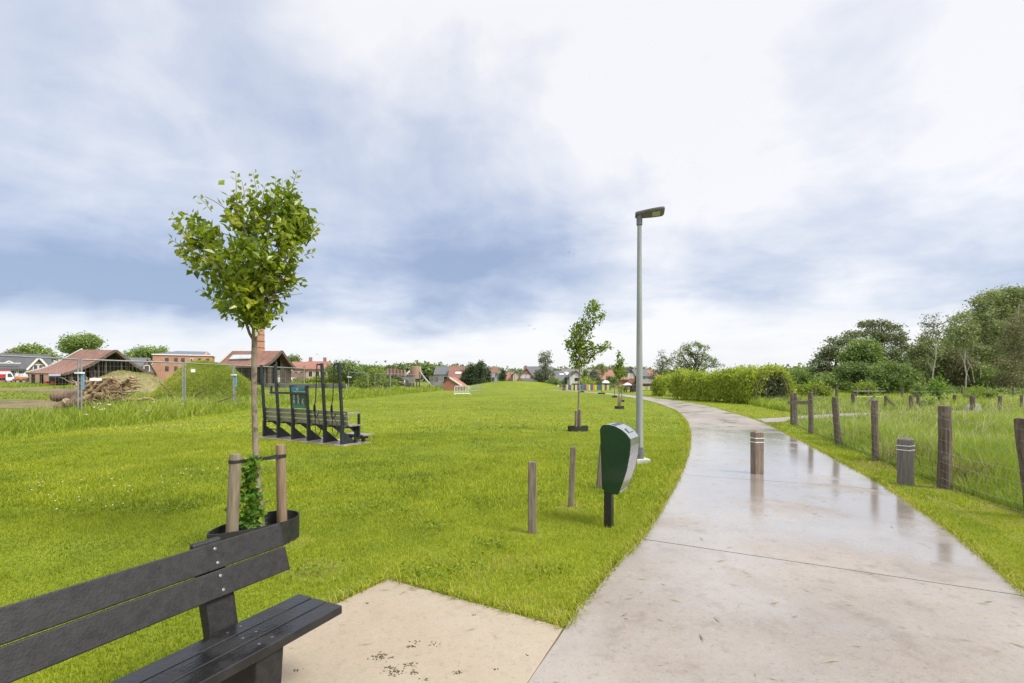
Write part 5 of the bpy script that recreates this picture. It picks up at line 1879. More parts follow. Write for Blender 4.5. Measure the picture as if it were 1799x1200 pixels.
# ---- brick block with solar panels
FY = 86.0
gz = zs(X(330, FY), FY)
blk = empty('brick_block', (X(322, FY), FY, gz), 'two storey flat topped orange brick block with solar panels on its roof', 'building')
thb = math.atan2(X(322, FY), FY) * 0.86
kb = FY / F * math.cos(thb)
bx = lambda px: X(322, FY) + (px - 322) * kb
x0, x1 = bx(272), bx(372)
zt_ = Z(624, FY)
M_block = mat('block_brick', (0.36, 0.145, 0.090), (0.31, 0.12, 0.075), 0.8, 0.85)
MB().prism([(x0, FY, gz - .3), (x1, FY, gz - .3), (x1, FY + 9, gz - .3), (x0, FY + 9, gz - .3)], (0, 0, zt_ - gz + .3)).build('wall', M_brick_orange, blk)
MB().prism([(x0 - .15, FY - .15, zt_), (x1 + .15, FY - .15, zt_), (x1 + .15, FY + 9.15, zt_), (x0 - .15, FY + 9.15, zt_)], (0, 0, 0.18)).build('parapet', M_trim, blk)
MB().prism([(x0 + .2, FY + .4, zt_ + 0.182), (x1 - .2, FY + .4, zt_ + 0.182), (x1 - 1.0, FY + 5, zt_ + 1.0), (x0 + 3, FY + 5, zt_ + 1.0)], (0, 0.3, 0.03)).build('solar_panel', M_solar, blk)
MB().prism([(x1 - 0.9, FY + .3, zt_ + .18), (x1 - 0.9, FY + 8.8, zt_ + .18), (x1 - 0.9, FY + 4.6, zt_ + 0.95)], (-0.3, 0, 0)).build('gable', M_brick_orange, blk)
for px in (295, 310, 321.5, 336, 350, 364):
    for zc, pyc, hpx in ((0, 632, 6.5), (1, 647.5, 8)):
        if zc == 1 and px > 315:
            continue
        wz = Z(pyc, FY)
        ww, hh = 5.5 * kb, hpx * FY / F
        fr = MB().box((bx(px), FY - 0.02, wz), (ww, 0.08, hh)).build('window', M_trim if px in (336,) else M_dark, blk)
        MB().box((bx(px), FY - 0.065, wz), (ww - .16, 0.02, hh - .16)).build('pane', M_glass, fr)

blk.rotation_euler = (0, 0, -thb)

# ---- houses on the left, behind the sheds
L1 = house('brick_house', 'long slate roofed house with white trimmed brick cross gable, farthest left', -70, 92, 647, 620.5, 78, M_brick_brown, M_tile_slate, face=1.0, depth=9, base=zs(-70, 80), windows=W2(0.50, 0.58, 0.66, z=2.0, w=1.1, h=1.2), over=0.4)
r_ = root_loc(L1)
k1 = math.cos(math.atan2(X(11, 78), 78)) * 78 / F          # metres per photo pixel along this facade
fy1 = r_.y - 4.5                                           # facade line before the house is turned to its place
lx = lambda px: r_.x + (px - 11) * k1
gx0, gx1 = lx(52), lx(88)
gm = (gx0 + gx1) / 2
ze_, zr_ = Z(647.5, 77), Z(627.5, 77)
MB().prism([(gx0, fy1 - .9, zs(-70, 80)), (gx1, fy1 - .9, zs(-70, 80)), (gx1, fy1 - .9, ze_), (gm, fy1 - .9, zr_), (gx0, fy1 - .9, ze_)], (0, 3.5, 0)).build('cross_gable', M_brick_brown, L1)
mb = MB()
for s_, e in ((-1, gx0 - .25), (1, gx1 + .25)):
    zz = ze_ - .25
    mb.hexa([Vector((e, fy1 - 1.2, zz)), Vector((e, fy1 + 2.7, zz)), Vector((gm, fy1 + 2.7, zr_)), Vector((gm, fy1 - 1.2, zr_)), Vector((e, fy1 - 1.2, zz + .18)), Vector((e, fy1 + 2.7, zz + .18)), Vector((gm, fy1 + 2.7, zr_ + .18)), Vector((gm, fy1 - 1.2, zr_ + .18))])
cg = mb.build('cross_roof', M_tile_slate, L1)
mb = MB()
for e in (gx0 - .3, gx1 + .3):
    mb.beam((e, fy1 - 1.28, ze_ - .15), (gm, fy1 - 1.28, zr_ + .15), 0.06, 0.28, (0, 0, 1))
mb.build('trim', M_trim, cg)
for f in (0.32, 0.60):
    fo = MB().box((gx0 + (gx1 - gx0) * f, fy1 - .93, Z(644, 77)), (0.6, 0.08, 1.0)).build('window', M_trim, L1)
    MB().box((gx0 + (gx1 - gx0) * f, fy1 - .98, Z(644, 77)), (0.4, 0.03, 0.75)).build('pane', M_glass, fo)
mb = MB().box((lx(16), fy1 - .2, Z(637, 77)), (2.6, 0.25, 0.14))
mb.box((lx(-10), fy1 - .2, Z(647.5, 77)), (9, 0.3, 0.16))
for s_ in (-1, 1):
    mb.beam((lx(16) + s_ * 0.5, fy1 - .3, Z(637, 77)), (lx(16), fy1 - .3, Z(633, 77)), 0.1, 0.16)
mb.build('gutter', M_trim, L1)
L2 = house('brick_house', 'grey roofed brick house between the left shed and the flat block', 226, 263, 644, 628.5, 84, M_brick_brown, M_tile_grey, face=1.0, depth=8, base=zs(-60, 84), over=0.3)
gxa = X(257, 82)
house('brick_house', 'narrow brick gable end just left of the flat block', 247, 271, 651, 631, 80, M_brick_brown, M_tile_grey, 'gable', face=1.0, depth=6, base=zs(-58, 80), windows=W2(0.45, z=3.0, w=0.8, h=1.0))
house('row_house', 'pale pink brick row house with red roof right of the chimney shed', 514, 566, 647.5, 635.5, 112, M_brick_pink, M_tile_red, face=1.0, depth=9, base=zs(-46, 112), windows=W2(0.12, 0.30, 0.48, 0.62, 0.78, 0.92, z=2.35, w=1.0, h=1.25), win_mat=M_glass)
house('row_house', 'taller pink brick end house with two chimneys right of the chimney shed', 538, 577, 648, 634.5, 108, M_brick_pink, M_tile_red, face=0.75, depth=9, base=zs(-42, 110), windows=W2(0.2, 0.5, 0.8, z=2.2, w=1.0, h=1.4), chimneys=((0.10, 1.1), (0.75, 1.1)))

# low brick wall and steps before the second shed
b = Vector((X(505, 72), 72, zs(-34, 72)))
tag(MB().box(b + Vector((0, 0, 0.75)), (5.4, 0.3, 1.7)).build('brick_wall', M_brick_brown, loc=b), 'low brick wall behind the white van', 'wall')
st_ = empty('steel_stairs', P(474, 670, 66), 'grey steel stairs under the right end of the chimney shed', 'stairs')
mb = MB()
for s_ in (0, 0.9):
    mb.beam(P(464, 650, 66) + Vector((0, s_, 0)), P(481, 668, 66) + Vector((0, s_, 0)), 0.08, 0.25)
for i in range(9):
    a = P(464, 650, 66).lerp(P(481, 668, 66), i / 8)
    mb.box(a + Vector((0, 0.45, 0)), (0.25, 0.9, 0.05))
mb.build('flight', M_galv, st_)
mb = MB()
for i in range(15):
    mb.beam(P(462 + 3.2 * i, 656, 66), P(462 + 3.2 * i, 648.5, 66), 0.05, 0.05, (0, 1, 0))
mb.beam(P(461, 648.5, 66), P(510, 648.5, 66), 0.06, 0.06)
mb.beam(P(461, 656.2, 66), P(510, 656.2, 66), 0.06, 0.3)
mb.build('railing', M_galv, st_)

# ---- vehicles
M_tyre = mat('tyre', (0.015, 0.015, 0.015), (0.025, 0.025, 0.025), 20, 0.8)
M_white_paint = mat('white_paint', (0.72, 0.73, 0.74), (0.66, 0.67, 0.68), 2, 0.3)


def wheel(c, r, parent, w=0.25):
    o = MB().tube([Vector(c) + Vector((0, -w / 2, 0)), Vector(c) + Vector((0, w / 2, 0))], r, 16).build('wheel', M_tyre, parent)
    MB().tube([Vector(c) + Vector((0, -w / 2 - 0.015, 0)), Vector(c) + Vector((0, -w / 2 + .02, 0))], r * 0.55, 12).build('rim', M_steel, o)


VY = 70.0
vz = zs(X(500, VY), VY)
v0 = X(474, VY)
van = empty('white_van', (X(500, VY), VY, vz), 'white delivery van parked behind the exercise station', 'van')
sc = 50 * VY / F / 4.9
prof = [(0.0, 0.35), (0.0, 1.75), (0.12, 1.98), (3.35, 2.0), (3.7, 1.9), (4.25, 1.22), (4.8, 1.02), (4.9, 0.75), (4.9, 0.35)]
zoff = Z(663, VY) - 2.0 * sc
vp = lambda a, y_, z_: Vector((v0 + a * sc, VY + y_, zoff + z_ * sc))
MB().prism([vp(a, 0, z_) for a, z_ in prof], (0, 1.8, 0)).build('body', M_white_paint, van, bevel=0.05)
MB().prism([vp(a, -0.015, z_) for a, z_ in ((3.25, 1.15), (3.25, 1.75), (3.62, 1.75), (4.05, 1.2))], (0, 0.02, 0)).build('side_window', M_glass, van)
MB().prism([vp(3.74, .12, 1.88), vp(4.22, .12, 1.27), vp(4.22, 1.68, 1.27), vp(3.74, 1.68, 1.88)], (0.03, 0, 0.03)).build('windscreen', M_glass, van)
for a in (0.95, 4.0):
    wheel(vp(a, 0.10, 0.34), 0.34 * sc, van)

TY2 = 70.0
tht = math.atan2(X(5, TY2), TY2)
TX = lambda px, Y: X(5 if Y == TY2 else 37, Y) + (px - (5 if Y == TY2 else 37)) * Y / F * math.cos(tht)
tz = zs(TX(10, TY2), TY2)
trk = empty('red_truck', (X(5, TY2), TY2, tz), 'red and white box truck at the left edge of the building site', 'truck')
MB().box((TX(-8, TY2) , TY2 + 1.2, (tz + 0.75 + Z(649.5, TY2)) / 2), (TX(19, TY2) - TX(-35, TY2), 2.2, Z(649.5, TY2) - tz - 0.75)).build('box', M_red, trk, bevel=0.04)
MB().box((TX(-8, TY2), TY2 + 0.085, Z(654.5, TY2)), (TX(18, TY2) - TX(-35, TY2), 0.02, 0.38)).build('white_stripe', M_white_paint, trk)
cx0, cx1 = TX(9.5, TY2), TX(25, TY2)
MB().prism([(cx0 + .02, TY2 - .1, tz + .45), (cx1, TY2 - .1, tz + .45), (cx1, TY2 - .1, tz + .95), (cx1 - .25, TY2 - .1, tz + 1.6), (cx0 + .02, TY2 - .1, tz + 1.6)], (0, 2.1, 0)).build('cab', M_white_paint, trk, bevel=0.05)
MB().prism([(cx0 + .22, TY2 - .115, tz + .95), (cx1 - .12, TY2 - .115, tz + .95), (cx1 - .32, TY2 - .115, tz + 1.48), (cx0 + .22, TY2 - .115, tz + 1.48)], (0, .02, 0)).build('side_window', M_glass, trk)
MB().box((TX(-8, TY2), TY2 + 1.0, tz + 0.62), (TX(19, TY2) - TX(-35, TY2), 1.6, 0.3)).build('chassis', M_dark, trk)
MB().box((cx1 - .08, TY2 + 0.9, tz + .55), (.22, 2.0, .34)).build('bumper', M_red, trk)
for px in (-20, 15):
    wheel((TX(px, TY2), TY2 + 0.05, tz + 0.36), 0.36, trk)
ex_ = empty('orange_dumper', (X(37, 68), 68, zs(-68, 68)), 'small orange dumper with a pale tarp beside the red truck', 'dumper')
ez = zs(-68, 68)
MB().prism([(TX(28, 68), 68, ez + .5), (TX(45, 68), 68, ez + .45), (TX(46, 68), 68, ez + 1.0), (TX(38, 68), 68, ez + .95), (TX(27.5, 68), 68, ez + 1.1)], (0, 1.2, 0)).build('skip', M_orange, ex_, bevel=0.03)
mb = MB()
rr = random.Random(8)
for i in range(9):
    mb.lathe((TX(30 + 1.9 * i, 68), 68.5 + rr.uniform(-.2, .2), ez + 0.85), [(0.28, 0), (0.30, .2), (0.2, .42 + rr.uniform(-.1, .2)), (0.05, .52 + rr.uniform(-.1, .2))], 8)
mb.build('tarp', mat('pale_tarp', (0.50, 0.52, 0.50), (0.35, 0.38, 0.36), 3, 0.6), ex_)
for px in (31, 42):
    wheel((TX(px, 68), 68.05, ez + 0.34), 0.34, ex_)

trk.rotation_euler = (0, 0, -tht)
ex_.rotation_euler = (0, 0, -tht)

# ---- earth heaps
def heap(name, cx, cy, rx, ry, h, m, label, seed, cat, grass=None, skew=0.0, pw=1.0, gl=(0.25, 0.5), ng=9000):
    r = np.random.default_rng(seed)
    b = zs(cx, cy)
    n, k = 48, 16
    ph = r.random(6) * 6.28
    vs = [(cx + skew * rx, cy, b + h)]

    def hgt(x_, y_):
        d = np.sqrt(((x_ - cx - skew * rx * 0.6) / rx) ** 2 + ((y_ - cy) / ry) ** 2)
        d = np.clip(d * (1 + 0.07 * np.sin(3 * np.arctan2(y_ - cy, x_ - cx) + ph[0])), 0, 1)
        return h * (1 - d ** 1.5) ** pw * (1 + 0.10 * np.sin(x_ * 1.9 + ph[1]) * np.sin(y_ * 1.4 + ph[2])) - 0.06

    xs, ys = np.linspace(cx - rx * 1.15, cx + rx * 1.15, 60), np.linspace(cy - ry * 1.15, cy + ry * 1.15, 40)
    XX, YY = np.meshgrid(xs, ys)
    ZZ = b + hgt(XX, YY) + 0.04 * r.normal(size=XX.shape) * (hgt(XX, YY) > 0.05)
    co = np.stack([XX, YY, ZZ], -1).reshape(-1, 3)
    i = (np.arange(39)[:, None] * 60 + np.arange(59)[None, :]).ravel()
    o = mesh_np(name, co, np.stack([i, i + 1, i + 61, i + 60], 1), m, loc=(cx, cy, b), smooth=True)
    tag(o, label, cat)
    if grass:
        a, d = r.random(ng) * 6.283, np.sqrt(r.random(ng))
        gx_, gy_ = cx + rx * d * np.cos(a), cy + ry * d * np.sin(a)
        gz_ = b + hgt(gx_, gy_)
        kk = gz_ > b - 0.02
        gx_, gy_, gz_ = gx_[kk], gy_[kk], gz_[kk]
        pt = fbm(gx_, gy_, seed, 0.9)
        g = blade_mesh('heap_weeds', gx_, gy_, gz_ - 0.02, gl[0] + (gl[1] - gl[0]) * r.random(len(gx_)), 0.05 + 0.03 * r.random(len(gx_)), 0.4 + 0.6 * r.random(len(gx_)), (0.15, 0), grass, r, np.clip(0.42 + 0.6 * r.random(len(gx_)) + 0.25 * pt, 0, 1.1), kind='stuff')
    return o


M_heap = ground_material('heap_soil', [(0.1, (0.13, 0.115, 0.045)), (0.4, (0.235, 0.20, 0.10)), (0.75, (0.29, 0.25, 0.15)), (1.0, (0.19, 0.21, 0.06))], (0.11, 0.13, 0.03), 0.5)
M_heapblade = leaf_mat('heap_blades', [(0.05, (0.15, 0.21, 0.012)), (0.40, (0.27, 0.34, 0.020)), (0.70, (0.36, 0.41, 0.035)), (0.98, (0.46, 0.45, 0.10))], trans=0.45, rough=0.6, patch=0.5, spec=0.15)
heap('soil_heap', X(222, 46), 46, 4.5, 4.0, 2.05, M_heap, 'brown bare soil heap behind the uprooted stump', 4, 'soil heap', M_rough, 0.1, 1.0, (0.12, 0.25), 1600)
M_heapg = ground_material('heap_turf', [(0.1, (0.06, 0.11, 0.012)), (0.45, (0.13, 0.19, 0.018)), (0.8, (0.20, 0.25, 0.03)), (1.0, (0.25, 0.24, 0.05))], (0.07, 0.08, 0.02), 0.4)
heap('weedy_heap', X(361, 36), 36, 3.55, 3.5, 2.72, M_heapg, 'tall bright green weed covered earth heap before the flat brick block', 6, 'earth heap', M_heapblade, 0.04, 0.85, (0.22, 0.42), 34000)

# ---- uprooted stump and roots
M_root = mat('bare_root', (0.36, 0.25, 0.135), (0.24, 0.155, 0.08), 4, 0.8, 0.6, stretch=(2, 2, 2), spots=((0.10, 0.06, 0.035), 3.0, 0.56, 0.8))
M_rootbark = mat('root_bark', (0.115, 0.072, 0.050), (0.19, 0.125, 0.085), 5, 0.9, 0.8)
SY = 26.0
stump = empty('uprooted_stump', P(190, 718, SY), 'uprooted tree stump with tangled pale roots lying behind the mesh fence', 'stump')
rr = random.Random(12)
zz0 = 0.0
mb = MB()
for (a, ya), (b, yb), r0, r1, da, db in (((97, 697), (168, 692), 0.30, 0.34, 0.2, 0.3), ((100, 714), (165, 700), 0.26, 0.34, -0.4, 0.0), ((128, 708), (200, 668), 0.30, 0.20, 0.0, 0.4), ((120, 700), (165, 680), 0.24, 0.22, 0.5, 0.6)):
    pa_, pb2 = P(a, ya, SY + da), P(b, yb, SY + db)
    n_ = 9
    pts = [pa_.lerp(pb2, i / n_) + Vector((rr.uniform(-.05, .05), rr.uniform(-.05, .05), rr.uniform(-.05, .05))) for i in range(n_ + 1)]
    rad = [(r0 + (r1 - r0) * i / n_) * rr.uniform(.88, 1.12) for i in range(n_ + 1)]
    mb.tube(pts, rad, 11)
mb.build('log', M_rootbark, stump, jitter=0.02)
mb = MB()
core = P(190, 690, SY)
for i in range(120):
    a0 = P(rr.uniform(140, 215), rr.uniform(668, 706), SY + rr.uniform(-.5, .7))
    ang = rr.gauss(0.5, 0.9)
    L_ = rr.uniform(0.5, 1.7)
    e = a0 + Vector((math.cos(ang) * L_, rr.uniform(-.6, .4), math.sin(ang) * L_ * 0.55))
    e.z = max(e.z, 0.05)
    e.z = min(e.z, Z(660, SY) + rr.uniform(-.2, .0))
    r0 = rr.uniform(0.03, 0.12)
    limb(mb, a0, e, r0, r0 * 0.35, rr, 0.10, 5, 6)
for (a, ya), (b, yb), r0, r1 in (((195, 690), (232, 661), 0.14, 0.08), ((165, 690), (196, 663), 0.12, 0.08), ((140, 704), (195, 688), 0.18, 0.14), ((185, 700), (240, 703), 0.10, 0.08), ((238, 704), (262, 699), 0.09, 0.07), ((262, 699), (273, 704), 0.07, 0.03), ((200, 680), (238, 675), 0.05, 0.03), ((150, 705), (190, 710), 0.10, 0.06), ((205, 676), (222, 668), .12, .07), ((108, 716), (118, 704), 0.16, 0.2)):
    limb(mb, P(a, ya, SY - 0.3), P(b, yb, SY - 0.4), r0, r1, rr, 0.05, 6, 8)
for i in range(60):
    a0 = P(rr.uniform(150, 215), rr.uniform(675, 712), SY - 0.5 + rr.uniform(-.2, .2))
    e = a0 + Vector((rr.uniform(-.4, .4), rr.uniform(-.3, .1), rr.uniform(-.6, .1)))
    e.z = max(e.z, 0.02)
    limb(mb, a0, e, 0.02, 0.006, rr, 0.12, 4, 4)
mb.build('roots', M_root, stump)

# fallen twigs in the weeds before the green heap
for k, segs in enumerate(([(280, 670), (300, 690), (306, 705)], [(336, 702), (352, 688), (368, 684)], [(383, 705), (400, 700), (416, 692)], [(212, 688), (228, 689), (240, 687)])):
    Yt = 25.5 - k * 0.4
    pts = [P(a, b, Yt) for a, b in segs]
    mb = MB().tube(pts, [0.035, 0.028, 0.012], 6)
    limb(mb, pts[1], pts[1] + Vector((0.3, 0.1, 0.25)), 0.015, 0.005, rr, .05, 3, 5)
    tag(mb.build('fallen_branch', M_rootbark, loc=(pts[-1].x, pts[-1].y, 0)), ['bent dark branch sticking up from weeds left of the green heap', 'dark forked twig in the weeds below the green heap', 'long low twig in the weeds right of the green heap', 'thin grey branch beside the tangled roots'][k], 'branch')

# ---- temporary mesh fence panels
M_heras = mat('fence_zinc', (0.30, 0.315, 0.32), (0.235, 0.25, 0.255), 6, 0.5, 0.05, metal=0.5)
M_sign = mat('white_sign', (0.70, 0.71, 0.73), (0.64, 0.65, 0.67), 20, 0.5)
M_concrete_foot = mat('grey_block', (0.28, 0.27, 0.25), (0.20, 0.19, 0.18), 9, 0.9, 0.4)


def heras(a, b, ht, label, sign=None, wires=True, ring=True):
    a, b = Vector(a), Vector(b)
    a.z, b.z = zs(a.x, a.y), zs(b.x, b.y)
    r = empty('mesh_fence_panel', (a + b) / 2, label, 'fence panel', 'temporary mesh fence panels')
    u = (b - a).normalized()
    a2, b2 = a + u * 0.07, b - u * 0.07
    z0, z1 = 0.18, ht
    t = 0.034
    mb = MB()
    mb.tube([a2, a2 + Vector((0, 0, z1))], t, 8)
    mb.tube([b2, b2 + Vector((0, 0, z1))], t, 8)
    mb.tube([a2 + Vector((0, 0, z1)), b2 + Vector((0, 0, z1))], t, 8)
    mb.tube([a2 + Vector((0, 0, z0)), b2 + Vector((0, 0, z0))], t * .8, 8)
    mb.build('frame', M_heras, r)
    L_ = (b2 - a2).length
    mb = MB()
    nv = int(L_ / 0.15)
    wr = 0.0019
    for i in range(1, nv):
        p = a2 + u * (L_ * i / nv)
        mb.beam(p + Vector((0, 0, z0)), p + Vector((0, 0, z1)), wr * 2, wr * 2, (0, 1, 0))
    for i in range(1, 9):
        z = z0 + (z1 - z0) * i / 9
        mb.beam(a2 + Vector((0, 0, z)), b2 + Vector((0, 0, z)), wr * 2, wr * 2)
    mb.build('wire_mesh', M_heras, r)
    mb = MB()
    for p in (a, b):
        mb = MB().box(p + Vector((0, 0, 0.06)), (0.8, 0.26, 0.16), math.atan2(u.y, u.x) + 1.57)
        mb.build('foot_block', M_concrete_foot, r, bevel=0.02)
    if sign:
        f, w, h, zc = sign
        c = a.lerp(b, f) + Vector((0.06, -0.06, zc))
        MB().beam(c - u * w / 2, c + u * w / 2, 0.02, h, (0, 0, 1)).build('sign', M_sign, r)
    return r


HZ = 2.47
FL = [G(-150, 762), Vector((-18.25, 17.0, 0)), Vector((-18.42, 20.85, 0)), Vector((-16.75, 25.0, 0)), Vector((-16.7, 29.4, 0)), Vector((-16.25, 33.7, 0)), Vector((-16.1, 38.0, 0))]
FL[0] = Vector((-18.4, 12.7, 0))
labs = ['mesh fence panel at the left picture edge before the red truck', 'mesh fence panel in front of the log ends, left of the first clamp', 'mesh fence panel with a small white sign before the pale roots', 'mesh fence panel with a white sign in front of the green heap', 'mesh fence panel seen behind the near tree trunk', 'mesh fence panel seen through the exercise station posts']
sgn = [None, None, (0.13, 0.45, 0.11, 1.62), (0.15, 0.33, 0.16, 2.08), None, None]
for k in range(1, 6):
    heras(FL[k], FL[k + 1], HZ, labs[k] if k > 0 else labs[0], sgn[k])
heras(FL[0], FL[1], HZ, labs[0])
# blue plastic clamps joining panels
M_clampblue = mat('clamp_blue', (0.06, 0.22, 0.42), (0.09, 0.28, 0.48), 8, 0.5)
for p, lab in ((FL[2], 'blue sleeve and clamp joining the two leftmost full fence panels'), (FL[4], 'pale blue sleeve on the fence joint behind the near tree')):
    mb = MB().tube([p + Vector((0.05, 0.12, 1.20)), p + Vector((0.05, 0.12, 1.85))], 0.045, 8)
    o = mb.build('fence_sleeve', M_clampblue, loc=p + Vector((0, 0, 1.2)))
    tag(o, lab, 'fence clamp')
    o2 = MB().box(p + Vector((0, 0, 1.90)), (0.22, 0.26, 0.07)).build('clamp', M_sign, o)
heras(Vector((-19.1, 57, 0)), Vector((-16.4, 56, 0)), Z(655, 57) - zs(-18, 57), 'distant single mesh fence panel with pale corner clamps right of the exercise station', (0.05, 0.6, 0.16, 1.75))
heras(Vector((-16.4, 58.5, 0)), Vector((-15.9, 64, 0)), 2.4, 'faint mesh fence panel before the rounded hedge bushes')
heras(Vector((-15.9, 64, 0)), Vector((-15.2, 69.5, 0)), 2.4, 'faint mesh fence panel before the plank wagon', (0.95, 0.3, 0.3, 1.4))
heras(Vector((-15.2, 69.5, 0)), Vector((-13.6, 75, 0)), 2.4, 'faint mesh fence panel before the round wooden tower')

# ---- play structures at the far end of the rough strip
WY = 78.0
M_plank = mat('red_planks', (0.30, 0.17, 0.125), (0.38, 0.24, 0.185), 2, 0.8, 0.3, stretch=(0.4, 1, 8))
wag = empty('plank_wagon', Vector((X(696, WY), WY, 0.3)), 'reddish plank sided wagon standing on dark timbers beyond the rough grass', 'wagon')
for i in range(5):
    x0_ = X(682 + i * 6.0, WY)
    x1_ = X(682 + i * 6.0 + 5.7, WY)
    zt2, zb2 = Z(647.3 + i * 0.75, WY), Z(659 + i * 0.2, WY)
    MB().box(((x0_ + x1_) / 2, WY, (zt2 + zb2) / 2), (x1_ - x0_, 1.6, zt2 - zb2)).build('side_board', M_plank, wag)
mb = MB()
for px in (681.3, 687.4, 693.4, 699.4, 705.4, 711.5):
    mb.beam((X(px, WY), WY - .85, Z(666, WY)), (X(px, WY), WY - .85, Z(646.8, WY)), 0.12, 0.12, (0, 1, 0))
mb.build('stake', M_timber, wag)
mb = MB()
rr = random.Random(9)
for i in range(46):
    a = Vector((X(rr.uniform(676, 722), WY), WY - 0.6 + rr.uniform(-.6, .6), rr.uniform(0.5, 2.2)))
    mb.beam(a, a + Vector((rr.uniform(-1.6, 1.6), rr.uniform(-.5, .5), rr.uniform(-.6, .6))), 0.14, 0.14)
mb.build('timber_stack', M_timber, wag)
MB().box(P(677, 655, WY + 1), (1.0, 1.0, 0.9)).build('end_box', M_dark, wag)
tw_ = empty('play_tower', Vector((X(730, 80), 80, 0)), 'round wooden play tower with a pale slide on its right', 'play tower')
rt = 9.5 * 80 / F
MB().lathe((X(730, 80), 80, 0), [(rt, Z(665, 80)), (rt * 1.02, Z(655, 80)), (rt * 0.97, Z(644, 80)), (rt * 0.90, Z(643.5, 80))], 20, True).build('drum', mat('drum_wood', (0.24, 0.155, 0.105), (0.33, 0.225, 0.155), 3, 0.8, 0.4, stretch=(8, 8, 0.3)), tw_)
mb = MB()
for a in (-.8, -.3, .3, .8):
    mb.beam((X(730, 80) + rt * a, 79.6, -0.1), (X(730, 80) + rt * a, 79.6, Z(664, 80)), 0.16, 0.16, (0, 1, 0))
mb.build('leg', M_timber, tw_)
sl_pts = [P(739, 652, 79.5), P(741, 657, 79.4), P(746, 664, 79.2), P(753, 672, 78.9), P(758, 677, 78.8), P(763, 679, 78.6)]
mb = MB()
for q0, q1 in zip(sl_pts[:-1], sl_pts[1:]):
    mb.beam(q0, q1, 0.35, 0.08)
mb.build('slide', mat('slide_pale', (0.26, 0.22, 0.175), (0.20, 0.17, 0.13), 4, 0.35), tw_)
MB().tube([P(738, 645, 79.4), P(740, 654, 79.4), P(746, 662, 79.2), P(755, 673, 78.9)], 0.035, 6).build('slide_rail', M_sign, tw_)
g3 = empty('white_gable_hut', Vector((X(717, 84), 84, 0)), 'small grey hut with white bargeboard between wagon and round tower', 'hut')
MB().prism([(X(711, 84), 84, 0), (X(722, 84), 84, 0), (X(722, 84), 84, Z(650, 84)), (X(720, 84), 84, Z(648, 84)), (X(711, 84), 84, Z(660, 84))], (0, 3, 0)).build('wall', M_tile_taupe, g3)
mb = MB().beam((X(711, 84), 83.9, Z(660, 84)), (X(720.5, 84), 83.9, Z(651, 84)), 0.1, 0.3)
mb.build('bargeboard', M_trim, g3)
o = MB().box((X(718, 77), 77, Z(667.5, 77) ), (21 * 77 / F, 0.5, 10.5 * 77 / F)).build('grey_screen', mat('grey_screen', (0.24, 0.225, 0.20), (0.18, 0.17, 0.15), 1.5, 0.85), loc=(X(718, 77), 77, 0))
tag(o, 'plain grey screen board standing before the round tower', 'screen')
pal = empty('paling_fence', Vector((X(767, 84), 84, 0)), 'dark grey paling fence between the slide and the brick ramp', 'fence')
mb = MB()
for i in range(15):
    px = 754.5 + i * 1.7
    mb.box((X(px, 84), 84, 1.15), (0.12, 0.05, 2.2 + 0.15 * math.sin(i * 2.1)))
mb.build('paling', mat('grey_paling', (0.13, 0.125, 0.12), (0.2, 0.19, 0.18), 4, 0.85), pal)
MB().box((X(766, 84), 84.06, 1.7), (24 * 84 / F, 0.05, 0.12)).build('rail', M_timber, pal)
# brick ramp with pale edge
RY = 74.0
rmp = empty('brick_ramp', Vector((X(795, RY), RY, 0)), 'brick wedge shaped climbing ramp with pale sloping edge beside the crowd barriers', 'ramp')
rz_ = [(779.5, 686), (806, 686), (811, 677), (789.5, 662.5), (779, 671)]
MB().prism([P(a, b, RY) for a, b in rz_], (0.6, 3.0, 0)).build('wall', mat('ramp_brick', (0.30, 0.135, 0.085), (0.25, 0.11, 0.07), 2, 0.85), rmp)
MB().beam(P(789, 662.3, RY - .05), P(811.5, 677, RY - .05), 0.25, 0.22).build('coping', M_trim, rmp)
MB().beam(P(789.5, 662.3, RY - .05), P(778.5, 671.3, RY - .05), 0.25, 0.14).build('coping', M_timber, rmp)


def barrier(a, b, ht, label, m):
    a, b = Vector(a), Vector(b)
    r = empty('crowd_barrier', (a + b) / 2, label, 'barrier', 'crowd barriers on the lawn')
    u = (b - a)
    t = 0.022
    mb = MB()
    zz = Vector((0, 0, 1))
    mb.tube([a + zz * 0.16, a + zz * (ht - .12), a + u * 0.05 + zz * ht, a + u * 0.95 + zz * ht, b + zz * (ht - .12), b + zz * 0.16, a + zz * 0.161], t * 1.3, 6)
    mb.build('frame', m, r)
    for i in range(1, 10):
        p = a + u * i / 10
        MB().tube([p + zz * 0.17, p + zz * ht], t, 6).build('bar', m, r)
    v = Vector((-u.y, u.x, 0)).normalized()
    for e in (a, b):
        MB().tube([e - v * 0.3, e - v * .1 + zz * 0.06, e + zz * 0.17, e + v * .1 + zz * 0.06, e + v * 0.3], t, 6).build('foot', m, r)


M_barrier = mat('barrier_white', (0.66, 0.67, 0.69), (0.58, 0.59, 0.61), 9, 0.4)
barrier(G(798.5, 694), G(825.5, 693.5), 16 * G(798, 694).y / F, 'white tubular crowd barrier, the nearer of two on the lawn', M_barrier)
barrier(G(827, 688), G(846, 687.5), 11.5 * G(827, 688).y / F, 'grey tubular crowd barrier farther back at the foot of the mound', M_galv)

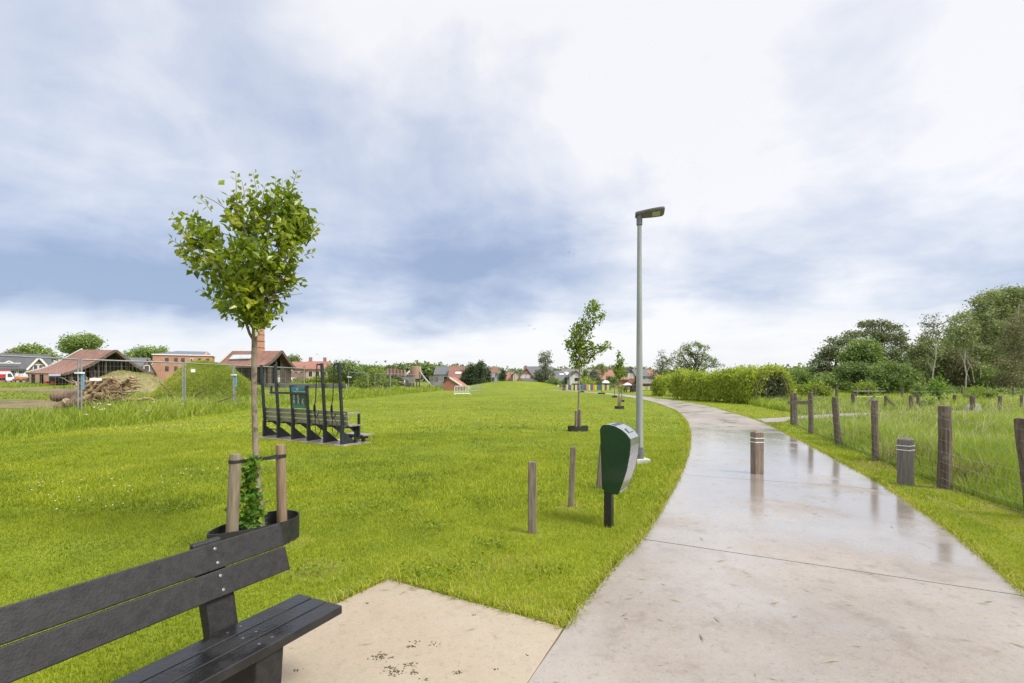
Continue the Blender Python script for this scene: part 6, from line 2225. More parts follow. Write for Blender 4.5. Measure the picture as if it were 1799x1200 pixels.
# ---- houses behind the mound
house('house', 'grey roofed house with white walls and brick strip left of the dark conifers', 763, 791, 657.5, 643.5, 122, M_render, M_tile_grey, depth=8, windows=W2(0.12, 0.72, z=1.0, w=1.2, h=1.5), base=0)
house('house', 'house with one big steep brown roof and skylight left of the dark conifers', 788, 813, 664.5, 643.0, 118, M_render, M_tile_brown, depth=9, roof_windows=[(0.42, 0.30, 1.5, 0.9)])
house('house', 'grey roofed house with orange chimney directly right of the dark conifers', 848, 872, 652, 644.5, 130, M_brick_brown, M_tile_grey, depth=8)
o = MB().box(P(868.5, 653, 128), (2.2, 1.2, 2.4)).build('orange_chimney', M_brick_orange, loc=P(868.5, 660, 128))
tag(o, 'broad orange brick chimney stack between the grey roofs', 'chimney')
house('house', 'bluish white gabled house beside the orange chimney stack', 866, 888, 656, 652, 126, M_bluewhite, M_tile_grey, depth=6, windows=W2(0.62, 0.8, z=1.2, w=1.2, h=1.6))
house('lean_to', 'low brown lean to roof with pale verge beneath the orange chimney', 852, 868, 663, 657, 122, M_tile_taupe, M_tile_taupe, depth=5, cat='outbuilding')
house('house', 'low house with plain terracotta roof left of the cream gable', 886, 906, 667, 654, 124, M_cream, M_tile_red, depth=8)
house('house', 'cream rendered gable end left of the red half timbered gable', 901, 913, 657, 652.5, 121, M_cream, M_tile_taupe, 'gable', depth=7)
h6 = house('house', 'red brick gable house with white windows right of the cream gable', 912, 938, 664, 647.5, 118, M_brick_red, M_tile_brown, 'gable', depth=10, windows=[(0.26, 2.0, 1.2, 0.85), (0.62, 2.0, 1.0, 0.85)], win_mat=M_pane_pale, chimneys=((0.75, 1.0),))
house('porch', 'dark flat porch roof of the red brick gable house', 919, 942, 669.5, 666, 112, M_tile_slate, M_tile_slate, depth=5, cat='porch')
house('house', 'large dark grey roof rising behind the red brick gable', 922, 972, 664, 643.5, 134, M_render, M_tile_grey, depth=11)
house('house', 'grey roofed white bungalow with skylight left of the far lamp post', 966, 1002, 668, 651.5, 118, M_render, M_tile_grey, depth=9, roof_windows=[(0.52, 0.48, 1.1, 0.8)], windows=[(0.32, 0.2, 1.3, 1.2), (0.62, 0.2, 2.2, 1.2)], door=(0.45, 1.0, 1.6), hip=1.5)
house('house', 'white gable house with dark verge and one grey window by the far lamp post', 1001, 1023, 661, 652, 112, M_render, M_tile_slate, 'gable', depth=8, windows=[(0.62, 1.2, 1.6, 1.0)], door=(0.55, 2.2, 0.8), over=0.5)
house('house', 'long grey roof stretching behind the white gable house', 990, 1048, 661, 648.5, 132, M_render, M_tile_taupe, depth=9, chimneys=((0.12, 0.8), (0.42, 0.8)))
house('house', 'dark brown gable with two white windows left of the red roof', 1044, 1056, 662, 653, 118, M_brick_brown, M_tile_slate, 'gable', depth=7, windows=W2(0.3, 0.7, z=2.0, w=0.8, h=1.0), win_mat=M_pane_pale)
house('house', 'brick house with large tilted red roof behind the cone crowned tree', 1053, 1081, 666, 650, 116, M_brick_red, M_tile_red, depth=9, chimneys=((0.75, 1.0),), windows=W2(0.25, z=1.0, w=1.0, h=1.0))
h9 = house('house', 'dark brick gable house with small white windows left of the lamp pole', 1100, 1116, 661, 648.5, 102, M_brick_red, M_tile_grey, 'gable', depth=9, windows=W2(0.33, 0.72, z=1.9, w=0.6, h=1.1), win_mat=M_pane_pale)
house('house', 'brick wing under a dark solar roof just right of the lamp pole', 1109, 1141, 661, 649, 106, M_brick_red, M_tile_grey, depth=8, windows=W2(0.60, 0.80, z=1.35, w=0.9, h=1.0), win_mat=M_pane_pale)
house('house', 'red roofed house end left of the wispy pale willow', 1131, 1157, 662, 650, 112, M_brick_red, M_tile_red, depth=8)
house('outbuilding', 'long low outbuilding with pale brown roof right of the lamp pole', 1126, 1157, 674, 667.5, 98, M_timber, M_tile_taupe, depth=6, cat='outbuilding')
house('outbuilding', 'low orange roofed annex between parasol and brick gable', 1082, 1104, 667, 662, 100, M_brick_red, M_tile_orange, depth=5, cat='outbuilding')
house('house', 'pinkish brown roof peeping between hedge and pine trees', 1346, 1374, 656, 651, 85, M_brick_red, M_tile_red, depth=7)
house('outbuilding', 'dark low hut roof among shrubs right of the willow hedge', 1368, 1396, 672, 664.5, 62, M_dark, M_tile_taupe, depth=4, cat='hut', rz=0.2)

# parasols in the gardens
for px, yt, yb, w, lab in ((1064, 666, 672.5, 16, 'white garden parasol left of the cone crowned tree'), (1102, 671.5, 676, 17, 'lilac white garden parasol beside the dark picnic shelter')):
    b = Vector((X(px, 92), 92, 0))
    r = empty('garden_parasol', b, lab, 'parasol')
    MB().lathe(b, [(w * 92 / F / 2, Z(yb, 92)), (w * 92 / F / 2.05, Z(yb, 92) + 0.05), (0.05, Z(yt, 92))], 8, False).build('canopy', M_trim if px < 1090 else mat('lilac_canvas', (0.6, 0.55, 0.66), (0.55, 0.5, 0.6), 3, 0.8), r)
    MB().tube([b, b + Vector((0, 0, Z(yb, 92)))], 0.05, 6).build('pole', M_timber, r)

# dark picnic set by the path end
b = G(1104, 689)
pic = empty('picnic_table', b, 'dark picnic table with benches near the path end, left of the lamp pole', 'picnic table')
k_ = b.y / F
MB().box(b + Vector((0, 0, 0.78)), (15 * k_, 0.8, 0.09)).build('tabletop', M_dark, pic)
for s_ in (-0.75, 0.75):
    MB().box(b + Vector((0, s_, 0.45)), (15 * k_, 0.32, 0.08)).build('seat', M_dark, pic)
for s_ in (-1, 1):
    mb = MB()
    for t in (-1, 1):
        mb.beam(b + Vector((s_ * 5.5 * k_, t * 0.7, -0.02)), b + Vector((s_ * 5.5 * k_, t * 0.2, 0.76)), 0.12, 0.12)
    mb.beam(b + Vector((s_ * 5.5 * k_, -0.85, 0.40)), b + Vector((s_ * 5.5 * k_, 0.85, 0.40)), 0.1, 0.1)
    mb.build('leg', M_dark, pic)
b = G(1116, 688)
tag(MB().prism([b + Vector((-.5, 0, 0)), b + Vector((.5, 0, 0)), b + Vector((.45, 0, .95)), b + Vector((.1, 0, 1.05)), b + Vector((-.4, 0, .75))], (0, 0.5, 0)).build('dark_bin', M_dark, loc=b), 'dark bulky container half hidden by the lamp pole', 'container')

# coloured plank fence round the playground
cf = empty('coloured_fence', Vector((10.5, 73, 0)), 'fence of yellow, blue and orange planks at the far end of the lawn', 'fence')
M_y = mat('yellow_paint', (0.62, 0.46, 0.06), (0.55, 0.40, 0.05), 3, 0.5)
M_y2 = mat('pale_yellow_paint', (0.62, 0.54, 0.26), (0.55, 0.48, 0.22), 3, 0.5)
M_b = mat('blue_paint', (0.045, 0.095, 0.22), (0.06, 0.12, 0.26), 3, 0.5)
M_b2 = mat('light_blue_paint', (0.16, 0.28, 0.42), (0.2, 0.32, 0.45), 3, 0.5)
M_o = mat('orange_plank', (0.58, 0.27, 0.035), (0.5, 0.23, 0.03), 3, 0.5)
M_g = mat('teal_plank', (0.04, 0.14, 0.12), (0.05, 0.17, 0.15), 3, 0.5)
M_p = mat('purple_plank', (0.12, 0.10, 0.20), (0.15, 0.12, 0.24), 3, 0.5)
seq = [(953, M_y2), (956, M_p), (959, M_y2), (961.5, M_p), (964.5, M_y), (968, M_b), (971.8, M_y), (975.5, M_b), (979, M_y2), (982.5, M_p), (986, M_y2), (990, M_p), (994, M_y2), (998, M_b), (1003.5, M_y), (1007.5, M_b), (1010.3, M_y2), (1013.5, M_p),
       (1017, M_b2), (1020, M_p), (1025.5, M_b), (1030, M_o), (1034, M_y2), (1037, M_b), (1041.5, M_o), (1045, M_y), (1048.5, M_g), (1053.5, M_b), (1057.5, M_y), (1062, M_b), (1066, M_y), (1070, M_g), (1128, M_y), (1133, M_b2), (1138, M_y), (1142, M_p), (1148, M_y2)]
for i, (px, m) in enumerate(seq):
    yb = 681 + 4.2 * min(1, max(0, (px - 953) / 55))
    if px > 1100:
        yb = 684
    Yp = F * H / (yb - HY) if px < 1100 else 80.0
    Yp = max(Yp, 72) if px < 1100 else 80.0
    nx = (seq[i + 1][0] - px) if i + 1 < len(seq) and seq[i + 1][0] - px < 7 else 3.5
    top_ = 675.5 if px < 1100 else 678
    w_ = nx * Yp / F
    MB().box((X(px + nx / 2, Yp), Yp + 0.02 * (i % 2), Z(top_, Yp) / 2), (w_ * 0.97, 0.08, Z(top_, Yp))).build('plank', m, cf)
# far lamp post by the white gable house and small poles behind the mound
def far_lamp(px, yt, Y, label, arm=4):
    b = Vector((X(px, Y), Y, 0))
    r = empty('street_lamp', b, label, 'street lamp')
    MB().tube([b, Vector((b.x, b.y, Z(yt, Y)))], [0.10, 0.06], 8).build('pole', M_galv, r)
    MB().beam(Vector((b.x - 0.1, b.y, Z(yt, Y))), Vector((b.x + arm * Y / F, b.y, Z(yt - .6, Y))), 0.18, 0.10).build('lamp_head', M_head, r)


far_lamp(1001.0, 634.5, 84, 'slim far street lamp in front of the white gable house')
M_polegrey = mat('pole_grey', (0.16, 0.15, 0.14), (0.22, 0.21, 0.2), 3, 0.7)
for px, yt, lab in ((851.5, 652, 'thin grey pole on the mound beside the conifers'), (863, 654, 'thin grey pole below the orange chimney stack'), (873.5, 653, 'thin grey pole before the bluish white house'), (897.5, 650, 'thin grey pole left of the cream gable'), (903.5, 653, 'thin grey pole in front of the cream gable'), (911, 650, 'thin grey pole between cream and red gables')):
    b = Vector((X(px, 108), 108, 0))
    tag(MB().tube([b, Vector((b.x, b.y, Z(yt, 108)))], 0.07, 6).build('thin_pole', M_polegrey, loc=b), lab, 'pole', 'thin poles behind the mound')
tag(MB().beam(P(897, 650.8, 108), P(911.5, 651.4, 108), 0.1, 0.14).build('cross_bar', M_polegrey, loc=P(904, 651, 108)), 'thin horizontal bar across two poles before the gables', 'bar')
tag(MB().tube([P(796.5 + 17.2, 643, 112), P(796.5 + 17.5, 675, 112)], 0.13, 6).build('mast', M_polegrey, loc=P(814, 675, 112)), 'tall grey mast between the brown roof and the conifers', 'mast')
tag(MB().tube([P(669.3, 645, 90), P(669.3, 662, 90)], 0.08, 6).build('mast', M_polegrey, loc=P(669, 662, 90)), 'short grey mast left of the plank wagon', 'mast')

# ================================================================== TREES, HEDGES AND SHRUBS
M_oak = leaf_mat('oak_leaves', [(0.05, (0.072, 0.111, 0.040)), (0.4, (0.139, 0.197, 0.065)), (0.75, (0.223, 0.285, 0.098)), (0.98, (0.339, 0.375, 0.152))], trans=0.3, patch=0.35)
M_mid = leaf_mat('mid_leaves', [(0.05, (0.084, 0.137, 0.040)), (0.4, (0.170, 0.243, 0.063)), (0.75, (0.270, 0.351, 0.097)), (0.98, (0.400, 0.449, 0.151))], trans=0.3, patch=0.35)
M_lime = leaf_mat('lime_leaves', [(0.05, (0.088, 0.138, 0.020)), (0.4, (0.181, 0.250, 0.030)), (0.75, (0.269, 0.331, 0.045)), (0.98, (0.362, 0.388, 0.075))], trans=0.35, patch=0.4)
M_pine = leaf_mat('pine_needles', [(0.05, (0.080, 0.104, 0.054)), (0.4, (0.150, 0.182, 0.092)), (0.75, (0.228, 0.255, 0.124)), (0.98, (0.343, 0.343, 0.182))], trans=0.15, patch=0.4)
M_will = leaf_mat('willow_leaves', [(0.05, (0.127, 0.156, 0.066)), (0.4, (0.216, 0.253, 0.109)), (0.75, (0.298, 0.335, 0.148)), (0.98, (0.402, 0.424, 0.205))], trans=0.3, patch=0.3)
M_brownish = leaf_mat('brownish_twigs', [(0.05, (0.098, 0.086, 0.049)), (0.4, (0.173, 0.159, 0.084)), (0.75, (0.236, 0.221, 0.115)), (0.98, (0.304, 0.291, 0.162))], trans=0.25, patch=0.3)
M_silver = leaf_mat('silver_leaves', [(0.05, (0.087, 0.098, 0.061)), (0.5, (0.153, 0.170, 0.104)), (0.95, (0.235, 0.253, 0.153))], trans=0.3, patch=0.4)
M_conifer = leaf_mat('dark_conifer', [(0.05, (0.025, 0.043, 0.022)), (0.5, (0.053, 0.080, 0.037)), (0.95, (0.100, 0.131, 0.060))], trans=0.1, patch=0.4)
M_hedge = leaf_mat('hedge_leaves', [(0.05, (0.131, 0.191, 0.021)), (0.4, (0.295, 0.373, 0.039)), (0.72, (0.449, 0.513, 0.063)), (0.98, (0.612, 0.604, 0.105))], trans=0.38, patch=0.5)
M_trunkdark = mat('dark_bark', (0.070, 0.055, 0.042), (0.11, 0.09, 0.07), 3, 0.9, 0.6)
M_trunkpale = mat('birch_bark', (0.42, 0.40, 0.35), (0.30, 0.28, 0.24), 2.5, 0.8, 0.3, stretch=(1, 1, 2), spots=((0.08, 0.07, 0.06), 2.5, 0.6, 0.8))


def tree(name, label, px, yb, Y, blobs, m, nclump, per, sig, leaf, seed, trunk=True, bark=None, r0=0.2, trunk_top=None, cat='tree', group=None, aspect=0.6, flat=0.8, dz=1.0, base=None, shell=0.4, nl=None, extra=()):
    b = Vector((X(px, Y), Y, 0))
    b.z = base if base is not None else zs(b.x, b.y)
    pm = F / Y
    per, leaf = int(per * 1.7), leaf * 0.74
    r = empty(name, b, label, cat, group)
    rr = random.Random(seed)
    bl = []
    for q in blobs:
        cx_, cy_, rx_, ry_ = q[:4]
        w = q[4] if len(q) > 4 else rx_ * ry_
        dy = (q[5] if len(q) > 5 else rr.uniform(-.5, .5) * rx_ / pm * dz)
        c = P(cx_, cy_, Y + dy)
        bl.append((c.x, c.y, c.z, rx_ / pm, (rx_ + ry_) / 2 / pm * dz, ry_ / pm, w))
    o, C_ = crown('crown' if trunk else 'foliage', bl, nclump, per, sig, leaf, m, r, seed, aspect, 0.5, shell, flat)
    if trunk:
        mb = MB()
        tx, ty = trunk_top or (blobs[0][0], blobs[0][1])
        top_ = P(tx, ty, Y)
        pts = limb(mb, b - Vector((0, 0, 0.3)), top_, r0, r0 * 0.35, rr, 0.025, 8, 9)
        for k in range(nl if nl is not None else min(16, len(C_) // 5)):
            e = Vector(C_[rr.randrange(len(C_))])
            s_ = pts[rr.randint(3, 8)]
            if e.z < s_.z - 0.5:
                s_ = pts[2]
            limb(mb, s_, e, r0 * 0.30, r0 * 0.06, rr, 0.08, 5, 5)
        for (a, c_), (d_, e_), ra in extra:
            limb(mb, P(a, c_, Y), P(d_, e_, Y), ra, ra * 0.35, rr, 0.04, 6, 6)
        mb.build('trunk', bark or M_trunkdark, r)
    return r


# -- left, behind the sheds
tree('leafy_tree', 'tall round green tree rising behind the left open shed', 143, 660, 100, [(143, 600, 30, 11), (128, 604, 17, 9), (160, 602, 16, 10), (138, 612, 28, 10), (120, 616, 12, 7), (150, 594, 16, 6)], M_mid, 260, 14, 0.45, 0.55, 201, r0=0.35)
tree('leafy_tree', 'broad green tree behind the slate roofed house at far left', 57, 655, 105, [(60, 618, 28, 10), (44, 618, 16, 8), (72, 622, 18, 10), (55, 611, 14, 6), (90, 628, 10, 6), (30, 622, 12, 5)], M_mid, 220, 14, 0.45, 0.55, 202, r0=0.3)
tree('leafy_tree', 'flat topped green tree behind the flat brick block', 258, 655, 105, [(262, 618, 26, 7), (240, 621, 16, 6), (278, 618, 18, 6), (255, 626, 28, 7)], M_mid, 190, 14, 0.45, 0.55, 203, r0=0.3)
tree('leafy_tree', 'small dark tree peeping over the pink row house', 516, 655, 125, [(516, 630, 9, 5), (512, 633, 8, 5), (522, 634, 6, 4)], M_oak, 60, 12, 0.5, 0.55, 204, r0=0.2)
tree('shrub', 'reddish brown shrub at the roof of the far left house', 22, 655, 100, [(22, 620, 9, 4), (30, 622, 6, 4)], M_brownish, 40, 10, 0.3, 0.4, 205, trunk=True, r0=0.1)
# -- bushes behind the exercise station
BY = 66.0
for k, (lab, bl, m, s_, dens) in enumerate((
        ('big dark green bush with airy top right of the pink row house', [(596, 644, 16, 10), (612, 646, 18, 12), (586, 652, 14, 10), (625, 652, 16, 9)], M_oak, 211, 150),
        ('bright lime bush spreading behind the exercise station', [(610, 660, 24, 12), (590, 662, 18, 10), (630, 664, 20, 11), (575, 668, 14, 8)], M_lime, 212, 200),
        ('rounded dense green bush left of the plank wagon', [(660, 662, 15, 9), (664, 656, 12, 7), (650, 668, 14, 7)], M_mid, 213, 130),
        ('yellow green bush between the two mesh fence posts', [(645, 672, 22, 8), (662, 654, 14, 6), (680, 672, 16, 7)], M_lime, 214, 130),
        ('low pale weeds bush at the foot of the brick wall', [(545, 672, 24, 6), (525, 673, 18, 5), (560, 670, 14, 7)], M_lime, 215, 110))):
    tree('bush', lab, bl[0][0], 680, BY + 3 * (k % 3), bl, m, dens, 13, 0.28, 0.34, s_, trunk=False, cat='bush', flat=0.9, base=0.0)
# -- wooded skyline far off
def woodland(label_seed, blobs, Y, m, n, per, sig, leaf, seed, name='distant_woodland'):
    pm = F / Y
    bl = []
    for cx_, cy_, rx_, ry_ in blobs:
        c = P(cx_, cy_, Y)
        bl.append((c.x, c.y, c.z, rx_ / pm, 5.0, ry_ / pm, rx_ * ry_))
    o, _ = crown(name, bl, n, per, sig, leaf, m, None, seed, 0.7, 0.5, 0.5, 0.8)
    tag(o, kind='stuff')


woodland(0, [(720, 656, 55, 12), (760, 652, 40, 11), (690, 650, 30, 6), (800, 655, 50, 10), (640, 650, 40, 7), (735, 648, 30, 8), (840, 654, 40, 9), (600, 655, 40, 6)], 190, M_oak, 900, 12, 0.9, 1.3, 301)
woodland(0, [(880, 657, 40, 6), (940, 656, 50, 8), (1000, 656, 60, 7), (1060, 655, 60, 8), (1120, 656, 50, 7), (1180, 658, 40, 6), (1090, 652, 30, 5)], 200, M_oak, 700, 12, 0.9, 1.3, 302)
woodland(0, [(1300, 658, 40, 5), (1340, 658, 40, 6), (1390, 652, 26, 7), (1380, 658, 40, 8), (1410, 652, 18, 7), (1430, 655, 30, 9), (1520, 650, 70, 14), (1650, 640, 90, 20), (1780, 640, 60, 24)], 130, M_oak, 800, 12, 0.7, 0.95, 303)
woodland(0, [(100, 655, 120, 8), (-60, 650, 90, 12), (330, 655, 120, 8), (470, 655, 90, 7)], 170, M_oak, 500, 12, 0.8, 1.1, 304)
woodland(0, [(1640, 650, 60, 40), (1700, 625, 40, 55), (1760, 590, 50, 70), (1820, 580, 50, 80), (1600, 670, 50, 26), (1540, 670, 60, 24), (1470, 672, 50, 20)], 78, M_oak, 1500, 14, 0.5, 0.55, 305)
# -- conifers behind the mound
for k, (lab, px, bl) in enumerate((('tallest dark conifer behind the mound', 843, [(843, 645, 7, 8), (843, 656, 11, 9), (842, 668, 13, 7), (844, 639, 3, 4)]), ('dark conifer left of the tallest one behind the mound', 829, [(829, 650, 7, 7), (829, 660, 10, 8), (830, 670, 11, 6), (827, 643, 3, 4)]),
                                   ('low dark conifer beside the brown roofed house', 820, [(820, 657, 6, 7), (820, 667, 8, 7)]), ('small dark conifer overlapping the grey roof', 854, [(854, 655, 6, 8), (853, 667, 8, 7)]))):
    tree('conifer', lab, px, 678, 106 + k * 1.5, bl, M_conifer, 150, 12, 0.35, 0.45, 320 + k, r0=0.2, trunk_top=(px, bl[0][1]), group='conifers behind the mound')
# -- silvery poplar before the dark grey roof
tree('poplar', 'tall silvery poplar with a knotted top before the large grey roof', 957, 680, 92, [(953, 624, 6, 6), (962, 622, 6, 5), (958, 632, 8, 6), (964, 634, 5, 7), (950, 634, 4, 5), (958, 645, 7, 7), (956, 656, 14, 10), (946, 660, 9, 10), (968, 660, 8, 10), (958, 670, 15, 6)], M_silver, 200, 12, 0.25, 0.36, 331, r0=0.18, trunk_top=(958, 626))
for k, (lab, px, bl, m) in enumerate((('bright garden shrub left of the white bungalow', 975, [(972, 670, 10, 5), (982, 672, 8, 4), (964, 673, 9, 4)], M_mid), ('pale garden shrub right of the white gable house', 1031, [(1030, 668, 10, 6), (1038, 671, 8, 5), (1024, 673, 6, 4)], M_hedge),
                                      ('narrow upright cypress right of the white gable house', 1028, [(1028, 655, 2, 5), (1028, 662, 2.6, 5)], M_mid), ('dark garden hedge below the white parasol', 1075, [(1068, 673, 9, 4), (1082, 671, 8, 5), (1050, 673, 7, 4)], M_oak),
                                      ('pale garden bush beside the white parasol', 1051, [(1051, 668, 7, 5), (1056, 672, 7, 4)], M_silver), ('weedy clump around the picnic table', 1094, [(1085, 683, 6, 3), (1092, 681, 6, 3)], M_hedge),
                                      ('small grey green tree behind the wispy sapling', 1044, [(1044, 653, 6, 6), (1047, 660, 6, 6), (1038, 658, 4, 5)], M_silver), ('small pointed fir near the bluish white house', 884, [(884, 652, 2.5, 4), (884, 660, 3.5, 6)], M_conifer),
                                      ('leafy garden bush before the bluish white house', 880, [(879, 662, 4, 6), (884, 668, 6, 4)], M_mid), ('orange tinted shrub beside the silvery poplar', 951, [(951, 669, 2.5, 3)], M_brownish))):
    tree('garden_shrub', lab, px, 680, 90 + k, bl, m, 45, 11, 0.22, 0.34, 340 + k, trunk=False, cat='shrub', base=0)
# -- big spreading oak and wispy willow behind the hedge
tree('spreading_oak', 'large spreading oak with open crown behind the willow hedge', 1218, 690, 74, [(1205, 610, 12, 6), (1222, 606, 14, 5), (1236, 612, 12, 6), (1190, 622, 14, 7), (1212, 622, 16, 8), (1235, 626, 13, 8), (1250, 632, 11, 6), (1182, 636, 15, 8), (1205, 636, 17, 9), (1230, 640, 15, 8), (1252, 642, 13, 5), (1266, 641, 8, 4), (1195, 650, 18, 7), (1218, 652, 18, 7), (1245, 652, 12, 4)], M_oak, 330, 9, 0.22, 0.30, 351, r0=0.26, trunk_top=(1222, 622), nl=40, shell=0.5,
     extra=[((1220, 660), (1240, 612), 0.15), ((1218, 655), (1195, 615), 0.15), ((1221, 655), (1262, 638), 0.13), ((1219, 660), (1180, 630), 0.13)])
tree('wispy_willow', 'wispy pale willow just left of the spreading oak', 1162, 690, 72, [(1162, 625, 6, 9), (1158, 640, 8, 9), (1166, 650, 8, 8), (1152, 655, 8, 9), (1148, 664, 7, 6), (1172, 640, 6, 10)], M_silver, 110, 9, 0.22, 0.26, 352, r0=0.12, trunk_top=(1163, 625))

# -- the willow hedge with its arch
def hedge(label, A, B, wd, h0, h1, m, n, per, sig, leaf, seed, name='willow_hedge', wob=0.12):
    A, B = Vector(A), Vector(B)
    r = empty(name, (A + B) / 2, label, 'hedge')
    rg = np.random.default_rng(seed)
    u = (B - A).normalized()
    v = Vector((-u.y, u.x, 0))
    L_ = (B - A).length
    t = rg.random(n)
    # a domed cross section, shell-biased, with an uneven top
    ang = rg.random(n) * np.pi
    rad = 1 - 0.4 * rg.random(n) ** 1.6
    hh = h0 + (h1 - h0) * t
    bump = 1 + 1.6 * wob * np.sin(t * L_ * 0.9 + 1) * 0.5 + wob * np.sin(t * L_ * 2.9) * 0.5 + 0.06 * rg.normal(size=n)
    off = np.cos(ang) * wd / 2 * rad
    off = np.sign(off) * (np.abs(off) / (wd / 2)) ** 0.6 * wd / 2
    z = np.sin(ang) ** 0.55 * hh * rad * bump
    C_ = np.stack([A.x + u.x * t * L_ + v.x * off, A.y + u.y * t * L_ + v.y * off, z], 1)
    Pt = np.repeat(C_, per, axis=0) + rg.normal(size=(n * per, 3)) * sig
    Pt[:, 2] = np.abs(Pt[:, 2]) + 0.02
    axd = np.tile(np.array([0.25, 0, 1.0]), (len(Pt), 1)) + rg.normal(size=(len(Pt), 3)) * 0.6
    co, tr = leaf_arrays(Pt, leaf * (0.6 + 0.8 * rg.random(len(Pt))), rg, 0.34, unit(axd), 0.3)
    cr = np.repeat(rg.random(n), per)
    mesh_np('foliage', co, tr, m, r, rnd=np.repeat(np.clip(cr * 0.5 + rg.random(len(Pt)) * 0.55, 0, 1), 4))
    # upright shoots along the top and sides
    mb = MB()
    rr = random.Random(seed)
    for i in range(int(L_ * 7)):
        tt = rr.random()
        o_ = rr.uniform(-.45, .45) * wd
        p = A + u * tt * L_ + v * o_
        hq = (h0 + (h1 - h0) * tt) * rr.uniform(0.95, 1.15) * (1 - 0.35 * abs(o_ / (wd / 2)) ** 2)
        mb.tube([p, p + Vector((rr.uniform(-.1, .1), rr.uniform(-.1, .1), hq * 0.6)), p + Vector((rr.uniform(-.2, .3), rr.uniform(-.2, .2), hq))], [0.012, 0.008, 0.004], 4, False)
    mb.build('stems', mat('willow_stem', (0.16, 0.17, 0.06), (0.22, 0.20, 0.09), 4, 0.8), r)
    return r


HB = Vector((X(1345, 32.0), 32.0, 0))
HA = Vector((X(1196, 41.5), 41.5, 0))
wh = hedge('long clipped living willow hedge with an arched right end beside the path', HA, HB, 2.0, 2.0, 2.15, M_hedge, 3000, 9, 0.13, 0.21, 401)
# bowed willow rods of the tunnel mouth at the right end
mb = MB()
rr = random.Random(4)
hu = (HB - HA).normalized()
hv = Vector((-hu.y, hu.x, 0))
for k in range(7):
    c = HB + hu * (0.15 + 0.10 * k) + Vector((rr.uniform(-.1, .1), 0, 0))
    pts = []
    for i in range(13):
        a = math.pi * i / 12
        pts.append(c + Vector((1, -0.25, 0)).normalized() * math.cos(a) * 0.95 * rr.uniform(.94, 1.05) + Vector((0, 0, math.sin(a) ** 0.8 * 2.15 * rr.uniform(.96, 1.04))))
    mb.tube(pts, 0.022, 5, False)
mb.build('arch_rod', mat('willow_rod', (0.20, 0.17, 0.08), (0.27, 0.23, 0.12), 4, 0.8), wh)
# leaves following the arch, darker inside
rg = np.random.default_rng(77)
n_ = 2600
a = rg.random(n_) * np.pi
rad = 0.95 + 0.20 * rg.random(n_)
C_ = np.stack([HB.x + 0.35 + np.cos(a) * 0.97 * rad, HB.y - 0.2 - np.cos(a) * 0.25 + rg.normal(size=n_) * 0.35, np.sin(a) ** 0.8 * 2.18 * rad], 1) + rg.normal(size=(n_, 3)) * 0.08
co, tr = leaf_arrays(C_, 0.20 * (0.6 + 0.8 * rg.random(n_)), rg, 0.34, None, 0.3)
mesh_np('arch_foliage', co, tr, M_hedge, wh, rnd=np.repeat(rg.random(n_), 4))
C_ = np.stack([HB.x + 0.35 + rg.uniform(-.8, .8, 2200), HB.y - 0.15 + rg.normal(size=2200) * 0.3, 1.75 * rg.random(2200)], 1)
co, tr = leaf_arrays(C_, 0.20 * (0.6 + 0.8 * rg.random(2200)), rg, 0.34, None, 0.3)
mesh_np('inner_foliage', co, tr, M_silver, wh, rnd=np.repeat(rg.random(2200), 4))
hedge('short bright hedge left of the long willow hedge', (X(1164, 50), 50, 0), (X(1184, 48), 48, 0), 2.4, 1.55, 1.7, M_hedge, 700, 9, 0.16, 0.25, 402, 'clipped_hedge')
# dark low shrub at the gate and shrubs to its right
tree('low_shrub', 'low dark green shrub at the fence gate right of the willow hedge', 1372, 712, 29, [(1380, 707, 12, 6), (1366, 709, 7, 4), (1398, 706, 12, 7), (1440, 706, 18, 6), (1450, 709, 14, 5)], M_oak, 90, 12, 0.12, 0.16, 411, trunk=False, cat='shrub', base=0)
tree('bramble_shrub', 'bright yellow green bramble right of the fence gate', 1420, 705, 38, [(1415, 685, 18, 9), (1432, 680, 16, 8), (1402, 690, 12, 8), (1425, 695, 24, 8), (1450, 690, 10, 8)], M_lime, 200, 12, 0.18, 0.24, 412, trunk=False, cat='shrub', base=0)
tree('bramble_shrub', 'rounded lime bush among the far meadow fence posts', 1519, 705, 40, [(1520, 680, 14, 8), (1510, 685, 10, 7), (1530, 686, 10, 6)], M_lime, 110, 12, 0.16, 0.22, 413, trunk=False, cat='shrub', base=0)
tree('bramble_shrub', 'tall dull green thicket behind the bramble right of the gate', 1400, 700, 56, [(1385, 664, 24, 8), (1405, 658, 20, 8), (1375, 675, 22, 9), (1420, 668, 22, 12), (1440, 665, 18, 12), (1360, 670, 14, 7)], M_mid, 260, 12, 0.28, 0.34, 414, trunk=False, cat='thicket', base=0)

# -- the wood on the right, each crown its own tree
tree('pine', 'leaning flat topped pine at the left end of the wood', 1462, 698, 56, [(1478, 598, 22, 8), (1496, 588, 14, 6), (1462, 612, 18, 8), (1450, 626, 16, 8), (1470, 628, 16, 7), (1442, 640, 16, 8), (1455, 650, 18, 9), (1440, 660, 14, 8), (1430, 650, 8, 6)], M_pine, 300, 11, 0.28, 0.34, 501, r0=0.22, trunk_top=(1474, 606), flat=0.45, nl=18)
tree('pine', 'tallest broad dark pine in the middle of the wood', 1547, 698, 60, [(1526, 570, 16, 7), (1548, 568, 16, 6), (1568, 576, 14, 7), (1582, 590, 10, 8), (1520, 585, 18, 8), (1546, 586, 22, 9), (1572, 600, 16, 10), (1535, 602, 20, 9), (1560, 618, 18, 10), (1588, 612, 8, 10), (1575, 630, 16, 8), (1548, 640, 14, 12), (1598, 620, 6, 6)], M_pine, 400, 11, 0.30, 0.36, 502, r0=0.28, trunk_top=(1549, 575), flat=0.5, nl=22)
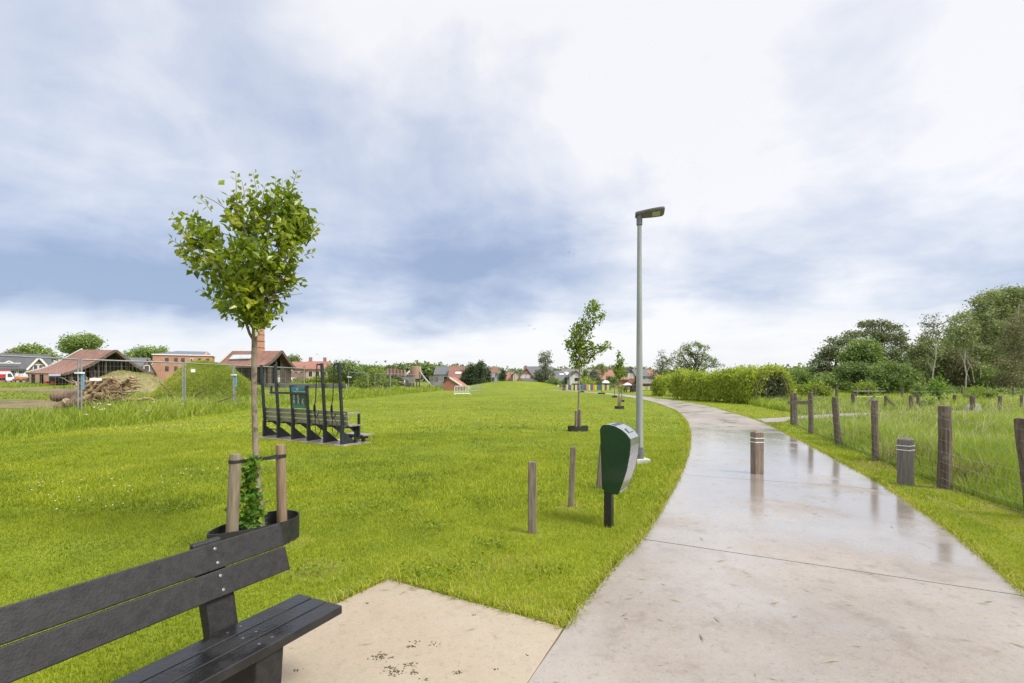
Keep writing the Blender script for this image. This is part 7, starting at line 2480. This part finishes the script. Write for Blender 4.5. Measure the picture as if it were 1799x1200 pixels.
tree('bushy_oak', 'rounded green oak in front of the dark pines', 1512, 698, 52, [(1515, 605, 22, 10), (1532, 615, 16, 12), (1500, 618, 18, 12), (1520, 628, 22, 12), (1490, 630, 14, 10), (1540, 632, 10, 12)], M_mid, 300, 12, 0.26, 0.32, 503, r0=0.22, trunk_top=(1515, 615), nl=10)
tree('bushy_oak', 'dark low oak crown below the leaning pine', 1500, 700, 50, [(1495, 650, 22, 12), (1515, 655, 18, 14), (1478, 655, 14, 10), (1505, 672, 20, 12), (1530, 660, 10, 12)], M_oak, 270, 12, 0.25, 0.30, 504, r0=0.2, trunk_top=(1500, 655), nl=8)
tree('wood_shrub', 'dull green shrubs at the left foot of the wood', 1455, 700, 50, [(1450, 668, 16, 8), (1468, 664, 14, 8), (1480, 676, 14, 7), (1435, 672, 10, 6)], M_mid, 170, 12, 0.22, 0.28, 505, trunk=False, cat='shrub', base=0)
tree('wood_shrub', 'broad rounded sallow bush before the middle of the wood', 1565, 702, 46, [(1560, 645, 18, 9), (1545, 655, 18, 11), (1580, 652, 16, 10), (1560, 665, 26, 12), (1540, 675, 18, 9), (1585, 672, 18, 11), (1600, 660, 14, 14), (1570, 684, 34, 8)], M_mid, 480, 12, 0.22, 0.27, 506, trunk=False, cat='bush', base=0)
tree('wood_tree', 'light green rounded tree left of the white birch', 1610, 700, 50, [(1618, 610, 14, 9), (1630, 598, 14, 9), (1610, 622, 14, 10), (1635, 618, 18, 12), (1655, 622, 14, 12), (1620, 640, 20, 14), (1650, 645, 20, 14), (1610, 660, 12, 14), (1640, 668, 22, 14), (1665, 610, 10, 12)], M_will, 420, 11, 0.25, 0.29, 507, r0=0.15, trunk_top=(1632, 605), nl=10)
tree('birch', 'tall slender white birch with sparse top standing before the wood', 1639, 704, 44, [(1637, 558, 9, 5), (1630, 570, 10, 6), (1645, 570, 9, 6), (1638, 582, 12, 6), (1650, 588, 8, 7), (1628, 590, 8, 5)], M_silver, 90, 8, 0.20, 0.20, 508, r0=0.055, bark=M_trunkpale, trunk_top=(1640.5, 562), nl=4)
tree('birch', 'crooked pale birch right of the slender white birch', 1699, 705, 45, [(1682, 562, 12, 9), (1695, 556, 12, 8), (1672, 580, 10, 10), (1690, 580, 14, 10), (1705, 575, 10, 10), (1680, 598, 10, 10), (1700, 600, 12, 10)], M_will, 200, 9, 0.24, 0.25, 509, r0=0.07, bark=M_trunkpale, trunk_top=(1694, 575), nl=4, extra=[((1697, 650), (1705, 672), 0.03), ((1712, 672), (1700, 620), 0.035), ((1723, 664), (1717, 618), 0.03)])
tree('big_willow', 'tallest grey green willow at the right edge of the wood', 1745, 706, 58, [(1755, 515, 18, 8), (1738, 522, 16, 9), (1770, 522, 14, 10), (1722, 532, 14, 10), (1752, 538, 22, 12), (1730, 552, 18, 12), (1780, 512, 14, 8), (1795, 520, 14, 12), (1770, 555, 20, 14), (1715, 562, 12, 14), (1745, 575, 22, 14), (1725, 590, 20, 14), (1790, 545, 16, 16), (1815, 530, 16, 18), (1765, 595, 20, 14), (1735, 615, 24, 14), (1715, 620, 14, 14), (1760, 630, 24, 16), (1800, 580, 20, 20)], M_will, 900, 12, 0.32, 0.34, 510, r0=0.3, trunk_top=(1752, 535), nl=16)
tree('bare_birch', 'brownish half bare birch at the right picture edge', 1789, 706, 45, [(1795, 560, 14, 16), (1780, 580, 14, 14), (1800, 590, 16, 18), (1770, 605, 16, 14), (1795, 620, 18, 16), (1780, 640, 20, 14), (1805, 545, 10, 14), (1760, 640, 14, 14), (1790, 665, 24, 14), (1765, 670, 18, 12)], M_brownish, 420, 9, 0.26, 0.24, 511, r0=0.08, bark=M_trunkpale, trunk_top=(1790, 535), nl=6, extra=[((1791, 610), (1762, 575), 0.04), ((1791, 590), (1770, 556), 0.035), ((1791, 600), (1812, 560), 0.04), ((1791, 630), (1758, 606), 0.04)])
tree('wood_tree', 'brownish thicket between the two pale birches', 1675, 704, 50, [(1672, 625, 16, 14), (1690, 640, 16, 16), (1670, 650, 16, 14), (1705, 650, 14, 16), (1685, 668, 22, 14)], M_brownish, 320, 12, 0.25, 0.27, 512, r0=0.1, trunk_top=(1680, 640), nl=8)
tree('wood_tree', 'dark understorey below the tallest willow', 1745, 706, 50, [(1720, 655, 18, 16), (1745, 660, 18, 16), (1770, 662, 18, 16), (1795, 655, 18, 18), (1720, 682, 22, 12), (1755, 685, 24, 12), (1790, 684, 22, 12), (1820, 660, 20, 20)], M_mid, 480, 12, 0.26, 0.28, 513, r0=0.1, trunk_top=(1745, 660), nl=6)
tree('wood_shrub', 'low green bushes along the foot of the wood on the right', 1690, 706, 44, [(1640, 684, 16, 8), (1665, 688, 16, 7), (1700, 690, 18, 8), (1730, 692, 20, 8), (1765, 692, 20, 8), (1800, 692, 18, 9), (1618, 690, 12, 6)], M_mid, 330, 11, 0.2, 0.24, 514, trunk=False, cat='shrub', base=0)
tree('meadow_sapling', 'lime green saplings in the meadow before the dark understorey', 1725, 712, 30, [(1705, 695, 10, 6), (1722, 688, 10, 7), (1740, 692, 10, 6), (1715, 702, 14, 5)], M_lime, 80, 11, 0.14, 0.18, 515, trunk=False, cat='sapling', base=0)
tree('meadow_sapling', 'round yellow green bush left of the paddock tree', 1632, 712, 26, [(1632, 707, 8, 6), (1625, 710, 5, 4)], M_lime, 40, 11, 0.10, 0.14, 516, trunk=False, cat='sapling', base=0)
tree('meadow_sapling', 'slim grey green sapling left of the yellow green paddock tree', 1612, 710, 32, [(1612, 690, 6, 8), (1613, 680, 4, 6), (1611, 700, 6, 6)], M_mid, 45, 10, 0.12, 0.17, 517, trunk=True, r0=0.03, cat='sapling', base=0)

# brush pile of grey branches at the meadow's far side
bp_ = P(1522, 699, 44)
mb = MB()
rr = random.Random(30)
for i in range(70):
    a = P(rr.uniform(1508, 1538), rr.uniform(690, 702), 44 + rr.uniform(-.6, .6))
    limb(mb, a, a + Vector((rr.uniform(-.7, .7), rr.uniform(-.3, .3), rr.uniform(-.3, .5))), 0.035, 0.012, rr, .08, 3, 4)
tag(mb.build('brush_pile', mat('grey_twigs', (0.20, 0.18, 0.14), (0.28, 0.25, 0.2), 3, 0.9), loc=(bp_.x, bp_.y, 0)), 'pile of grey brushwood at the far side of the meadow', 'brush pile')

# a few birds
M_bird = mat('bird_dark', (0.02, 0.02, 0.022), (0.03, 0.03, 0.03), 5, 0.8)
for px, py, s_, lab in ((1000, 443, 2.2, 'highest bird in the sky left of the lamp'), (1008, 446, 1.8, 'small bird just right of the highest one'), (930, 571.5, 2.6, 'bird above the mound, left of its companion'), (939, 578, 2.6, 'bird above the mound, lower right of its companion'), (557, 622, 2.2, 'lone bird above the pink row house')):
    Yb = 70.0
    c = P(px, py, Yb)
    k = s_ * Yb / F
    mb = MB()
    mb.tube([c + Vector((0, -k * .5, 0)), c + Vector((0, -k * .2, 0)), c + Vector((0, k * .3, 0)), c + Vector((0, k * .6, 0))], [k * .06, k * .16, k * .13, k * .03], 7)
    for sx in (-1, 1):
        w0, w1, w2 = c + Vector((sx * k * .1, -k * .15, k * .03)), c + Vector((sx * k * .6, -k * .05, k * .35)), c + Vector((sx * k * 1.1, k * .2, k * .12))
        mb.prism([w0, w1, w2, c + Vector((sx * k * .55, k * .22, k * .3)), c + Vector((sx * k * .1, k * .2, k * .03))], (0, 0, 0.02))
    o = mb.build('bird', M_bird, loc=c)
    tag(o, lab, 'bird', 'birds in the sky')
